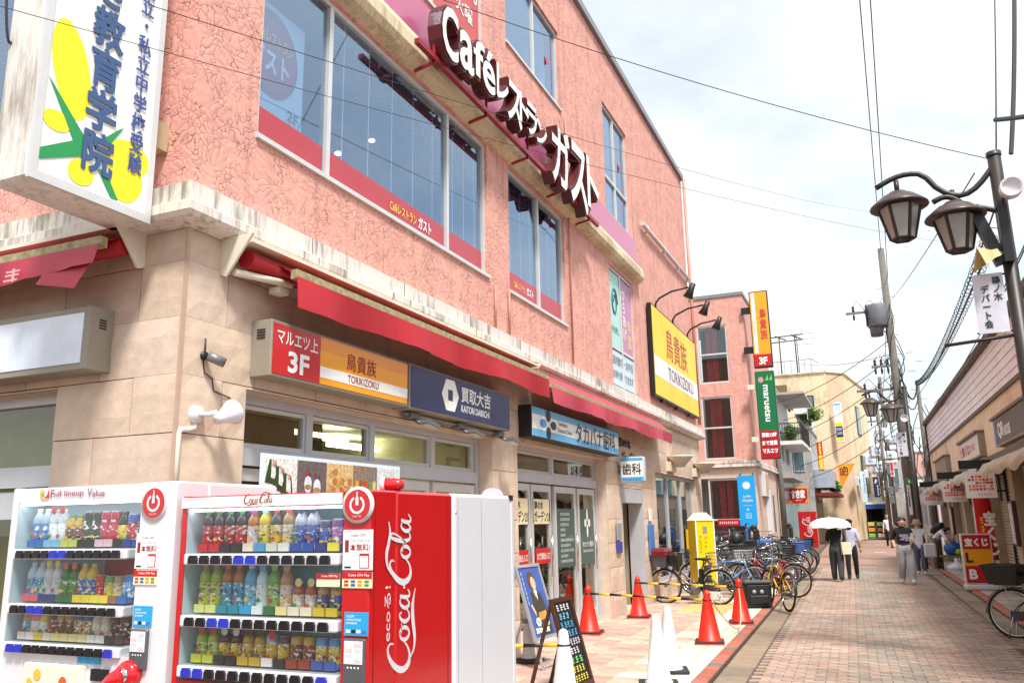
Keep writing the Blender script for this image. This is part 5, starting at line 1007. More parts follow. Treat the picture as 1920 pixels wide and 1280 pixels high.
# yellow recruiting pillar
t = thing('pillar_sign', 'yellow four-sided recruiting pillar with white pyramid top', 'sign', (-3.5, 18.0, 0), .62)
YP = M('pillar yellow', S(246, 206, 20), rough=.4, var=.03)
MB().bbox(-.24, .24, -.24, .24, 0, .2, .02).build('base', M('pale base', S(206, 200, 190), rough=.6), t); MB().bbox(-.2, .2, -.2, .2, .2, 1.62, .004).build('column', YP, t); MB().bbox(-.215, -.19, -.215, -.19, .2, 1.62, .003).build('corner_strip', WSGN, t); MB().bbox(.19, .215, -.215, -.19, .2, 1.62, .003).build('corner_strip', WSGN, t)
q = MB(); q.add([(-.22, -.22, 1.62), (.22, -.22, 1.62), (.22, .22, 1.62), (-.22, .22, 1.62), (-.1, -.1, 1.78), (.1, -.1, 1.78), (.1, .1, 1.78), (-.1, .1, 1.78)], [(0, 1, 5, 4), (1, 2, 6, 5), (2, 3, 7, 6), (3, 0, 4, 7), (4, 5, 6, 7), (3, 2, 1, 0)]); q.build('cap', WSGN, t)
lettering(V('アルバイト'), CHAR, t, -.15, -.08, .95, 1.3, -.204); lettering(V('パート'), CHAR, t, -.03, .04, 1.05, 1.3, -.204); lettering(V('大募集'), CHAR, t, -.1, .1, .35, .9, -.204, fat=.008); 
o = lettering('#3', CHAR, t, -.13, .13, 1.0, 1.11, -.204, fat=.003); o.data.transform(Matrix.Rotation(pi/2, 4, 'Z')); o = lettering('#3', CHAR, t, -.13, .13, 1.14, 1.25, -.204, fat=.003); o.data.transform(Matrix.Rotation(pi/2, 4, 'Z')); q = MB().disc(0, 1.42, .11, -.204, 20); q.v = [(-p[1], p[0], p[2]) for p in q.v]; q.build('red_emblem', RPR, t)
o = lettering('ガスト', WPR, t, -.07, .07, 1.39, 1.45, -.207); o.data.transform(Matrix.Rotation(pi/2, 4, 'Z')); MB().box(-.05, .05, -.206, -.2, 1.36, 1.5).build('grey_square', C8(150, 150, 146), t)
# black delivery bag on the kerb
t = thing('delivery_bag', 'black box backpack standing on the pavement beside yellow bicycle', 'bag', (-2.28, 16.75, 0), .35)
BAGM = M('black nylon', S(26, 28, 28), rough=.55, var=.15, scale=14, bump=.2); MB().bbox(-.25, .25, -.18, .18, .0, .46, .05).build('body', BAGM, t); MB().bbox(-.26, .26, -.19, .19, .44, .5, .02).build('lid', M('grey nylon', S(70, 74, 76), rough=.5), t)
MB().tube([(-.1, 0, .5), (-.06, 0, .56), (.06, 0, .56), (.1, 0, .5)], .012, 6).build('handle', BAGM, t); [MB().lathe([(0, -.012), (.035, -.012), (.038, 0)], 14, (x, -.18, .3), 0, 'Y').build('logo_disc', M('silver print', S(160, 164, 166), rough=.4), t) for x in (-.08, .06)]; MB().bbox(-.18, .18, -.215, -.18, .08, .24, .02).build('pocket', BAGM, t)
# ================================================================ bicycles
_bm = {}
def bm_(key, mb_fn, mats):
    k = (key,)+tuple(m.name for m in (mats if isinstance(mats, (list, tuple)) else [mats]))
    if k not in _bm: _bm[k] = mb_fn().mesh(key, mats)
    return _bm[k]
def tyre(R): return MB().tube([(R*cos(a), 0, R*sin(a)) for a in [2*pi*i/28 for i in range(28)]], .019, 8, closed=True)
def rimf(R): return MB().tube([((R-.026)*cos(a), 0, (R-.026)*sin(a)) for a in [2*pi*i/28 for i in range(28)]], .011, 6, closed=True)
def spokes(R):
    q = MB()
    for i in range(18):
        a = 2*pi*i/18; s = .025 if i % 2 else -.025; q.tube([(.02*cos(a+.6), s, .02*sin(a+.6)), ((R-.03)*cos(a), 0, (R-.03)*sin(a))], .0016, 3)
    return q.tube([(0, -.045, 0), (0, .045, 0)], .02, 8)
def fender(R):
    q = MB(); v = []; n = 16
    for i in range(n+1):
        a = radians(-10)+radians(165)*i/n
        for s in (-.028, 0, .028): rr = R+.035+(.006 if s == 0 else 0); v.append((rr*cos(a), s, rr*sin(a)))
    return q.add(v, [(3*i+j, 3*i+j+1, 3*i+j+4, 3*i+j+3) for i in range(n) for j in (0, 1)], 0, True)
def basket_mesh(w0, w1, l0, l1, h):
    q = MB(); nx = 6
    def rect(z):
        k = z/h; w_, l_ = w0+(w1-w0)*k, l0+(l1-l0)*k; return w_/2, l_/2
    for z in [h*i/4 for i in range(5)]:
        a, b = rect(z); q.tube([(-b, -a, z), (b, -a, z), (b, a, z), (-b, a, z)], .0055 if z in (0, h) else .003, 4, closed=True)
    for i in range(nx+1):
        f = i/nx*2-1; a0, b0 = rect(0); a1, b1 = rect(h)
        for (p, r) in (((b0*f, -a0, 0), (b1*f, -a1, h)), ((b0*f, a0, 0), (b1*f, a1, h)), ((-b0, a0*f, 0), (-b1, a1*f, h)), ((b0, a0*f, 0), (b1, a1*f, h))): q.tube([p, r], .0028, 4)
        q.tube([(b0*f, -a0, 0), (b0*f, a0, 0)], .0028, 4)
    return q
def solid_basket(w0, w1, l0, l1, h):
    q = MB(); v = [(-l0/2, -w0/2, 0), (l0/2, -w0/2, 0), (l0/2, w0/2, 0), (-l0/2, w0/2, 0), (-l1/2, -w1/2, h), (l1/2, -w1/2, h), (l1/2, w1/2, h), (-l1/2, w1/2, h)]
    q.add(v, [(0, 3, 2, 1), (0, 1, 5, 4), (1, 2, 6, 5), (2, 3, 7, 6), (3, 0, 4, 7)]); q.add([(p[0]*.94, p[1]*.94, p[2]+.01) for p in v], [(0, 1, 2, 3), (0, 4, 5, 1), (1, 5, 6, 2), (2, 6, 7, 3), (3, 7, 4, 0)])
    return q.tube([v[4], v[5], v[6], v[7]], .012, 6, closed=True)
SADM = M('saddle vinyl', S(30, 26, 26), rough=.5)
def bicycle(label, loc, rz, col, basket=None, rear=None, saddle=SADM, electric=False, tilt=0, R=.33, sport=False, group='bicycles parked by the pink building', bcol=None, rimc=CHROME, stand='side'):
    t = thing('bicycle', label, 'bicycle', loc, rz, group); t.rotation_euler = (tilt, 0, rz)
    fm = M('bike paint %d %d %d' % tuple(int(c) for c in col), S(*col), rough=.3, var=.03, coat=.5)
    B = .54                                                     # half wheelbase; front is +x
    for x in (-B, B):
        w_ = put('wheel', bm_('spokes', lambda: spokes(R), CHROME), t, (x, 0, R)); put('tyre', bm_('tyre', lambda: tyre(R), RUBBER), w_); put('rim', bm_('rim', lambda: rimf(R), rimc), w_)
    hz = R+.62 if not sport else R+.56
    def fr():
        q = MB(); bb = (-.1, 0, .28); hd0 = (B-.17, 0, R+.28); hd1 = (B-.21, 0, R+.44); st = (-.26, 0, R+.42)
        q.tube([bb, (-.17, 0, .5), st], .017, 8)
        if sport: q.tube([hd1, (-.22, 0, R+.4)], .016, 8); q.tube([hd0, bb], .019, 8)
        else: q.tube([hd0, (.18, 0, .47), (0, 0, .33), bb], .021, 8); q.tube([hd1, (.14, 0, .56), (-.02, 0, .42), (-.14, 0, .4)], .016, 8)
        q.tube([hd0, hd1], .022, 8)
        for s in (-.05, .05): q.tube([bb, (-B+.1, s, R*.98), (-B, s, R)], .011, 6); q.tube([(-.22, 0, .62), (-B+.08, s, R+.1), (-B, s, R)], .009, 6)
        return q
    put('frame', bm_('frame%d' % sport, fr, fm), t)
    def fk():
        q = MB()
        for s in (-.045, .045): q.tube([(B-.17, s*.6, R+.3), (B-.1, s, R+.12), (B, s, R)], .012, 6)
        return q
    put('fork', bm_('fork', fk, fm if sport else CHROME), t)
    for x in (-B, B):
        f = put('mudguard', bm_('mudguard', lambda: fender(R), CHROME if not sport else DARK), t, (x, 0, R), (0, 0, 0 if x < 0 else 0))
        f.rotation_euler = (0, -radians(28) if x < 0 else radians(0), 0)
    def hb():
        q = MB(); q.tube([(B-.21, 0, R+.42), (B-.24, 0, hz)], .013, 8)
        if sport: q.tube([(B-.2, -.28, hz), (B-.22, 0, hz+.005), (B-.2, .28, hz)], .011, 8)
        else: q.tube([(B-.48, -.27, hz+.03), (B-.3, -.25, hz+.05), (B-.22, -.1, hz+.02), (B-.22, .1, hz+.02), (B-.3, .25, hz+.05), (B-.48, .27, hz+.03)], .011, 8)
        return q
    h_ = put('handlebar', bm_('handlebar%d' % sport, hb, CHROME), t)
    for s in (-1, 1): put('grip', bm_('grip%d%d' % (s, sport), lambda: MB().tube([(B-.48, .27*s, hz+.03), (B-.37, .26*s, hz+.042)] if not sport else [(B-.2, .18*s, hz), (B-.2, .29*s, hz)], .017, 8), BLACK), h_)
    put('saddle', bm_('saddle', lambda: MB().ell((-.3, 0, R+.53), .1, .085, .035, 12, 8).ell((-.19, 0, R+.535), .11, .035, .025, 10, 6).tube([(-.26, 0, R+.4), (-.28, 0, R+.51)], .013, 8), saddle), t)
    def crank():
        q = MB().lathe([(0, -.01), (.085, -.01), (.085, .0), (0, .0)], 18, (-.1, -.06, .28), 0, 'Y')
        for s in (-1, 1): q.bar((-.1, -.07*s, .28), (-.1+.13*s, -.08*s, .28-.1*s), .02, .012); q.box(-.1+.13*s-.045, -.1+.13*s+.045, min(-.09*s, -.17*s), max(-.09*s, -.17*s), .28-.1*s-.012, .28-.1*s+.012)
        return q
    put('crank', bm_('crank', crank, DARK), t)
    put('chain_case', bm_('chain_case', lambda: MB().obox((-.32, -.06, .305), .48, .02, .13), M('chain case', S(54, 54, 58), rough=.4)), t)
    if electric: put('battery', bm_('battery', lambda: MB().bbox(-.27, -.17, -.05, .05, .32, .68, .02), BLACK), t); put('motor', bm_('motor', lambda: MB().lathe([(0, -.07), (.09, -.07), (.11, -.03), (.11, .05), (0, .06)], 16, (-.08, 0, .28), 0, 'Y'), M('motor grey', S(130, 132, 134), rough=.4, metal=.4)), t)
    if stand == 'side': put('kickstand', bm_('kickstand', lambda: MB().tube([(-B+.05, .05, R*.9), (-B-.02, .17, .01)], .009, 6), CHROME), t)
    else: put('kickstand', bm_('kickstand2', lambda: MB().tube([(-B+.02, -.06, R), (-B-.06, -.14, .01), (-B-.06, .14, .01), (-B+.02, .06, R)], .009, 6), CHROME), t)
    if not sport or rear: put('carrier', bm_('carrier', lambda: MB().tube([(-.3, -.06, R+.38), (-B-.2, -.06, R+.38), (-B-.2, .06, R+.38), (-.3, .06, R+.38)], .008, 6).tube([(-B-.05, -.06, R+.38), (-B, -.06, R)], .006, 5).tube([(-B-.05, .06, R+.38), (-B, .06, R)], .006, 5), CHROME), t)
    bc = bcol or DARK
    if basket == 'wire': put('basket', bm_('basket', lambda: basket_mesh(.28, .36, .22, .3, .24), bc), t, (B+.06, 0, R+.38))
    elif basket == 'solid': put('basket', bm_('basket_s', lambda: solid_basket(.3, .4, .24, .34, .26), bc), t, (B+.06, 0, R+.38))
    if basket: put('lamp', bm_('lamp', lambda: MB().lathe([(0, .05), (.03, .05), (.034, 0), (.02, -.05), (0, -.05)], 12, axis='X'), CHROME), t, (B+.1, 0, R+.24))
    if rear == 'seat':
        put('child_seat', bm_('child_seat', lambda: MB().bbox(-.17, .17, -.17, .17, 0, .12, .04).bbox(-.22, -.14, -.17, .17, .08, .62, .035).bbox(-.2, .14, -.2, -.15, .06, .32, .02).bbox(-.2, .14, .15, .2, .06, .32, .02).bbox(-.2, -.05, -.12, .12, .56, .74, .05), bc), t, (-B-.02, 0, R+.4))
    elif rear == 'cover': put('seat_cover', bm_('seat_cover', lambda: MB().bbox(-.2, .2, -.17, .17, 0, .3, .07).ell((-.02, 0, .34), .2, .17, .24, 14, 10), bc), t, (-B-.02, 0, R+.4))
    elif rear == 'box': put('rear_box', bm_('rear_box', lambda: MB().bbox(-.24, .2, -.2, .2, 0, .3, .05), bc), t, (-B-.02, 0, R+.4))
    elif rear == 'wire': put('rear_basket', bm_('rear_basket', lambda: basket_mesh(.34, .44, .34, .44, .26), bc), t, (-B-.06, 0, R+.4))
    elif rear == 'solid': put('rear_basket', bm_('rear_basket_s', lambda: solid_basket(.34, .46, .36, .48, .26), bc), t, (-B-.04, 0, R+.4))
    return t
MAROON = M('maroon vinyl', S(110, 24, 32), rough=.4, var=.08); BLUEB = M('blue tarp', S(70, 110, 180), rough=.6, var=.12); GREYB = M('grey wire', S(90, 94, 100), rough=.5, metal=.3)
t = bicycle('electric bicycle with maroon front basket cover parked beside yellow pillar', (-3.6, 17.2, 0), pi-.08, (70, 50, 44), 'solid', 'wire', electric=True, bcol=GREYB, stand='c')
put('basket_cover', MB().bbox(-.2, .2, -.22, .22, 0, .2, .06).mesh('basket_cover', MAROON), t, (.6, 0, .88)); put('handlebar_bag', MB().bbox(-.1, .1, -.2, .2, -.14, .12, .04).mesh('handlebar_bag', BAGM), t, (.3, 0, .86))
bicycle('yellow-framed sports bicycle at the kerb with black saddle', (-1.93, 16.9, -.02), radians(116), (240, 196, 30), None, None, saddle=M('saddle red', S(120, 26, 30), rough=.5), sport=True, tilt=.08)
bicycle('white and red city bicycle with pale wheel rims near the kerb', (-2.3, 19.3, 0), radians(165), (206, 60, 60), 'wire', None, bcol=WV, rimc=M('cream rim', S(220, 200, 180), rough=.4))
bicycle('light blue mountain bicycle behind the yellow pillar', (-3.1, 18.75, 0), radians(12), (110, 160, 220), None, None, sport=True, tilt=.06)
bicycle('silver city bicycle with dark wire basket behind electric bicycle', (-3.5, 19.4, 0), radians(170), (170, 172, 176), 'wire', 'wire')
bicycle('bicycle with blue tarpaulin over its front basket', (-2.75, 24.6, 0), radians(8), (90, 96, 104), 'solid', 'seat', bcol=BLUEB)
bicycle('bicycle with black hooded child seat cover', (-3.0, 23.2, 0), radians(10), (60, 62, 70), 'wire', 'cover', bcol=BLACK)
bicycle('bicycle with blue covered rear box near the kerb', (-2.7, 26.6, 0), radians(5), (70, 70, 76), 'wire', 'box', bcol=BLUEB)
bicycle('purple city bicycle standing alone past the bicycle rows', (-2.95, 30.2, 0), radians(75), (120, 40, 110), 'wire', None)
cols = [(50, 52, 60), (140, 30, 40), (180, 184, 188), (40, 70, 120), (90, 92, 96), (30, 32, 34), (196, 196, 200), (60, 40, 40)]
k = 0; seen_ = {}
for row_, (x, y0, n, a) in enumerate(((-3.6, 20.3, 9, 172), (-5.3, 24.0, 10, 170), (-2.75, 20.7, 4, 10), (-3.5, 27.4, 8, 174), (-2.85, 27.9, 3, 8), (-5.2, 30.4, 8, 176))):
    for i in range(n):
        y = y0+i*(.62, .62, .72, .66, .7, .64)[row_]
        if row_ == 0 and i > 6: x = -3.9
        lb = ('dark', 'dark red', 'silver', 'navy', 'grey', 'black', 'pale silver', 'brown')[k % 8]+' city bicycle '+('in the row behind the yellow pillar', 'in the back row before the tall curtained windows', 'in the kerbside row beyond the white and red bicycle', 'in the far row by the railing', 'in the kerbside row past the blue rear box', 'at the back near the railing')[row_]
        seen_[lb] = seen_.get(lb, 0)+1
        bicycle(lb+('' if seen_[lb] == 1 else ', the farther one'), (x+random.uniform(-.12, .12), y, 0), radians(a+random.uniform(-9, 9)), cols[k % 8], ('wire', 'solid', 'wire', None)[k % 4] if True else None, (None, 'wire', None, None, 'wire', None, None, 'seat', None, None)[k % 10], sport=(k % 5 == 3), tilt=random.uniform(-.06, .08)); k += 1
# bicycle on the right-hand side
bicycle('black shopping bicycle with big black rear basket at right edge', (2.08, 13.75, RZ), radians(-28), (36, 38, 40), 'wire', 'solid', R=.33, stand='c', group='bicycles on the right-hand side', bcol=BLACK)
bicycle('dark bicycle parked behind the lamp post on the right', (1.35, 33.5, RZ), radians(80), (50, 50, 56), 'wire', None, group='bicycles on the right-hand side')
# ================================================================ right-hand row of shuttered shops
SY = .0222
rb = thing('shop_row', 'single-storey row of shuttered shops with white board siding', 'building', (2.9, 0, 0), SY-A90)
# local: x runs towards the camera (world -Y), y into the building, z up
def RL(Y): return -Y
def rw(Y, dpt, z): return (RL(Y), dpt, z)
SIDE = M('white siding board', S(244, 238, 244), rough=.6, var=.06, scale=1.5); CRW = weathered('cream render', S(236, 210, 182), S(160, 120, 90), .45, 3); SHUT = M('taupe shutter', S(176, 162, 140), rough=.5, var=.05, metal=.1); RTRIM = M('brown roof trim', S(96, 78, 70), rough=.6)
Y0, Y1 = 8.0, 37.0
MB().box(RL(Y1), RL(Y0), .03, 8, 4.03, 5.15).build('upper_wall', M('siding backing', S(150, 138, 142), rough=.8), rb)
for i in range(6):
    for j in range(10):
        a, b = Y0+j*2.9+(i % 2)*.7, Y0+(j+1)*2.9+(i % 2)*.7
        a = max(a, Y0); b = min(b, Y1)
        if i % 2 and j == 0: a = Y0
        z = 4.06+i*.18
        MB().add([(RL(b)+.003, -.008, z), (RL(a)-.003, -.008, z), (RL(a)-.003, .012, z+.176), (RL(b)+.003, .012, z+.176), (RL(b)+.003, .03, z), (RL(a)-.003, .03, z)], [(0, 1, 2, 3), (0, 4, 5, 1)]).build('siding_board', SIDE, rb)
MB().box(RL(Y1)-.12, RL(Y0), -.12, 8.1, 5.15, 5.27).build('roof', RTRIM, rb); MB().box(RL(Y1)-.02, RL(Y0), -.05, .03, 3.98, 4.06).build('trim_board', RTRIM, rb); MB().box(RL(Y1)-.06, RL(Y1)+.04, -.06, .03, 0, 5.15).build('corner_post', M('dark plum trim', S(70, 40, 56), rough=.5), rb)
MB().box(RL(Y1), RL(Y0), .0, .6, 2.86, 3.98).build('render_band', CRW, rb); MB().box(RL(Y1), RL(Y0), -.16, .02, 2.74, 2.86).build('canopy_edge', M('grey eave', S(110, 98, 86), rough=.7), rb)
MB().box(RL(Y1), RL(Y0), .5, 8, 0, 2.75).build('lower_wall', M('beige lower wall', S(164, 146, 122), rough=.8, var=.08), rb)
def shutter(a, b):
    q = MB(); z = .08; n = 0
    while z < 2.6: q.add([(RL(b), .3, z), (RL(a), .3, z), (RL(a), .27, z+.035), (RL(b), .27, z+.035), (RL(a), .3, z+.07), (RL(b), .3, z+.07)], [(0, 1, 2, 3), (3, 2, 4, 5)]); z += .072
    o = q.build('shutter', SHUT, rb); MB().box(RL(b), RL(a), .24, .31, .0, .09).build('shutter_foot', GREYM, o); MB().box((RL(a)+RL(b))/2-.03, (RL(a)+RL(b))/2+.03, .23, .3, .05, 2.6).build('shutter_post', DARK, o)
for a, b in ((9, 12.4), (13.0, 16.2), (16.9, 19.6), (20.4, 23.0), (26.0, 28.4), (29.4, 31.6), (33.6, 35.8)): shutter(a, b)
for y in (12.7, 16.55, 20.0, 23.3, 25.7, 28.9, 32.0, 33.3, 36.3): MB().box(RL(y)-.26, RL(y)+.26, .1, .5, 0, 2.75).build('pier', M('beige pier', S(176, 158, 134), rough=.8, var=.08), rb)
MB().box(RL(25.6), RL(23.4), .42, .5, 0, 2.6).build('entrance_door', M('brown glass door', S(84, 74, 50), rough=.25, var=.15), rb); [MB().box(RL(23.75)-.0-i*.0, RL(23.55), .38, .41, .5+i*.36, .76+i*.36).build('notice', POSTW, rb) for i in range(4)]
# fascia signs
def fascia(label, a, b, z0, z1, m, texts):
    t = thing('shop_sign', label, 'sign', (2.9-SY*b, b, 0), SY-A90); W = b-a
    MB().box(0, W, -.14, .0, z0, z1).build('sign_box', GREIGE, t); MB().box(.03, W-.03, -.146, -.138, z0+.04, z1-.04).build('panel', m, t); MB().box(-.03, W+.03, -.2, .0, z1, z1+.05).build('hood', M('hood brown', S(110, 92, 84), rough=.5), t)
    for (s_, mt, u0, u1, v0, v1, f) in texts: lettering(s_, mt, t, W*u0, W*u1, z0+(z1-z0)*v0, z0+(z1-z0)*v1, -.15, fat=f)
    return t
tq = fascia('dark barber sign with white QB lettering and blue edge', 15.6, 19.45, 2.97, 3.5, M('charcoal sign', S(66, 64, 64), rough=.4), (('QB', WPR, .14, .3, .22, .8, .012), ('HOUSE', WPR, .32, .5, .25, .6, .008)))
MB().box(.05, .3, -.15, -.145, 3.02, 3.46).build('blue_edge', M('edge blue', S(40, 110, 200), rough=.4), tq)
fascia('white lottery shop sign with magenta characters', 21.9, 25.75, 2.96, 3.5, M('pale sign', S(226, 216, 208), rough=.4), (('宝くじ', M('magenta print', S(180, 50, 100), var=0), .16, .56, .3, .75, .015), ('#1', MATS['magenta print'], .03, .13, .3, .7, .01), ('#4', MATS['magenta print'], .6, .84, .35, .65, .01)))
fascia('faded grey blank sign at far end of shuttered shops', 29.7, 33.6, 2.92, 3.46, M('faded sign', S(150, 134, 122), rough=.5, var=.1), (('#4', M('faint print', S(176, 160, 140), var=0), .3, .7, .35, .65, 0),))
# rolled cloth awnings
CANV = M('grey-beige canvas', S(196, 184, 164), rough=.8, var=.12, scale=3)
for i, (a, b, lb) in enumerate(((13.5, 19.8, 'beige canvas awning rolled below the barber sign'), (20.6, 26.2, 'beige canvas awning sagging below the lottery sign'), (28.0, 35.2, 'beige canvas awning below the faded grey sign'))):
    t = thing('cloth_awning', lb, 'awning', (2.9-SY*b, b, 0), SY-A90, 'rolled canvas awnings'); N_ = 24; v = []; W = b-a
    for k_ in range(N_+1):
        x = W*k_/N_; s = .05*sin(k_*.9)+.05*abs(sin(k_*.37))
        v += [(x, -.12, 2.74), (x, -.38, 2.66-s*.4), (x, -.5, 2.5-s), (x, -.44, 2.42-s*1.2)]
    MB().add(v, [(4*i_+j, 4*i_+j+1, 4*i_+j+5, 4*i_+j+4) for i_ in range(N_) for j in range(3)], 0, True).build('canvas', CANV, t); MB().tube([(0, -.14, 2.72), (W, -.14, 2.72)], .04, 8).build('roller', GREYM, t)
# hanging signs facing up the street
PINKS = [C8(226, 70, 130), C8(236, 120, 120), C8(240, 170, 150), C8(200, 50, 110), C8(236, 150, 90)]
for i, (Y, lb) in enumerate(((20.3, 'largest'), (25.6, 'middle'), (32.6, 'farthest'))):
    xr = 2.9-SY*Y; t = thing('hanging_sign', lb+' of three white hanging signs with pink print under black header', 'sign', (xr-.78, Y, 0), 0, 'pink-print hanging signs')
    MB().box(.0, .66, 0, .06, 2.6, 2.78).build('header', BLACK, t); MB().box(.08, .66, .0, .02, 1.98, 2.54).build('panel', WSGN, t); MB().box(.7, .74, .0, .05, 1.9, 2.8).build('bracket_post', BLACK, t)
    for z in (2.1, 2.45, 2.7): MB().box(.66, .82, .01, .04, z, z+.04).build('bracket_arm', BLACK, t)
    rr = random.Random(5)
    for k_ in range(34): x = .14+.068*(k_ % 7); z = 2.14+.066*(k_//7); (MB().box(x, x+rr.choice((.05, .06)), -.004, .001, z, z+.05).build('print_block', PINKS[rr.randrange(5)], t) if rr.random() < .85 else None)
    lettering('#5', PINKS[0], t, .3, .56, 2.03, 2.08, -.003)
# framed notice boards beside the shutters
for i, (Y, lb) in enumerate(((19.95, 'brown framed notice board by the nearest hanging sign'), (25.75, 'brown framed notice board by the lottery shop shutter'), (32.0, 'small brown notice board at the far pier'))):
    t = thing('notice_board', lb, 'notice board', (2.9-SY*Y, Y, 0), SY-A90, 'framed notice boards'); MB().bbox(-.24, .24, .02, .09, 1.0, 1.9, .01).build('frame', WOODD, t); MB().box(-.2, .2, .012, .02, 1.05, 1.85).build('paper', M('notice paper', S(206, 196, 200), rough=.6, var=.3, scale=8), t)
# lottery stand sign facing the street end
t = thing('stand_sign', 'red and yellow lottery floor sign on white base', 'sign', (1.62, 21.6, 0), .12)
MB().bbox(0, .62, 0, .12, .12, 1.22, .01).build('sign_box', ALUW, t)
for z0, z1, m in ((.88, 1.19, REDS), (.52, .878, ORNG), (.15, .518, REDS)): MB().box(.03, .59, -.006, .002, z0, z1).build('panel', m, t)
lettering('宝くじ', WPR, t, .08, .54, .95, 1.12, -.01, fat=.008); lettering('L', CHAR, t, .07, .2, .6, .8, -.01, fat=.01); lettering('B', WPR, t, .1, .25, .24, .44, -.01, fat=.01)
MB().bbox(-.02, .64, -.12, .24, 0, .12, .03).build('base', WV, t)
# red nobori flag and flag base
t = thing('banner_flag', 'tall red nobori flag with white and yellow characters', 'flag', (2.12, 23.2, 0), 0)
MB().tube([(0, 0, 0), (0, 0, 2.75)], .014, 6).build('pole', WV, t); v = []; N_ = 16
for i in range(N_+1): z = .6+2.0*i/N_; k_ = 1-i/N_; v += [(-.0, -.02, z), (.17+.1*k_, -.1-.1*sin(i*.7)*k_, z-.02), (.3+.2*k_, .02+.08*sin(i*.8+1), z-.05)]
o = MB().add(v, [(3*i+j, 3*i+j+1, 3*i+j+4, 3*i+j+3) for i in range(N_) for j in (0, 1)], 0, True).build('cloth', M('flag red', S(216, 30, 40), rough=.7, var=.08), t)
lettering(V('宝くじ'), WPR, t, .16, .4, .7, 1.7, -.22, fat=.012); lettering('#3', YEL, t, .06, .16, 1.0, 1.6, -.2, fat=.006); MB().bbox(-.2, .2, -.2, .2, 0, .1, .04).build('base', WV, t)
t = thing('flag_base', 'white plastic water-filled flag base at the kerb', 'flag base', (2.02, 29.3, 0), 0); MB().lathe([(0, 0), (.3, 0), (.31, .08), (.28, .13), (.1, .22), (.06, .24), (.05, .34), (0, .34)], 8).build('tank', WV, t)
t = thing('bench', 'low pale wooden bench against the shutters at right edge', 'bench', (2.5, 15.6, 0), SY-A90); MB().bbox(-.5, .5, -.18, .18, .36, .42, .01).build('seat', M('pale plank', S(206, 170, 120), rough=.6, var=.1, streak=.2), t)
for x in (-.4, .4): MB().box(x-.03, x+.03, -.15, .15, 0, .36).build('leg', DARK, t)
# ================================================================ stair tower of the pink building and the left row behind
tw = thing('stair_tower', 'pink stucco stair tower with red-curtained windows behind bicycle park', 'building', (-13, 37.88, 0), 0)
TX = 8.2                                      # local x of its street corner (X=-4.8)
hs = [(6.03, 7.4, 7.7, 10.4), (6.03, 7.4, 4.25, 7.08)]
q = MB(); wall_holes(q, 0, TX, 4.05, 11.7, hs, 0, FA, .14); q.poly([(TX, 0, 4.05), (TX, 9, 4.05), (TX, 9, 11.7), (TX, 0, 11.7)]); q.poly([(0, 0, 11.69), (TX, 0, 11.69), (TX, 9, 11.69), (0, 9, 11.69)]); q.build('wall', STUCCO, tw)
MB().box(-.05, TX+.05, -.05, 9.05, 11.7, 11.86).build('parapet_cap', MATS['grey metal coping'], tw)
MB().box(0, TX+.02, -.02, 0.0, 3.4, 3.88).build('lintel_stone', STONE[1], tw); MB().box(7.75, TX+.02, -.02, .0, 0, 3.4).build('pier_stone', STONE[0], tw); MB().box(TX, TX+.02, 0, 9, 0, 3.88).build('side_stone', STONE[2], tw)
q = MB().box(-.1, TX+.18, -.18, 9, 3.88, 4.0).box(-.1, TX+.1, -.1, 9, 4.0, 4.06).box(-.1, TX+.14, -.14, 9, 4.06, 4.14); q.build('cornice', WHITEBAND, tw)
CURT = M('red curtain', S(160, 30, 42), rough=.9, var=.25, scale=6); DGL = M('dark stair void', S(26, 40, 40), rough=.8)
def stairwin(x0, x1, z0, z1, tr):
    o = window('window', x0, x1, z0, z1, .06, (), trans=tr, fr=ALUW, gl=glass('stair glass', (.85, .9, .88, 1), .08), bar=.07, sill=False, parent=tw)
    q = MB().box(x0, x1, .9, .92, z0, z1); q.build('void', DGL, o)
    for k_ in range(2):
        n = 12; v = []; xc = x0+(x1-x0)*(.36+.2*k_)
        for i in range(n+1): v += [(xc+.24*(i/n-.5), .16+.04*sin(i*1.9), z0), (xc+.24*(i/n-.5), .16+.04*sin(i*1.9), z1)]
        MB().add(v, [(2*i, 2*i+1, 2*i+3, 2*i+2) for i in range(n)], 0, True).build('curtain', CURT, o)
for h in hs: stairwin(h[0], h[1], h[2], h[3], (h[2]+h[3])/2)
stairwin(6.1, 7.72, .35, 3.38, 1.6)
MB().box(6.0, 7.75, -.01, .14, 0, .33).build('plinth', STONE[3], tw)
# vertical signs fixed to the tower's street corner, facing the camera
def vsign(label, TL, TR, BR, BL, Y, body, thick=.25):
    a = onY(*TL, Y); b = onY(*TR, Y); c = onY(*BR, Y); d = onY(*BL, Y)
    x0, x1 = (a.x+d.x)/2, (b.x+c.x)/2; z0, z1 = (c.z+d.z)/2, (a.z+b.z)/2
    t = thing('vertical_sign', label, 'sign', (x0, Y, 0), 0); MB().bbox(0, x1-x0, 0, thick, z0, z1, .02).build('sign_box', body, t); return t, x1-x0, z0, z1
t, W, z0, z1 = vsign('orange vertical yakitori sign with red 3F foot', (1404, 548), (1437, 543), (1450, 687), (1413, 690), 37.6, BLACK)
H = z1-z0; MB().box(.04, W-.04, -.01, .002, z0+.05, z0+H*.17).build('red_panel', REDS, t); MB().box(.04, W-.04, -.01, .002, z0+H*.17, z1-.05).build('orange_panel', ORNG, t); MB().box(W*.12, W*.3, -.014, -.008, z0+H*.19, z1-.08).build('white_stripe', WSGN, t)
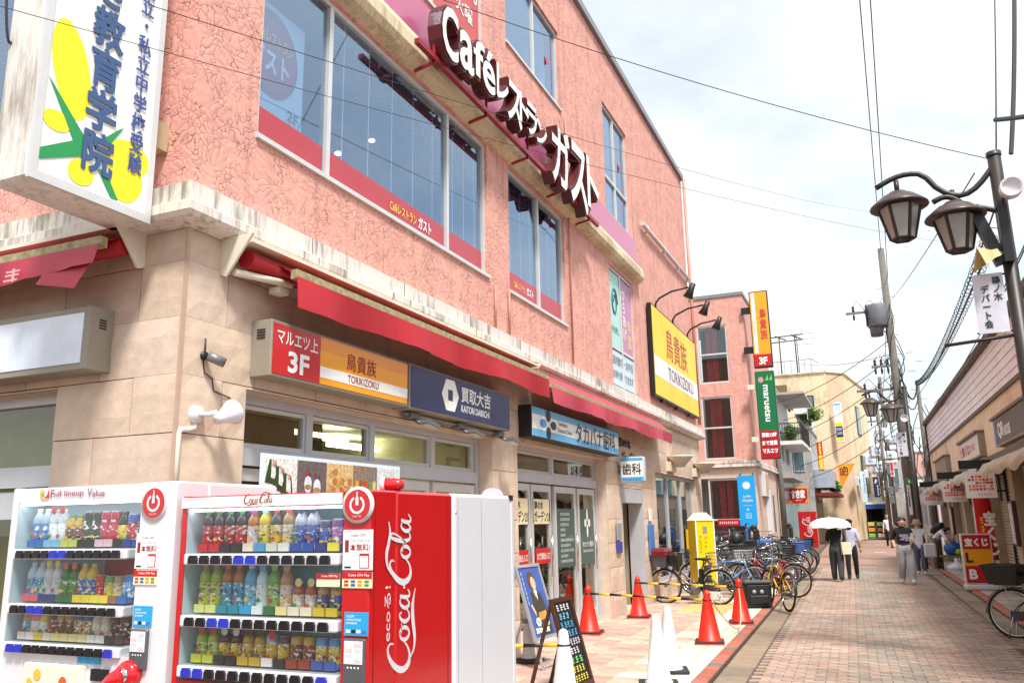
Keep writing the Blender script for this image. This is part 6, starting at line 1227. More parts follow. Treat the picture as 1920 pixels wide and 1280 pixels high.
lettering('3F', WPR, t, W*.3, W*.72, z0+H*.04, z0+H*.13, -.016, fat=.012); lettering(V('鳥貴族'), M('brick print', None), t, W*.48, W*.85, z0+H*.36, z0+H*.76, -.016, fat=.006); lettering(V('TORIKIZOKU'), DRED, t, W*.17, W*.25, z0+H*.4, z0+H*.74, -.018)
for f in (.72, .2): MB().box(-.4, .02, .1, .2, z0+H*f, z0+H*f+.3).build('bracket', BLACK, t)
t, W, z0, z1 = vsign('green and red vertical supermarket sign with white lettering', (1417, 696), (1452, 694), (1463, 858), (1425, 862), 37.3, M('sign side green', S(8, 86, 54), rough=.4))
H = z1-z0; MB().box(.04, W-.04, -.01, .002, z0+.05, z0+H*.32).build('red_panel', M('deep red panel', S(176, 22, 36), rough=.35, var=.03), t); MB().box(.04, W-.04, -.01, .002, z0+H*.32, z1-.05).build('green_panel', GRNS, t)
vs, fs, _a = _text('maruetsu', .02, 1); MB().add([(W*.38+b*W*.3, -.014, z0+H*.84-a*H*.42) for a, b in vs], [f[::-1] for f in fs]).build('lettering', WPR, t)
q = MB(); q.poly([(W*.52, -.014, z0+H*.89), (W*.68, -.014, z0+H*.955), (W*.68, -.014, z0+H*.89)]); q.poly([(W*.72, -.014, z0+H*.89), (W*.88, -.014, z0+H*.955), (W*.88, -.014, z0+H*.89)]); q.build('leaf_mark', LIME, t); MB().disc(W*.3, z0+H*.9, W*.14, -.014, 16, 0, W*.16).build('berry_mark', C8(206, 150, 160), t)
for i, (s_, f) in enumerate((('深夜12時', .5), ('まで営業', .5), ('マルエツ', .5))): lettering(s_, WPR, t, W*.12, W*.88, z0+H*(.245-.09*i), z0+H*(.295-.09*i), -.014, fat=.006)
for f in (.8, .2): MB().box(-.35, .02, .06, .2, z0+H*f, z0+H*f+.22).build('bracket', CREAMP, t)
# bright blue banner
t, W, z0, z1 = vsign('bright blue hanging banner with white sun emblem', (1382, 891), (1414, 891), (1422, 985), (1388, 985), 36.6, WSGN, .06)
H = z1-z0; MB().box(.0, W, -.008, .002, z0, z1).build('banner_cloth', M('banner cyan', S(24, 160, 232), rough=.5, var=.02), t); q = MB(); n = 32; q.poly([(W*.5+W*(.26 if i % 2 else .17)*cos(2*pi*i/n), -.012, z0+H*.8+W*(.26 if i % 2 else .17)*sin(2*pi*i/n)) for i in range(n)]); q.build('sun_emblem', WPR, t)
lettering('LUMA', WPR, t, W*.28, W*.72, z0+H*.56, z0+H*.6, -.012); lettering('STUDIO', WPR, t, W*.22, W*.8, z0+H*.475, z0+H*.52, -.012); lettering('3F', WPR, t, W*.42, W*.58, z0+H*.3, z0+H*.34, -.012); MB().box(W*.25, W*.75, -.012, -.009, z0+H*.395, z0+H*.4).build('rule', WPR, t)
q = MB(); [q.box(W*a, W*b, -.012, -.009, z0+H*c, z0+H*d) for a, b, c, d in ((.36, .66, .235, .242), (.36, .66, .15, .157), (.36, .38, .157, .235), (.64, .66, .157, .235), (.44, .46, .17, .22), (.52, .54, .17, .22))]; q.build('square_mark', WPR, t)
for x in (.1, W-.1): MB().tube([(x, .03, z1), (x, .5, z1+.1)], .03, 6).build('hanger', BLACK, t)
# railing before the tower and small signs there
t = thing('railing', 'grey wire mesh railing behind the parked bicycles', 'fence', (-6.6, 36.9, 0), 0)
for z in (.1, .6, 1.1): MB().tube([(0, 0, z), (2.4, 0, z)], .018, 6).build('rail', GREYM, t)
for i in range(20): MB().tube([(i*.126, 0, .1), (i*.126, 0, 1.1)], .007, 5).build('wire', GREYM, t)
t = thing('notice_sign', 'small red no-parking notice board above the bicycles', 'sign', (-6.3, 36.2, 0), 0); MB().bbox(0, .9, 0, .03, 1.35, 1.62, .008).build('board', REDS, t); lettering('#9', WPR, t, .06, .84, 1.43, 1.53, -.004); MB().tube([(.45, .03, 0), (.45, .03, 1.4)], .02, 6).build('post', GREYM, t)
t = thing('wall_cabinet', 'white wall cabinet with green screen on tower side', 'cabinet', (-4.78, 40.4, 0), A90); MB().bbox(0, 1.4, -.25, 0, .9, 2.9, .02).build('cabinet', WV, t); MB().box(.75, 1.25, -.258, -.25, 1.0, 2.7).build('green_panel', M('cabinet green', S(40, 90, 70), rough=.4), t)
t = thing('wall_lightbox', 'white menu light-box high on tower side', 'sign', (-4.78, 39.2, 0), A90); MB().bbox(0, 1.3, -.2, 0, 2.6, 3.7, .02).build('box', WV, t); MB().box(.1, 1.2, -.206, -.2, 2.7, 3.6).build('print', M('menu print', S(206, 180, 150), rough=.5, var=.4, scale=5), t)
# -------- generic far house
def house(name, label, X, Y, W, D, H, wall_m, rz, wins, roofm=None, cat='building', parapet=.15):
    """front faces local -Y; wins: (face, u0, u1, z0, z1); face f front, r right side (local +x), l left"""
    t = thing(name, label, cat, (X, Y, 0), rz)
    MB().box(0, W, 0, D, 0, H).build('wall', wall_m, t); MB().box(-.06, W+.06, -.06, D+.06, H, H+parapet).build('roof', roofm or MATS['grey metal coping'], t)
    for (f, u0, u1, z0, z1) in wins:
        q = MB(); p = MB(); b = .06
        for (a, c, d, e) in ((u0, u0+b, z0, z1), (u1-b, u1, z0, z1), (u0+b, u1-b, z0, z0+b), (u0+b, u1-b, z1-b, z1), ((u0+u1)/2-.03, (u0+u1)/2+.03, z0+b, z1-b)): q.box(a, c, -.05, .01, d, e)
        p.box(u0+b, u1-b, -.012, .005, z0+b, z1-b)
        for m in (q, p):
            if f == 'r': m.v = [(W-v[1], v[0], v[2]) for v in m.v]
            if f == 'l': m.v = [(v[1], D-v[0], v[2]) for v in m.v]
        o = q.build('window', ALU, t); p.build('pane', FARGL, o)
    return t
FARGL = M('far glass', S(96, 120, 130), rough=.08, var=.2, scale=1.5, spec=.8)
WREND = weathered('white render', S(226, 226, 224), S(150, 146, 140), .4, 2); GREND = weathered('grey render', S(176, 174, 170), S(110, 106, 100), .5, 2); BEIGE = weathered('beige render', S(226, 208, 172), S(160, 134, 100), .45, 2); BEIGE2 = weathered('tan tile wall', S(208, 180, 152), S(156, 126, 100), .3, 3)
# house with balcony (street face at X=-4.6)
h = house('balcony_house', 'white house with iron balcony and plants above a shop', -10, 46.6, 5.4, 7.5, 8.5, WREND, 0, (('f', 3.6, 5.0, 4.4, 6.2), ('r', .8, 2.2, 4.6, 6.4), ('r', 3.4, 5.0, 4.6, 6.4), ('f', 3.2, 4.6, 7.0, 8.2)))
MB().box(5.4, 6.6, .4, 6.5, 5.5, 5.7).build('balcony_slab', WREND, h)
for z in (6.15, 6.65): MB().tube([(5.4, .42, z), (6.58, .42, z), (6.58, 6.48, z), (5.4, 6.48, z)], .03, 6).build('balcony_rail', DARK, h)
for i in range(9): MB().tube([(5.5+i*.13, .42, 5.7), (5.5+i*.13, .42, 6.65)], .014, 5).build('baluster', DARK, h)
for i in range(24): MB().tube([(6.58, .42+i*.26, 5.7), (6.58, .42+i*.26, 6.65)], .014, 5).build('baluster', DARK, h)
MB().box(5.4, 6.9, .2, 6.8, 8.2, 8.32).build('balcony_roof', GREND, h); MB().box(5.42, 5.46, .2, 7.4, .1, 3.6).build('shop_glazing', M('teal glazing', S(110, 150, 156), rough=.15, var=.15), h); MB().box(5.4, 6.0, .0, 7.5, 3.7, 4.0).build('shop_canopy', GREND, h)
# restaurant house
h = house('restaurant_house', 'grey-white house with red chinese restaurant sign', -9.5, 54.4, 6.0, 7.2, 7.0, GREND, 0, (('f', 4.3, 5.6, 4.4, 6.0), ('r', .6, 2.0, 4.2, 5.8), ('r', 2.8, 4.4, 4.2, 5.8), ('r', 5, 6.4, 4.2, 5.8)))
MB().box(6.0, 7.1, .5, 6.6, 3.4, 4.5).build('bay_window', M('bay panel', S(170, 180, 196), rough=.3, var=.1), h); MB().box(6.0, 7.4, .2, 7, 2.9, 3.1).build('canopy', M('maroon canopy', S(120, 40, 40), rough=.7), h); MB().box(6.0, 6.03, .3, 6.9, .0, 2.8).build('shop_glazing', M('dark shop front', S(66, 52, 44), rough=.4, var=.2), h)
for i in range(7): MB().box(5.2, 6.0, .1+i*.95, .95+i*.95, 7.15+.14*(6-i), 7.4+.16*(6-i)).build('stair_tread', WREND, h)
MB().tube([(6.0, .1, 9.2), (6.0, 7, 8.2)], .03, 6).build('stair_rail', WV, h); [MB().tube([(6.0, .1+i*.98, 7.6), (6.0, .1+i*.98, 9.2-i*.14)], .02, 5).build('stair_post', WV, h) for i in range(8)]
# beige corner block with a chamfered corner
t = thing('corner_block', 'tall beige rendered block with chamfered corner at the street bend', 'building', (0, 0, 0), 0)
ol = [(-12, 62), (-2.55, 62), (-1.4, 63.4), (-.1, 73), (-.1, 82), (-12, 82)]; HB = 11.75
for i in range(len(ol)-1):
    a, b = ol[i], ol[i+1]; MB().add([(a[0], a[1], 0), (b[0], b[1], 0), (b[0], b[1], HB), (a[0], a[1], HB)], [(0, 1, 2, 3)]).build('wall', BEIGE if i != 1 else BEIGE2, t)
MB().poly([(x, y, HB) for x, y in ol]).build('roof', GREND, t)
for i in range(4): a, b = Vector((*ol[i], HB)), Vector((*ol[i+1], HB)); MB().bar(a, b, .2, .12).build('coping', BEIGE, t)
q = MB().box(-4.05, -3.45, 61.93, 62.0, 8.6, 10.1); o = q.build('window', DARK, t); MB().box(-3.97, -3.53, 61.91, 61.94, 8.75, 10.02).build('pane', FARGL, o)
MB().box(-6.6, -5.2, 61.95, 62.0, 9.3, 11.0).build('recess', M('olive recess', S(116, 104, 60), rough=.8), t)
for z in (7.6, 3.9, 1.2):
    a = Vector((-1.4, 63.4, 0)).lerp(Vector((-.1, 73, 0)), .4); b = Vector((-1.4, 63.4, 0)).lerp(Vector((-.1, 73, 0)), .58); o = MB().add([a+Vector((.03, -.02, z)), b+Vector((.03, -.02, z)), b+Vector((.03, -.02, z+2.2)), a+Vector((.03, -.02, z+2.2))], [(0, 1, 2, 3)]).build('window', DARK, t); MB().add([a+Vector((.05, .2, z+.1)), b+Vector((.05, -.2, z+.1)), b+Vector((.05, -.2, z+2.1)), a+Vector((.05, .2, z+2.1))], [(0, 1, 2, 3)]).build('pane', FARGL, o)
# roof pergola and aerial
t = thing('roof_pergola', 'thin steel pergola frame on the beige block roof', 'pergola', (-6.6, 62.6, HB), 0)
for x in (0, 1.1, 2.2): MB().tube([(x, 0, 0), (x, 0, 2.9)], .05, 6).build('post', DARK, t); MB().tube([(x-.2, -.5, 2.9), (x+.3, 2.2, 3.1)], .05, 6).build('rafter', DARK, t)
for z in (2.5, 2.9): MB().tube([(-.6, 0, z), (2.8, 0, z+.1)], .05, 6).build('beam', M('plum steel', S(110, 84, 90), rough=.5), t)
MB().tube([(-.5, -.3, 1.0), (3.2, -.3, 1.05), (3.6, 1.6, 1.05)], .03, 6).build('guard_rail', GREYM, t); [MB().tube([(-.5+i*.46, -.3, 0), (-.5+i*.46, -.3, 1.02)], .02, 5).build('guard_post', GREYM, t) for i in range(9)]
t = thing('tv_aerial', 'rooftop television aerial on the beige block', 'antenna', (-4.3, 63, HB), 0); MB().tube([(0, 0, 0), (0, 0, 3.2)], .03, 6).build('mast', DARK, t)
for z in (3.1, 2.7, 2.3): MB().tube([(-.2, 0, z), (1.3, 0, z)], .015, 5).build('boom', GREYM, t); [MB().tube([(i*.28-.1, -.3, z), (i*.28-.1, .3, z)], .01, 4).build('element', GREYM, t) for i in range(5)]
# far closing houses
h = house('far_house', 'pink-roofed far house closing the street', -.5, 88, 9, 9, 7.4, M('pale rose wall', S(214, 170, 164), rough=.8), 0, (('f', 1.2, 3.0, 3.2, 4.8), ('f', 4.4, 6.2, 3.2, 4.8), ('f', 1.4, 3, 5.6, 6.8)))
h = house('far_house', 'white far house with blue-edged awning', 1.6, 76, 6, 10, 4.6, WREND, 0, (('f', 1.0, 2.6, 2.9, 4.0), ('f', 3.4, 5, 2.9, 4.0)))
h = house('low_house', 'low white wall and shed just past the shuttered shops', 2.3, 39.5, 5, 16, 2.9, WREND, 0, (('f', .5, 1.6, 1.0, 2.2), ('l', 1, 3, 1.1, 2.3), ('l', 5, 7, 1.1, 2.3), ('l', 9, 12, 1.1, 2.3)))
# produce shop under a blue and white awning at the bend
t = thing('awning', 'white awning with blue edge over the produce shop at the bend', 'awning', (-.4, 68, 0), 0)
MB().add([(-.6, 1.5, 3.3), (2.6, 1.5, 3.3), (2.6, -.8, 2.5), (-.6, -.8, 2.5)], [(0, 1, 2, 3)]).build('canvas', WSGN, t); MB().add([(-.6, -.81, 2.5), (2.6, -.81, 2.5), (2.6, -.83, 2.15), (-.6, -.83, 2.15)], [(0, 1, 2, 3)]).build('valance', M('awning blue', S(40, 70, 150), rough=.6), t)
for x in (-.5, 2.5): MB().tube([(x, -.75, 0), (x, -.75, 2.5)], .03, 6).build('post', GREYM, t)
MB().box(-.6, 2.6, 1.5, 1.6, 0, 3.3).build('back_wall', M('shop dark', S(60, 52, 44), rough=.9, var=.3, scale=2), t)
for i in range(4):
    t = thing('produce_rack', ('rack of green packets', 'rack of white boxes', 'rack of orange crates', 'rack of brown boxes')[i]+' outside the produce shop', 'shelf', (-.9+i*.62, 66.9, 0), 0, 'produce racks at the bend')
    MB().box(0, .55, 0, .4, 0, .1).box(0, .03, 0, .4, .1, 1.3).box(.52, .55, 0, .4, .1, 1.3).build('rack_frame', GREYM, t)
    for k_ in range(3): MB().bbox(.05, .5, .02, .38, .12+k_*.4, .4+k_*.4, .03).build('crate', C8(*((130, 190, 70), (226, 220, 206), (226, 140, 60), (150, 110, 80), (200, 190, 90))[(i+k_*2) % 5]), t)
# projecting shop signs along the left row
def flatsign(label, TL, BR, Y, m, texts, thick=.12, body=WV, name='projecting_sign'):
    a = onY(*TL, Y); b = onY(*BR, Y); W, H = b.x-a.x, a.z-b.z
    t = thing(name, label, 'sign', (a.x, Y, 0), 0); MB().bbox(0, W, 0, thick, b.z, a.z, .01).build('sign_box', body, t); MB().box(.02, W-.02, -.008, .002, b.z+.02, a.z-.02).build('panel', m, t)
    for (s_, mt, u0, u1, v0, v1, f) in texts: lettering(s_, mt, t, W*u0, W*u1, b.z+H*v0, b.z+H*v1, -.012, fat=f)
    return t, W, H, b.z
t, W, H, zb = flatsign('red beef-bowl shop sign with white brush lettering', (1477, 913), (1516, 943), 50, M('brick red sign', S(186, 28, 26), rough=.4), (('すき家', WPR, .15, .85, .32, .82, .02), ('SUKIYA', WPR, .36, .66, .16, .23, 0)), body=ORNG)
q = MB(); q.poly([(.03, -.011, zb+.03), (.03, -.011, zb+H*.34), (W*.2, -.011, zb+.03)]); q.poly([(W-.03, -.011, zb+.03), (W*.8, -.011, zb+.03), (W-.03, -.011, zb+H*.34)]); q.box(.02, W-.02, -.0115, -.009, zb+H*.9, zb+H*.98); q.build('orange_corner', ORNG, t)
flatsign('small red beef-bowl sign farther along the row', (1526, 928), (1543, 942), 57, MATS['brick red sign'], (('すき家', WPR, .12, .88, .25, .8, .02),))
flatsign('tall red vertical restaurant sign with yellow characters', (1530, 828), (1547, 882), 54, M('chinese red', S(226, 30, 20), rough=.4), ((V('嘉宴'), YEL, .2, .85, .06, .52, .03), (V('中国料理'), YEL, .36, .66, .56, .95, .012)))
t, W, H, zb = flatsign('blue and yellow banner hung on chamfered beige corner', (1561, 755), (1584, 828), 61.6, WSGN, (('#4', M('cyan print', S(60, 170, 220), var=0), .1, .9, .78, .9, .01),))
MB().box(.04, W-.04, -.014, -.009, zb+H*.03, zb+H*.5).build('navy_field', NAVY, t); MB().box(.04, W-.04, -.016, -.012, zb+H*.4, zb+H*.5).build('yellow_band', YELB, t); MB().box(.04, W-.04, -.016, -.012, zb+H*.03, zb+H*.12).build('yellow_band', YELB, t); MB().box(.04, W-.04, -.014, -.009, zb+H*.93, zb+H*.98).build('cyan_band', SKYB, t); lettering('#5', WPR, t, W*.15, W*.85, zb+H*.29, zb+H*.36, -.018); lettering('#5', WPR, t, W*.15, W*.85, zb+H*.19, zb+H*.26, -.018)
p = onY(1590, 890, 62); t = thing('pennant_sign', 'orange triangular dental pennant sign with yellow character', 'sign', (p.x-.6, 61.2, 0), 0); MB().prism([(0, p.z+.65), (1.15, p.z+.75), (.1, p.z-.95)], 0, .1).build('panel', M('pennant orange', S(246, 150, 20), rough=.4), t); lettering('歯', YEL, t, .1, .7, p.z-.05, p.z+.6, -.006, fat=.04); lettering('歯', DRED, t, .1, .7, p.z-.05, p.z+.6, -.03, fat=0)
flatsign('pale blue hanging banner with blue foot', (1610, 883), (1628, 942), 63, M('pale cyan banner', S(206, 232, 244), rough=.5), (('#6', NVT, .55, .85, .3, .92, .01), ), body=SKYB, name='banner')
flatsign('navy hanging banner with white characters', (1635, 893), (1652, 932), 64, NAVY, (('#4', WPR, .5, .85, .08, .6, .01), ('#1', WPR, .2, .75, .65, .9, .02)), name='banner')
flatsign('white clinic pole sign with green cross heading', (1698, 897), (1713, 965), 35.5, WSGN, ((V('うのき診療所'), CHAR, .2, .5, .22, .74, .008), ('#5', RPR, .62, .8, .45, .75, 0), ('#4', WPR, .3, .8, .07, .1, 0)), thick=.05); 
p = onY(1705, 903, 35.45); t = thing('sign_plate', 'green emblem plate on top of clinic pole sign', 'sign', (p.x-.13, 35.4, 0), 0); MB().box(0, .26, 0, .02, p.z-.1, p.z+.12).build('plate', GRNS, t); lettering('#1', WPR, t, .07, .19, p.z-.06, p.z+.08, -.004, fat=.01)
for i, (x, y, s_, m) in enumerate(((1672, 878, '親睦会', RPR), (1660, 915, '親睦会', DRED))): flatsign(('white plate with red vertical characters on far pole', 'small white plate with dark red characters on far pole')[i], (x-5, y-14), (x+6, y+15), 47+i*6, WSGN, ((V(s_), m, .2, .8, .08, .92, .012),), thick=.04)
for i, (x, y) in enumerate(((1644, 845), (1655, 815), (1668, 858), (1632, 862), (1650, 876), (1676, 822))):
    p = onY(x, y, 52+i*2); t = thing('lantern_sign', 'white rounded association lantern '+('hanging lowest left', 'near the lamp arm', 'beside the far pole', 'at the far left', 'lowest of the cluster', 'topmost of the cluster')[i], 'sign', (p.x, 52+i*2, p.z), 0, 'white lantern signs on far posts')
    MB().bbox(-.42, .42, -.15, .15, -.42, .42, .14).build('shade', M('lantern white', S(226, 232, 238), rough=.4), t); lettering('#2', C8(120, 140, 170), t, -.2, .2, -.2, .25, -.155); MB().tube([(0, 0, .42), (0, 0, .8), (.2, 0, 1.0), (.45, 0, .9), (.5, 0, -.2)], .03, 6).build('hook', DARK, t)
# cola machine in the distance
t = thing('vending_machine', 'distant red cola vending machine beside the beef-bowl shop', 'vending machine', (-4.15, 49.2, 0), 0); MB().bbox(0, .95, 0, .75, .05, 1.95, .02).build('cabinet', REDV, t); q = script_logo(0); q.v = [(.62-p_[2]*.28, -.003+p_[1], .6+p_[0]*.2) for p_ in q.v]; q.build('script_lettering', GLOSSW, t); MB().box(.1, .85, -.006, .0, .3, .36).build('slot', DARK, t)
# concrete pole with cables beside the tower
t = thing('service_pole', 'pale concrete service pole between tower and balcony house', 'pole', (-4.55, 45.6, 0), 0); MB().cyl((0, 0, 0), (0, 0, 7.5), .16, .12).build('shaft', M('pole concrete', S(112, 108, 102), rough=.85, var=.12), t)
for i in range(5): MB().tube([(-.2-.1*i, 0, .2), (-.25-.09*i, .03*sin(i), 2), (-.15-.12*i, 0, 4), (-.2-.05*i, 0, 6.6)], .02, 5).build('cable', BLACK, t)
# ---- foliage: balcony plants and roof shrubs
def leafy(label, loc, rx, ry, rz_, n, seed, size=.12, cols_=((70, 110, 40), (110, 150, 50), (50, 84, 34)), group=None, name='shrub'):
    rr = random.Random(seed); t = thing(name, label, 'plant', loc, 0, group); q = MB()
    for i in range(n):
        while True:
            p = Vector((rr.uniform(-1, 1), rr.uniform(-1, 1), rr.uniform(-1, 1)))
            if p.length < 1: break
        k_ = .75+.25*sin(p.x*5+seed)*cos(p.y*4); p = Vector((p.x*rx*k_, p.y*ry*k_, p.z*rz_*k_+rz_)); a = rr.uniform(0, 6.28); b = rr.uniform(-1, 1); s_ = size*rr.uniform(.6, 1.3); u = Vector((cos(a), sin(a), b*.5)).normalized()*s_; v_ = u.orthogonal().normalized()*s_*.45
        q.add([p-u, p+v_, p+u, p-v_], [(0, 1, 2, 3)], rr.randrange(3))
    q.build('crown', [M('leaf %d %d %d' % c, S(*c), rough=.6, var=.15) for c in cols_], t, kind='stuff'); s = MB()
    for i in range(4): a = i*1.6+seed; s.tube([(0, 0, 0), (rx*.2*cos(a), ry*.2*sin(a), rz_*.6), (rx*.5*cos(a), ry*.5*sin(a), rz_*1.3)], [.03, .02, .008], 5)
    s.build('stem', M('bark', S(84, 66, 48), rough=.9), t); return t
p = onY(1508, 822, 53.5); leafy('bushy green shrub on the roof terrace below the banner', (p.x+.3, 55.5, 7.3), 1.0, .9, .7, 700, 3)
p = onY(1498, 815, 53); leafy('trailing green plant on the stepped white roof', (p.x-.6, 55, 8.2), .7, .7, .5, 400, 5)
leafy('potted palm on the iron balcony', (-4.0, 47.6, 5.7), .5, .5, .55, 260, 8); leafy('potted fern at balcony corner', (-4.2, 49.6, 5.7), .4, .6, .5, 220, 9)
p = onY(1588, 938, 60); leafy('palm fronds hanging by the restaurant corner', (-2.5, 58.5, 3.1), .5, .5, .45, 160, 12, .22)
# more of the crowded far end
h = house('far_house', 'grey flat-roofed house seen behind the far poles', .6, 66, 1.2, 5, 6.2, GREND, .1, (('f', .2, 1.0, 3.6, 5.0),))
h = house('far_house', 'cream house on the right beyond the low white wall', 3.2, 58, 6, 9, 5.2, BEIGE, 0, (('f', .8, 2.2, 3, 4.4), ('f', 3, 4.6, 3, 4.4), ('l', 1, 3, 3, 4.4), ('l', 5, 7, 3, 4.4)))
for i in range(5):
    p = onY(1600+i*9, 868-i*7, 61.5+i*1.5); t = thing('air_conditioner', ('lowest', 'second lowest', 'middle', 'second highest', 'highest')[i]+' small air conditioner unit on the beige side wall', 'air conditioner', (p.x, 62.6+i*1.9, p.z-1.2), A90-.13, 'air conditioner units'); MB().bbox(-.4, .4, -.28, .02, -.3, .3, .03).build('casing', WV, t); MB().lathe([(0, -.01), (.22, -.01), (.23, 0)], 16, (-.1, -.28, 0), 0, 'Y').build('fan_grille', DARK, t)
# ================================================================ lamp posts, utility poles, wires
POLEB = M('brown lamp post', S(50, 42, 40), rough=.45, var=.08); LGLS = M('frosted lantern glass', S(164, 160, 156), rough=.25, var=.08); CONC = M('pole concrete', None); HAT = M('copper brown hat', S(86, 72, 70), rough=.35, metal=.3)
def lantern(t, x, z, s=1.0):
    """hexagonal lantern whose hat rim is at height z"""
    l = MB(); l.lathe([(0, .2), (.1, .2), (.13, .17), (.2, .14), (.34, .02), (.345, .0), (.33, -.005), (.2, .03), (0, .05)], 20, (x, 0, z)); o = l.build('lantern', HAT, t)
    f = MB(); g = MB(); R0, R1, h0, h1 = .24, .135, -.01, -.42
    for i in range(6):
        a = 2*pi*i/6; b = 2*pi*(i+1)/6
        f.tube([(x+R0*cos(a), R0*sin(a), z+h0), (x+R1*cos(a), R1*sin(a), z+h1)], .02, 4); f.tube([(x+R1*cos(a), R1*sin(a), z+h1), (x+R1*cos(b), R1*sin(b), z+h1)], .016, 4)
    f.build('lantern_frame', POLEB, o)
    for i in range(6):
        a = 2*pi*i/6+.08; b = 2*pi*(i+1)/6-.08; c0, c1 = R0*.95, R1*.95
        MB().add([(x+c0*cos(a), c0*sin(a), z+h0), (x+c0*cos(b), c0*sin(b), z+h0), (x+c1*cos(b), c1*sin(b), z+h1), (x+c1*cos(a), c1*sin(a), z+h1)], [(0, 1, 2, 3)]).build('lantern_pane', LGLS, o)
    MB().lathe([(0, h1+.01), (R1*.95, h1), (0, h1-.01)], 6, (x, 0, z)).build('lantern_base', POLEB, o); MB().tube([(x, 0, z+.2), (x, 0, z+.36)], .03, 8).build('lantern_neck', POLEB, o)
def lamp_post(label, X, Y, top=5.93, signs=True, group='brown twin-lantern lamp posts'):
    t = thing('street_lamp', label, 'street lamp', (X, Y, RZ), 0, group); top -= RZ
    MB().tube([(0, 0, 0), (0, 0, 1), (0, 0, top)], [.1, .085, .075], 16).build('post', POLEB, t); MB().lathe([(0, top+.02), (.085, top+.02), (.085, top-.03)], 14).build('post_cap', POLEB, t)
    def arm(x1, z1, zstart, zdip, name='arm'):
        P = []
        for i in range(17):
            k = i/16; x = x1*k; z = zstart+(z1-zstart)*k-zdip*sin(pi*min(1, k*1.7))*(k < .59)+.1*sin(pi*max(0, (k-.5)*2))
            P.append((x, 0, z))
        MB().tube(P, .035, 8).build(name, POLEB, t)
    arm(-1.34, top-.2, top-.12, .32); arm(-.72, top-.5, top-.75, -.02)
    lantern(t, -1.1, top-.5); lantern(t, -.5, top-.74)
    return t, top
t, top = lamp_post('nearest brown lamp post with two hexagonal lanterns at right edge', 1.72, 10.93)
q = MB().obox((-.2, -.02, top-1.02), .13, .13, .78, Matrix.Rotation(-.3, 3, 'Y')); q.build('black_speaker', BLACK, t); MB().obox((-.02, -.1, top-1.05), .1, .1, .7).build('junction_box', BLACK, t)
q = MB().lathe([(0, .1), (.1, .1), (.125, .0), (.125, -.08), (.115, -.1), (.09, -.06), (0, -.05)], 18, (.08, -.24, top-.56), 0, 'Y'); q.build('white_speaker', WV, t); MB().tube([(0, 0, top-.56), (.08, -.15, top-.56)], .025, 6).build('speaker_arm', GREYM, t)
q = MB(); v = []
for k_, (s_, d) in enumerate(((.06, 0), (.07, .1), (.16, .3))):
    v += [(-.12-d*.75, -.1-d*.3-s_*.0, top-1.28-d*.25+s_), (-.12-d*.75+s_*.35, -.1-d*.3-s_, top-1.28-d*.25-s_*.7), (-.12-d*.75-s_*.35, -.1-d*.3+s_, top-1.28-d*.25-s_*.7)]
q.add(v, [(3*i+j, 3*i+(j+1) % 3, 3*i+3+(j+1) % 3, 3*i+3+j) for i in range(2) for j in range(3)]+[(0, 1, 2)]); q.build('horn_speaker', M('cream horn', S(206, 184, 130), rough=.5), t); MB().tube([(0, 0, top-1.28), (-.14, -.1, top-1.28)], .03, 6).build('horn_arm', CREAMP, t)
MB().box(-.42, -.1, -.015, .01, 3.78, 4.5).build('name_panel', M('pale lilac plate', S(220, 222, 236), rough=.4), t); lettering(V('鵜ノ木'), CHAR, t, -.22, -.13, 4.16, 4.46, -.02, fat=.0012); lettering(V('デパート会'), CHAR, t, -.35, -.26, 3.84, 4.36, -.02, fat=.0012)
for z in (3.79, 4.48): MB().tube([(0, 0, z), (-.44, 0, z)], .012, 6).build('plate_arm', POLEB, t)
MB().tube([(0, 0, 3.74), (-.8, 0, 3.68)], .022, 6).build('banner_arm', POLEB, t)
t, top = lamp_post('farther brown lamp post with two lanterns before the concrete pole', 1.2, 30.87)
MB().box(-.42, -.1, -.015, .01, 3.65, 4.45).build('name_panel', MATS['pale lilac plate'], t); lettering(V('鵜ノ木'), CHAR, t, -.22, -.13, 4.1, 4.42, -.02, fat=.0012); lettering(V('デパート会'), CHAR, t, -.36, -.26, 3.7, 4.3, -.02, fat=.0012); MB().tube([(0, 0, 3.6), (-.9, 0, 3.56)], .022, 6).build('banner_arm', POLEB, t)
q = MB().lathe([(0, .1), (.1, .1), (.125, .0), (.125, -.1), (.09, -.06), (0, -.05)], 16, (-.1, -.2, top-1.1), 0, 'Y'); q.build('white_speaker', WV, t)
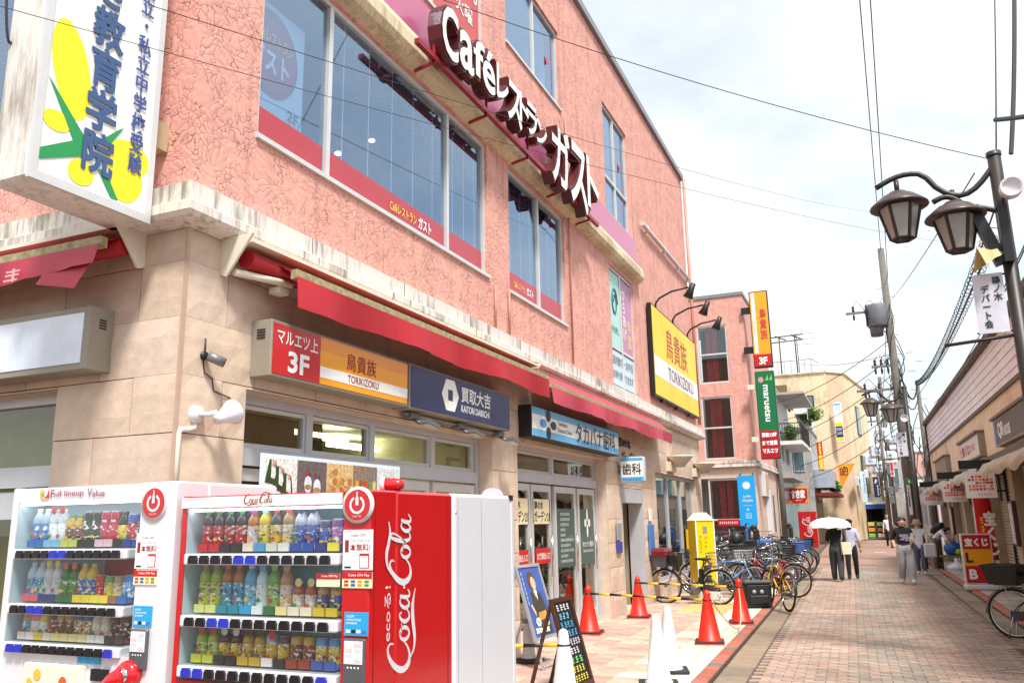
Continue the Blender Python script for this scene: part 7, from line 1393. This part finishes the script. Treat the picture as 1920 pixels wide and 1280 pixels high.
def utility_pole(label, X, Y, H, transformer=True, arms=(), r=.19):
    t = thing('utility_pole', label, 'utility pole', (X, Y, RZ), 0)
    MB().tube([(0, 0, 0), (0, 0, H)], [r, r*.66], 16).build('shaft', CONC, t)
    for i in range(14): MB().tube([(-.3 if i % 2 else .3, 0, H*.45+i*.4), (0, 0, H*.45+i*.4)], .012, 4).build('step_bolt', GREYM, t)
    for (z, x0, x1, n) in arms:
        MB().box(min(x0, x1), max(x0, x1), -.05, .05, z, z+.09).build('crossarm', GREYM, t)
        for i in range(n):
            x = x0+(x1-x0)*(i+.6)/n; MB().lathe([(0, -.02), (.05, -.02), (.06, .06), (.035, .1), (.06, .16), (.03, .24), (0, .26)], 10, (x, 0, z+.1)).build('insulator', BLACK if i % 2 == 0 else DARK, t); MB().lathe([(0, -.28), (.03, -.26), (.05, -.12), (.02, 0)], 8, (x, 0, z)).build('fuse', DARK, t)
            MB().tube([(x, 0, z+.3), (x+.15, 0, z+.55), (x+.4, -.05, z+.2), (x+.5, -.05, z-.5), (-.2, -.1, z-.9)], .014, 5).build('jumper', BLACK, t)
    if transformer:
        z = H*.735; MB().lathe([(0, 0), (.36, 0), (.4, .06), (.4, .88), (.36, .95), (0, .97)], 20, (-.42, -.05, z)).build('transformer', M('transformer grey', S(108, 110, 116), rough=.5), t); MB().lathe([(0, -.35), (.24, -.35), (.26, 0)], 14, (-.5, -.05, z)).build('transformer_base', MATS['transformer grey'], t)
        for i in range(9): MB().box(-.86, -.82+.0, -.3+i*.055, -.275+i*.055, z+.12, z+.82).build('cooling_fin', DARK, t)
    rr = random.Random(int(X*100)); 
    for i in range(9):
        z = H*.32+i*H*.045; a = rr.uniform(0, 6); MB().tube([(.2*cos(a), .2*sin(a), z), (.42*cos(a+.5), .42*sin(a+.5), z+.5), (.35*cos(a+1), .35*sin(a+1), z+1.1), (.18*cos(a+1.4), .18*sin(a+1.4), z+1.6)], .018, 5).build('cable_loop', BLACK, t)
    for z in (H*.3, H*.36, H*.5): MB().bbox(.1, .34, -.28, -.1, z, z+.42, .02).build('junction_box', GREYM, t)
    return t
utility_pole('tall concrete utility pole with grey transformer and cable loops', 1.16, 36, 12.5, True, ((9.85, -1.6, -.1, 3), (7.55, -.85, -.15, 3), (6.6, -1.5, .1, 3)))
utility_pole('dark slim utility pole at the end of the shuttered shops', 2.02, 38.3, 7.25, False, (), .12)
utility_pole('distant utility pole beyond the lanterns', .9, 58, 10.5, False, ((8.8, -1.2, .1, 3), (7.6, -1.0, .1, 3)), .17)
utility_pole('distant slender pole near the street bend', .5, 50, 7.8, False, (), .1)
# wires: each one a sagging cable
WIRE = M('black cable', S(40, 42, 52), rough=.6)
def wire(label, a, b, sag=.3, r=.012, n=18, coil=False, name='overhead_wire'):
    a = Vector(a); b = Vector(b); P = [a.lerp(b, i/n)-Vector((0, 0, sag*4*(i/n)*(1-i/n))) for i in range(n+1)]
    t = thing(name, label, 'wire', a, 0, 'overhead wires'); MB().tube([p-a for p in P], r, 5).build('cable', WIRE, t)
    if coil:
        Q = []; m = int((b-a).length/.035)
        for i in range(m): k = i/m; p = a.lerp(b, k)-Vector((0, 0, sag*4*k*(1-k)))-a; Q.append(p+Vector((.1*cos(i*.75), 0, .1*sin(i*.75)+.06)))
        MB().tube(Q, .006, 3).build('spiral_hanger', WIRE, t)
    return t
wire('wire crossing from pink building roof to near lamp post', onX(830, 0, -3.9), (1.72, 10.93, 5.85), .12, .005)
wire('lower wire crossing the facade towards the street', onX(280, 10, -4.3), onY(1640, 398, 34), .25, .0035)
wire('thin wire crossing the cafe windows', onX(0, 12, -4.35), onY(1850, 465, 20), .2, .0025)
top1 = (1.16, 36, 12.4)
for i, (x, y) in enumerate(((1612, 0), (1632, 0))): wire(('left', 'right')[i]+' of two wires rising overhead from concrete pole', top1 if i == 0 else (1.3, 36, 11.2), onZ(x, y, 13), .1, .014)
wire('wire from lamp post top rising out of frame', (1.72, 10.93, 5.7), onZ(1865, 0, 9.5), .05, .01)
wire('thick bundled cable running overhead at the right', (1.95, 11.2, 6.0), onZ(1902, 0, 8.2), .1, .028)
wire('bundled cable falling behind the near lamp post', onZ(1866, 225, 6.6), (2.3, 9.2, 5.6), .02, .03)
wire('coiled telephone line from near lamp post to dark pole', (1.62, 11.2, 4.95), (2.02, 38.3, 7.0), .35, .016, coil=True)
wire('telephone wire above the coiled line', (1.72, 11, 5.4), (2.02, 38.3, 6.6), .3, .012)
wire('wire along the roof edge of shuttered shops', (2.0, 10.9, 4.9), (2.3, 37, 5.5), .3, .01)
wire('second wire above shuttered shops roof', (2.2, 11, 5.3), (2.4, 36, 5.9), .3, .01)
wire('thin stay wire from concrete pole to near lamp post', (1.3, 36, 10.2), (1.5, 11, 5.75), .1, .009)
for i in range(6): wire(('highest', 'second', 'third', 'fourth', 'fifth', 'lowest')[i]+' service wire from concrete pole to the left houses', (1.1, 36, 8.6-i*.7), (-4.5, 47+i*2.2, 7.8-i*.75), .35, .016)
wire('heavy drooping cable between concrete pole and dark pole', (1.3, 36, 7.4), (2.02, 38.3, 7.0), .9, .035)
wire('second drooping cable between concrete pole and dark pole', (1.3, 36, 6.5), (2.02, 38.3, 6.6), .7, .025)
wire('far wire from concrete pole down the street', (1.1, 36, 9.8), (.9, 58, 9.0), .4, .016); wire('far lower wire down the street', (1.1, 36, 7.6), (.9, 58, 7.7), .4, .016); wire('wire from concrete pole to beige block roof', (1.1, 36, 8.0), (-4.3, 62.5, 12.6), .3, .014)
wire('wire loop by the left window', onX(12, 0, -4.9), onX(22, 80, -4.9), .1, .01)
# ================================================================ people
SKIN = M('skin', S(216, 164, 136), rough=.6, var=.04); HAIR = M('black hair', S(28, 22, 20), rough=.5)
def skinned(verts, edges, sub=2):
    """verts {name:(pos, rx, ry)}; edges [(a, b, material index)] -> one continuous mesh"""
    names = list(verts); me = bpy.data.meshes.new('body'); bm = bmesh.new(); ly = bm.verts.layers.skin.verify(); vv = {}
    for n in names:
        p, rx, ry = verts[n]; v = bm.verts.new(p); v[ly].radius = (rx, ry); vv[n] = v; v[ly].use_root = (n == 'hip')
    for a, b, _ in edges: bm.edges.new((vv[a], vv[b]))
    bm.to_mesh(me); bm.free(); ob = bpy.data.objects.new('tmp', me); COL.objects.link(ob)
    m = ob.modifiers.new('s', 'SKIN'); m.use_smooth_shade = True; s_ = ob.modifiers.new('d', 'SUBSURF'); s_.levels = sub; s_.render_levels = sub
    dg = bpy.context.evaluated_depsgraph_get(); out = bpy.data.meshes.new_from_object(ob.evaluated_get(dg)); bpy.data.objects.remove(ob)
    segs = [(Vector(verts[a][0]), Vector(verts[b][0]), k, (verts[a][1]+verts[b][1])/2) for a, b, k in edges]
    idx = []
    for p in out.polygons:
        c = p.center; best = None
        for a, b, k, r in segs:
            d = b-a; t = max(0, min(1, (c-a).dot(d)/max(d.length_squared, 1e-9))); dist = (a+d*t-c).length-r
            if best is None or dist < best[0]: best = (dist, k)
        idx.append(best[1])
    out.polygons.foreach_set('material_index', idx); out.polygons.foreach_set('use_smooth', [True]*len(idx)); return out
def person(label, loc, rz, H, top, bottom, shoes, pose, hair='short', sleeve=True, hat=None, wide=1.0, face=True):
    """pose: dict of joint offsets in metres for a 1.7 m figure facing local -Y"""
    t = thing('person', label, 'person', loc, rz); s = H/1.7
    J = dict(hip=(0, 0, .92), waist=(0, 0, 1.06), chest=(0, -.01, 1.27), neck=(0, 0, 1.43), headb=(0, -.015, 1.5), head=(0, -.02, 1.58), crown=(0, -.01, 1.66),
             shL=(.17, 0, 1.38), elL=(.23, .02, 1.12), wrL=(.25, -.06, .88), shR=(-.17, 0, 1.38), elR=(-.23, .02, 1.12), wrR=(-.25, -.06, .88),
             hpL=(.09, 0, .88), knL=(.1, -.02, .48), anL=(.1, .03, .09), toL=(.11, -.13, .04), hpR=(-.09, 0, .88), knR=(-.1, -.02, .48), anR=(-.1, .03, .09), toR=(-.11, -.13, .04))
    J.update(pose)
    Rr = dict(hip=.145, waist=.13, chest=.155, neck=.058, headb=.07, head=.092, crown=.06, shL=.075, shR=.075, elL=.05, elR=.05, wrL=.034, wrR=.034, hpL=.1*wide, hpR=.1*wide, knL=.075*wide, knR=.075*wide, anL=.06*wide, anR=.06*wide, toL=.04, toR=.04)
    V_ = {k: (Vector(p)*s, Rr[k]*s, Rr[k]*s*(.72 if k in ('hip', 'waist', 'chest') else 1)) for k, p in J.items()}
    up = 1 if sleeve else 0
    E_ = [('hip', 'waist', 1), ('waist', 'chest', 1), ('chest', 'neck', 1), ('neck', 'headb', 0), ('headb', 'head', 0), ('head', 'crown', 0)]
    for q_ in 'LR': E_ += [('chest', 'sh'+q_, 1), ('sh'+q_, 'el'+q_, up), ('el'+q_, 'wr'+q_, 0), ('hip', 'hp'+q_, 2), ('hp'+q_, 'kn'+q_, 2), ('kn'+q_, 'an'+q_, 2), ('an'+q_, 'to'+q_, 3)]
    me = skinned(V_, E_)
    for m in (SKIN, top, bottom, shoes): me.materials.append(m)
    body = put('body', me, t)
    # hands: palm, four bent fingers and a thumb
    for q_ in 'LR':
        w_ = Vector(J['wr'+q_])*s; d = (w_-Vector(J['el'+q_])*s).normalized(); sd = d.orthogonal().normalized(); nn = d.cross(sd); hb = MB().ell(w_+d*.05*s, .04*s, .022*s, .05*s, 8, 6, rot=Matrix((sd, nn, d)).transposed())
        for i in range(4): o = w_+d*.09*s+sd*(i-1.5)*.018*s; L_ = (.055, .065, .06, .045)[i]*s; hb.tube([o, o+d*L_*.5, o+d*L_*.8-nn*L_*.35], [.0085*s, .008*s, .006*s], 5)
        o = w_+d*.04*s+sd*.035*s; hb.tube([o, o+d*.025*s+sd*.025*s, o+d*.055*s+sd*.03*s], [.011*s, .01*s, .007*s], 5); hb.build('hand', SKIN, t)
    hd = Vector(J['head'])*s; up_ = (Vector(J['crown'])-Vector(J['headb'])).normalized()
    if face:
        f = MB(); f.ell(hd+Vector((0, -.095*s, -.015*s)), .014*s, .02*s, .022*s, 8, 6); f.build('nose', SKIN, t)
        for x in (-.034, .034): MB().ell(hd+Vector((x*s, -.088*s, .012*s)), .014*s, .006*s, .006*s, 8, 5).build('eye', BLACK, t); MB().ell(hd+Vector((x*s, -.089*s, .036*s)), .02*s, .006*s, .005*s, 8, 5).build('eyebrow', HAIR, t); MB().ell(hd+Vector((x*2.75*s, 0, -.0*s)), .012*s, .022*s, .03*s, 8, 5).build('ear', SKIN, t)
        MB().ell(hd+Vector((0, -.087*s, -.055*s)), .024*s, .006*s, .006*s, 8, 5).build('mouth', M('lips', S(176, 92, 84), rough=.5), t)
    q = MB(); rr = random.Random(3)
    q.ell(hd+Vector((0, .035*s, .055*s)), .1*s, .092*s, .085*s, 14, 10)
    if hair == 'long': q.ell(hd+Vector((0, .05*s, -.06*s)), .1*s, .075*s, .15*s, 14, 10)
    for i in range(26): a = rr.uniform(-.5, 3.64); p = hd+Vector((.085*cos(a), .02+.085*sin(a), .06+rr.uniform(-.03, .05)))*s if False else hd+Vector((.085*cos(a)*s, (.03+.075*sin(a))*s, (.06+rr.uniform(-.06, .05)*(.3+.7*max(0, sin(a))))*s)); q.ell(p, .03*s, .03*s, .03*s, 6, 4)
    q.build('hair', HAIR if hair != 'grey' else M('grey hair', S(150, 140, 130), rough=.6), t)
    if hat: MB().lathe([(0, .1), (.06, .1), (.1, .07), (.11, -.01), (.17, -.05), (.165, -.055), (.1, -.02), (0, 0)], 18, hd+Vector((0, 0, .05*s))).build('hat', hat, t)
    return t, s, J
BTEE = M('black cotton', S(26, 26, 30), rough=.85, var=.1); WTEE = M('white cotton', S(226, 228, 236), rough=.85, var=.04); GPANT = M('charcoal trousers', S(62, 66, 68), rough=.85, var=.1); LGP = M('light grey trousers', S(178, 180, 186), rough=.85, var=.08); BPANT = M('black trousers', S(30, 30, 34), rough=.85); KHAKI = M('khaki trousers', S(112, 98, 78), rough=.85, var=.08); SHW = M('white shoes', S(226, 222, 216), rough=.6); SHB = M('black shoes', S(28, 28, 28), rough=.6); LAV = M('lavender shirt', S(196, 200, 232), rough=.85, var=.04)
walk = lambda d: dict(knL=(.1, -.12*d, .5), anL=(.1, -.16*d, .1), toL=(.11, -.32*d, .07), knR=(-.1, .04*d, .48), anR=(-.1, .22*d, .13), toR=(-.11, .1*d, .04))
# woman under the white parasol, walking away
pose = walk(.8); pose.update(elL=(.22, -.05, 1.14), wrL=(.12, -.24, 1.22), elR=(-.25, .03, 1.14), wrR=(-.22, -.12, .98))
wx, wy = -1.18, 24.6
t, s, J = person('person in black top and wide charcoal trousers seen from behind under parasol', (wx, wy, RZ), pi, 1.6, BTEE, GPANT, SHW, pose, 'long', wide=1.35, face=False)
t = thing('parasol', 'white parasol held up over person in black top', 'umbrella', (wx-.1, wy+.2, 1.18), 0)
pr = MB(); v = []; n = 8
for i in range(6):
    k = i/5
    for j in range(n*2):
        a = 2*pi*j/(n*2); r = .56*sin(k*pi/2)*(1 if j % 2 == 0 else .955); v.append((r*cos(a), r*sin(a), .27*cos(k*pi/2)**.8-.02*(j % 2 == 0)*k+.18))
pr.add(v, [(i*2*n+j, i*2*n+(j+1) % (2*n), (i+1)*2*n+(j+1) % (2*n), (i+1)*2*n+j) for i in range(5) for j in range(2*n)], 0, True); pr.build('canopy', M('parasol white', S(240, 240, 240), rough=.7, var=.02), t)
MB().tube([(0, 0, -.1), (0, 0, .5)], .008, 6).build('shaft', WV, t); MB().tube([(0, 0, -.1), (0, 0, -.2), (.02, 0, -.22)], .014, 6).build('handle', WOODD, t); [MB().tube([(0, 0, .4), (.54*cos(2*pi*i/8), .54*sin(2*pi*i/8), .19)], .003, 4).build('rib', GREYM, t) for i in range(8)]
t = thing('tote_bag', 'cream tote bag hanging at side of person in black top', 'bag', (wx+.27, wy-.1, .66), .5)
MB().add([(-.12, -.05, 0), (.12, -.05, 0), (.12, .05, 0), (-.12, .05, 0), (-.14, -.03, .32), (.14, -.03, .32), (.14, .03, .32), (-.14, .03, .32)], [(0, 3, 2, 1), (0, 1, 5, 4), (1, 2, 6, 5), (2, 3, 7, 6), (3, 0, 4, 7)]).build('bag_body', M('cream canvas', S(226, 214, 180), rough=.8, var=.08), t); MB().tube([(-.1, 0, .36), (-.07, .02, .62), (-.02, .02, .68), (.04, .02, .6), (.1, 0, .36)], .012, 5).build('strap', M('cream canvas', None), t)
# companion in a pale shirt
t, s, J = person('person in pale lavender shirt walking away beyond the parasol', (wx+.36, wy+.65, RZ), pi, 1.63, LAV, BPANT, SHB, walk(-.8), 'long', face=False)
# man with phone walking towards the camera
pose = walk(1.0); pose.update(elL=(.25, .02, 1.15), wrL=(.2, -.24, 1.1), elR=(-.26, .06, 1.14), wrR=(-.24, -.1, .92), head=(0, -.03, 1.575), crown=(0, -.03, 1.655))
mx_, my_ = .5, 23.9
t, s, J = person('person in black printed t-shirt and light grey trousers holding a phone', (mx_, my_, RZ), .12, 1.66, BTEE, LGP, SHW, pose, 'short', wide=1.5)
q = MB(); rr = random.Random(2)
for i, (x0, x1, z0, z1) in enumerate(((-.11, .12, 1.24, 1.265), (-.1, .1, 1.2, 1.23), (-.05, .12, 1.16, 1.19), (-.1, .0, 1.12, 1.15), (.02, .1, 1.1, 1.14))): q.obox(((x0+x1)/2*s, -.128*s, (z0+z1)/2*s), (x1-x0)*s, .01, (z1-z0)*s)
q.build('shirt_print', M('shirt print', S(196, 176, 206), rough=.8, var=.4, scale=20), t)
t = thing('phone', 'small phone in hand of person in black printed t-shirt', 'phone', (mx_+.2, my_-.33, 1.08), .2); MB().bbox(-.038, .038, -.006, .006, -.02, .13, .004).build('case', M('phone case', S(206, 200, 206), rough=.3), t); MB().box(-.032, .032, .006, .0075, -.012, .122).build('screen', BLACK, t)
# person with hat behind him
HATM = M('olive bucket hat', S(150, 132, 104), rough=.9); pose = walk(.6); pose.update(elL=(.24, .0, 1.14), wrL=(.24, -.16, .98))
t, s, J = person('person in white top and brown bucket hat behind the man with phone', (.98, 27.6, RZ), -.1, 1.56, WTEE, M('denim', S(84, 96, 120), rough=.85), SHW, pose, 'short', hat=HATM)
t = thing('shopping_bag', 'pale grey shopping bag carried by person in bucket hat', 'bag', (1.24, 27.35, .45), 0); MB().bbox(-.16, .16, -.08, .08, 0, .4, .04).build('bag_body', M('pale plastic', S(206, 208, 216), rough=.4), t); MB().tube([(-.08, 0, .4), (-.03, 0, .52), (.03, 0, .52), (.08, 0, .4)], .01, 5).build('handle', WV, t)
# far walker
t, s, J = person('person in white t-shirt and black trousers far down the street', (.38, 52, RZ), .05, 1.74, WTEE, BPANT, SHB, walk(.9), 'grey')
t = thing('shoulder_bag', 'brown jacket and bag on arm of the far walker', 'bag', (.68, 51.85, .75), 0); MB().ell((0, 0, .15), .16, .1, .24, 10, 8).build('bag_body', M('brown jacket', S(120, 92, 88), rough=.8), t); MB().tube([(-.05, 0, .35), (-.12, .02, .6)], .015, 5).build('strap', DARK, t)
t, s, J = person('person in dark clothes far away at the bend', (1.15, 57, RZ), .2, 1.62, BTEE, BPANT, SHB, walk(.5), 'short')
# person bending over bags on the right
pose = dict(hip=(0, .05, .9), waist=(0, -.04, 1.03), chest=(0, -.2, 1.17), neck=(0, -.36, 1.22), headb=(0, -.42, 1.22), head=(0, -.48, 1.2), crown=(0, -.55, 1.18), shL=(.17, -.3, 1.2), elL=(.2, -.45, .98), wrL=(.14, -.55, .78), shR=(-.17, -.3, 1.2), elR=(-.2, -.45, .98), wrR=(-.14, -.55, .78))
bx_, by_ = 1.52, 29.8
t, s, J = person('person in white top and khaki trousers bending over bags', (bx_, by_, 0), radians(62), 1.62, WTEE, KHAKI, SHB, pose, 'short', wide=1.25, face=False)
bp = thing('backpack', 'black backpack on back of bending person', 'backpack', (bx_, by_, 0), radians(62)); q = MB().ell((0, 0, 0), .19, .12, .26, 14, 10); r = Matrix.Rotation(.95, 3, 'X'); q.v = [tuple(r@Vector(p)+Vector((0, -.12, 1.24))) for p in q.v]; q.build('pack', BAGM, bp); MB().tube([(.12, -.3, 1.28), (.13, -.4, 1.12), (.12, -.22, 1.0)], .018, 5).build('strap', BAGM, bp); MB().tube([(-.12, -.3, 1.28), (-.13, -.4, 1.12), (-.12, -.22, 1.0)], .018, 5).build('strap', BAGM, bp)
t = thing('carrier_bag', 'blue and green carrier bag on low table before bending person', 'bag', (1.98, 29.55, .42), 0); MB().ell((0, 0, .2), .26, .2, .22, 12, 8).build('bag_body', M('blue bag', S(30, 90, 170), rough=.4, var=.2, scale=8), t); MB().ell((.12, -.12, .12), .1, .08, .1, 10, 6).build('bag_print', M('lime bag', S(170, 220, 60), rough=.4), t); MB().tube([(-.08, 0, .4), (0, 0, .52), (.08, 0, .4)], .012, 5).build('handle', MATS['blue bag'], t)
t = thing('low_table', 'low dark crate table under the blue carrier bag', 'table', (1.98, 29.6, 0), 0); MB().bbox(-.4, .4, -.25, .25, .36, .42, .01).build('top', M('crate wood', S(120, 112, 80), rough=.8), t); [MB().box(x-.03, x+.03, y-.03, y+.03, 0, .36).build('leg', DARK, t) for x in (-.34, .34) for y in (-.2, .2)]
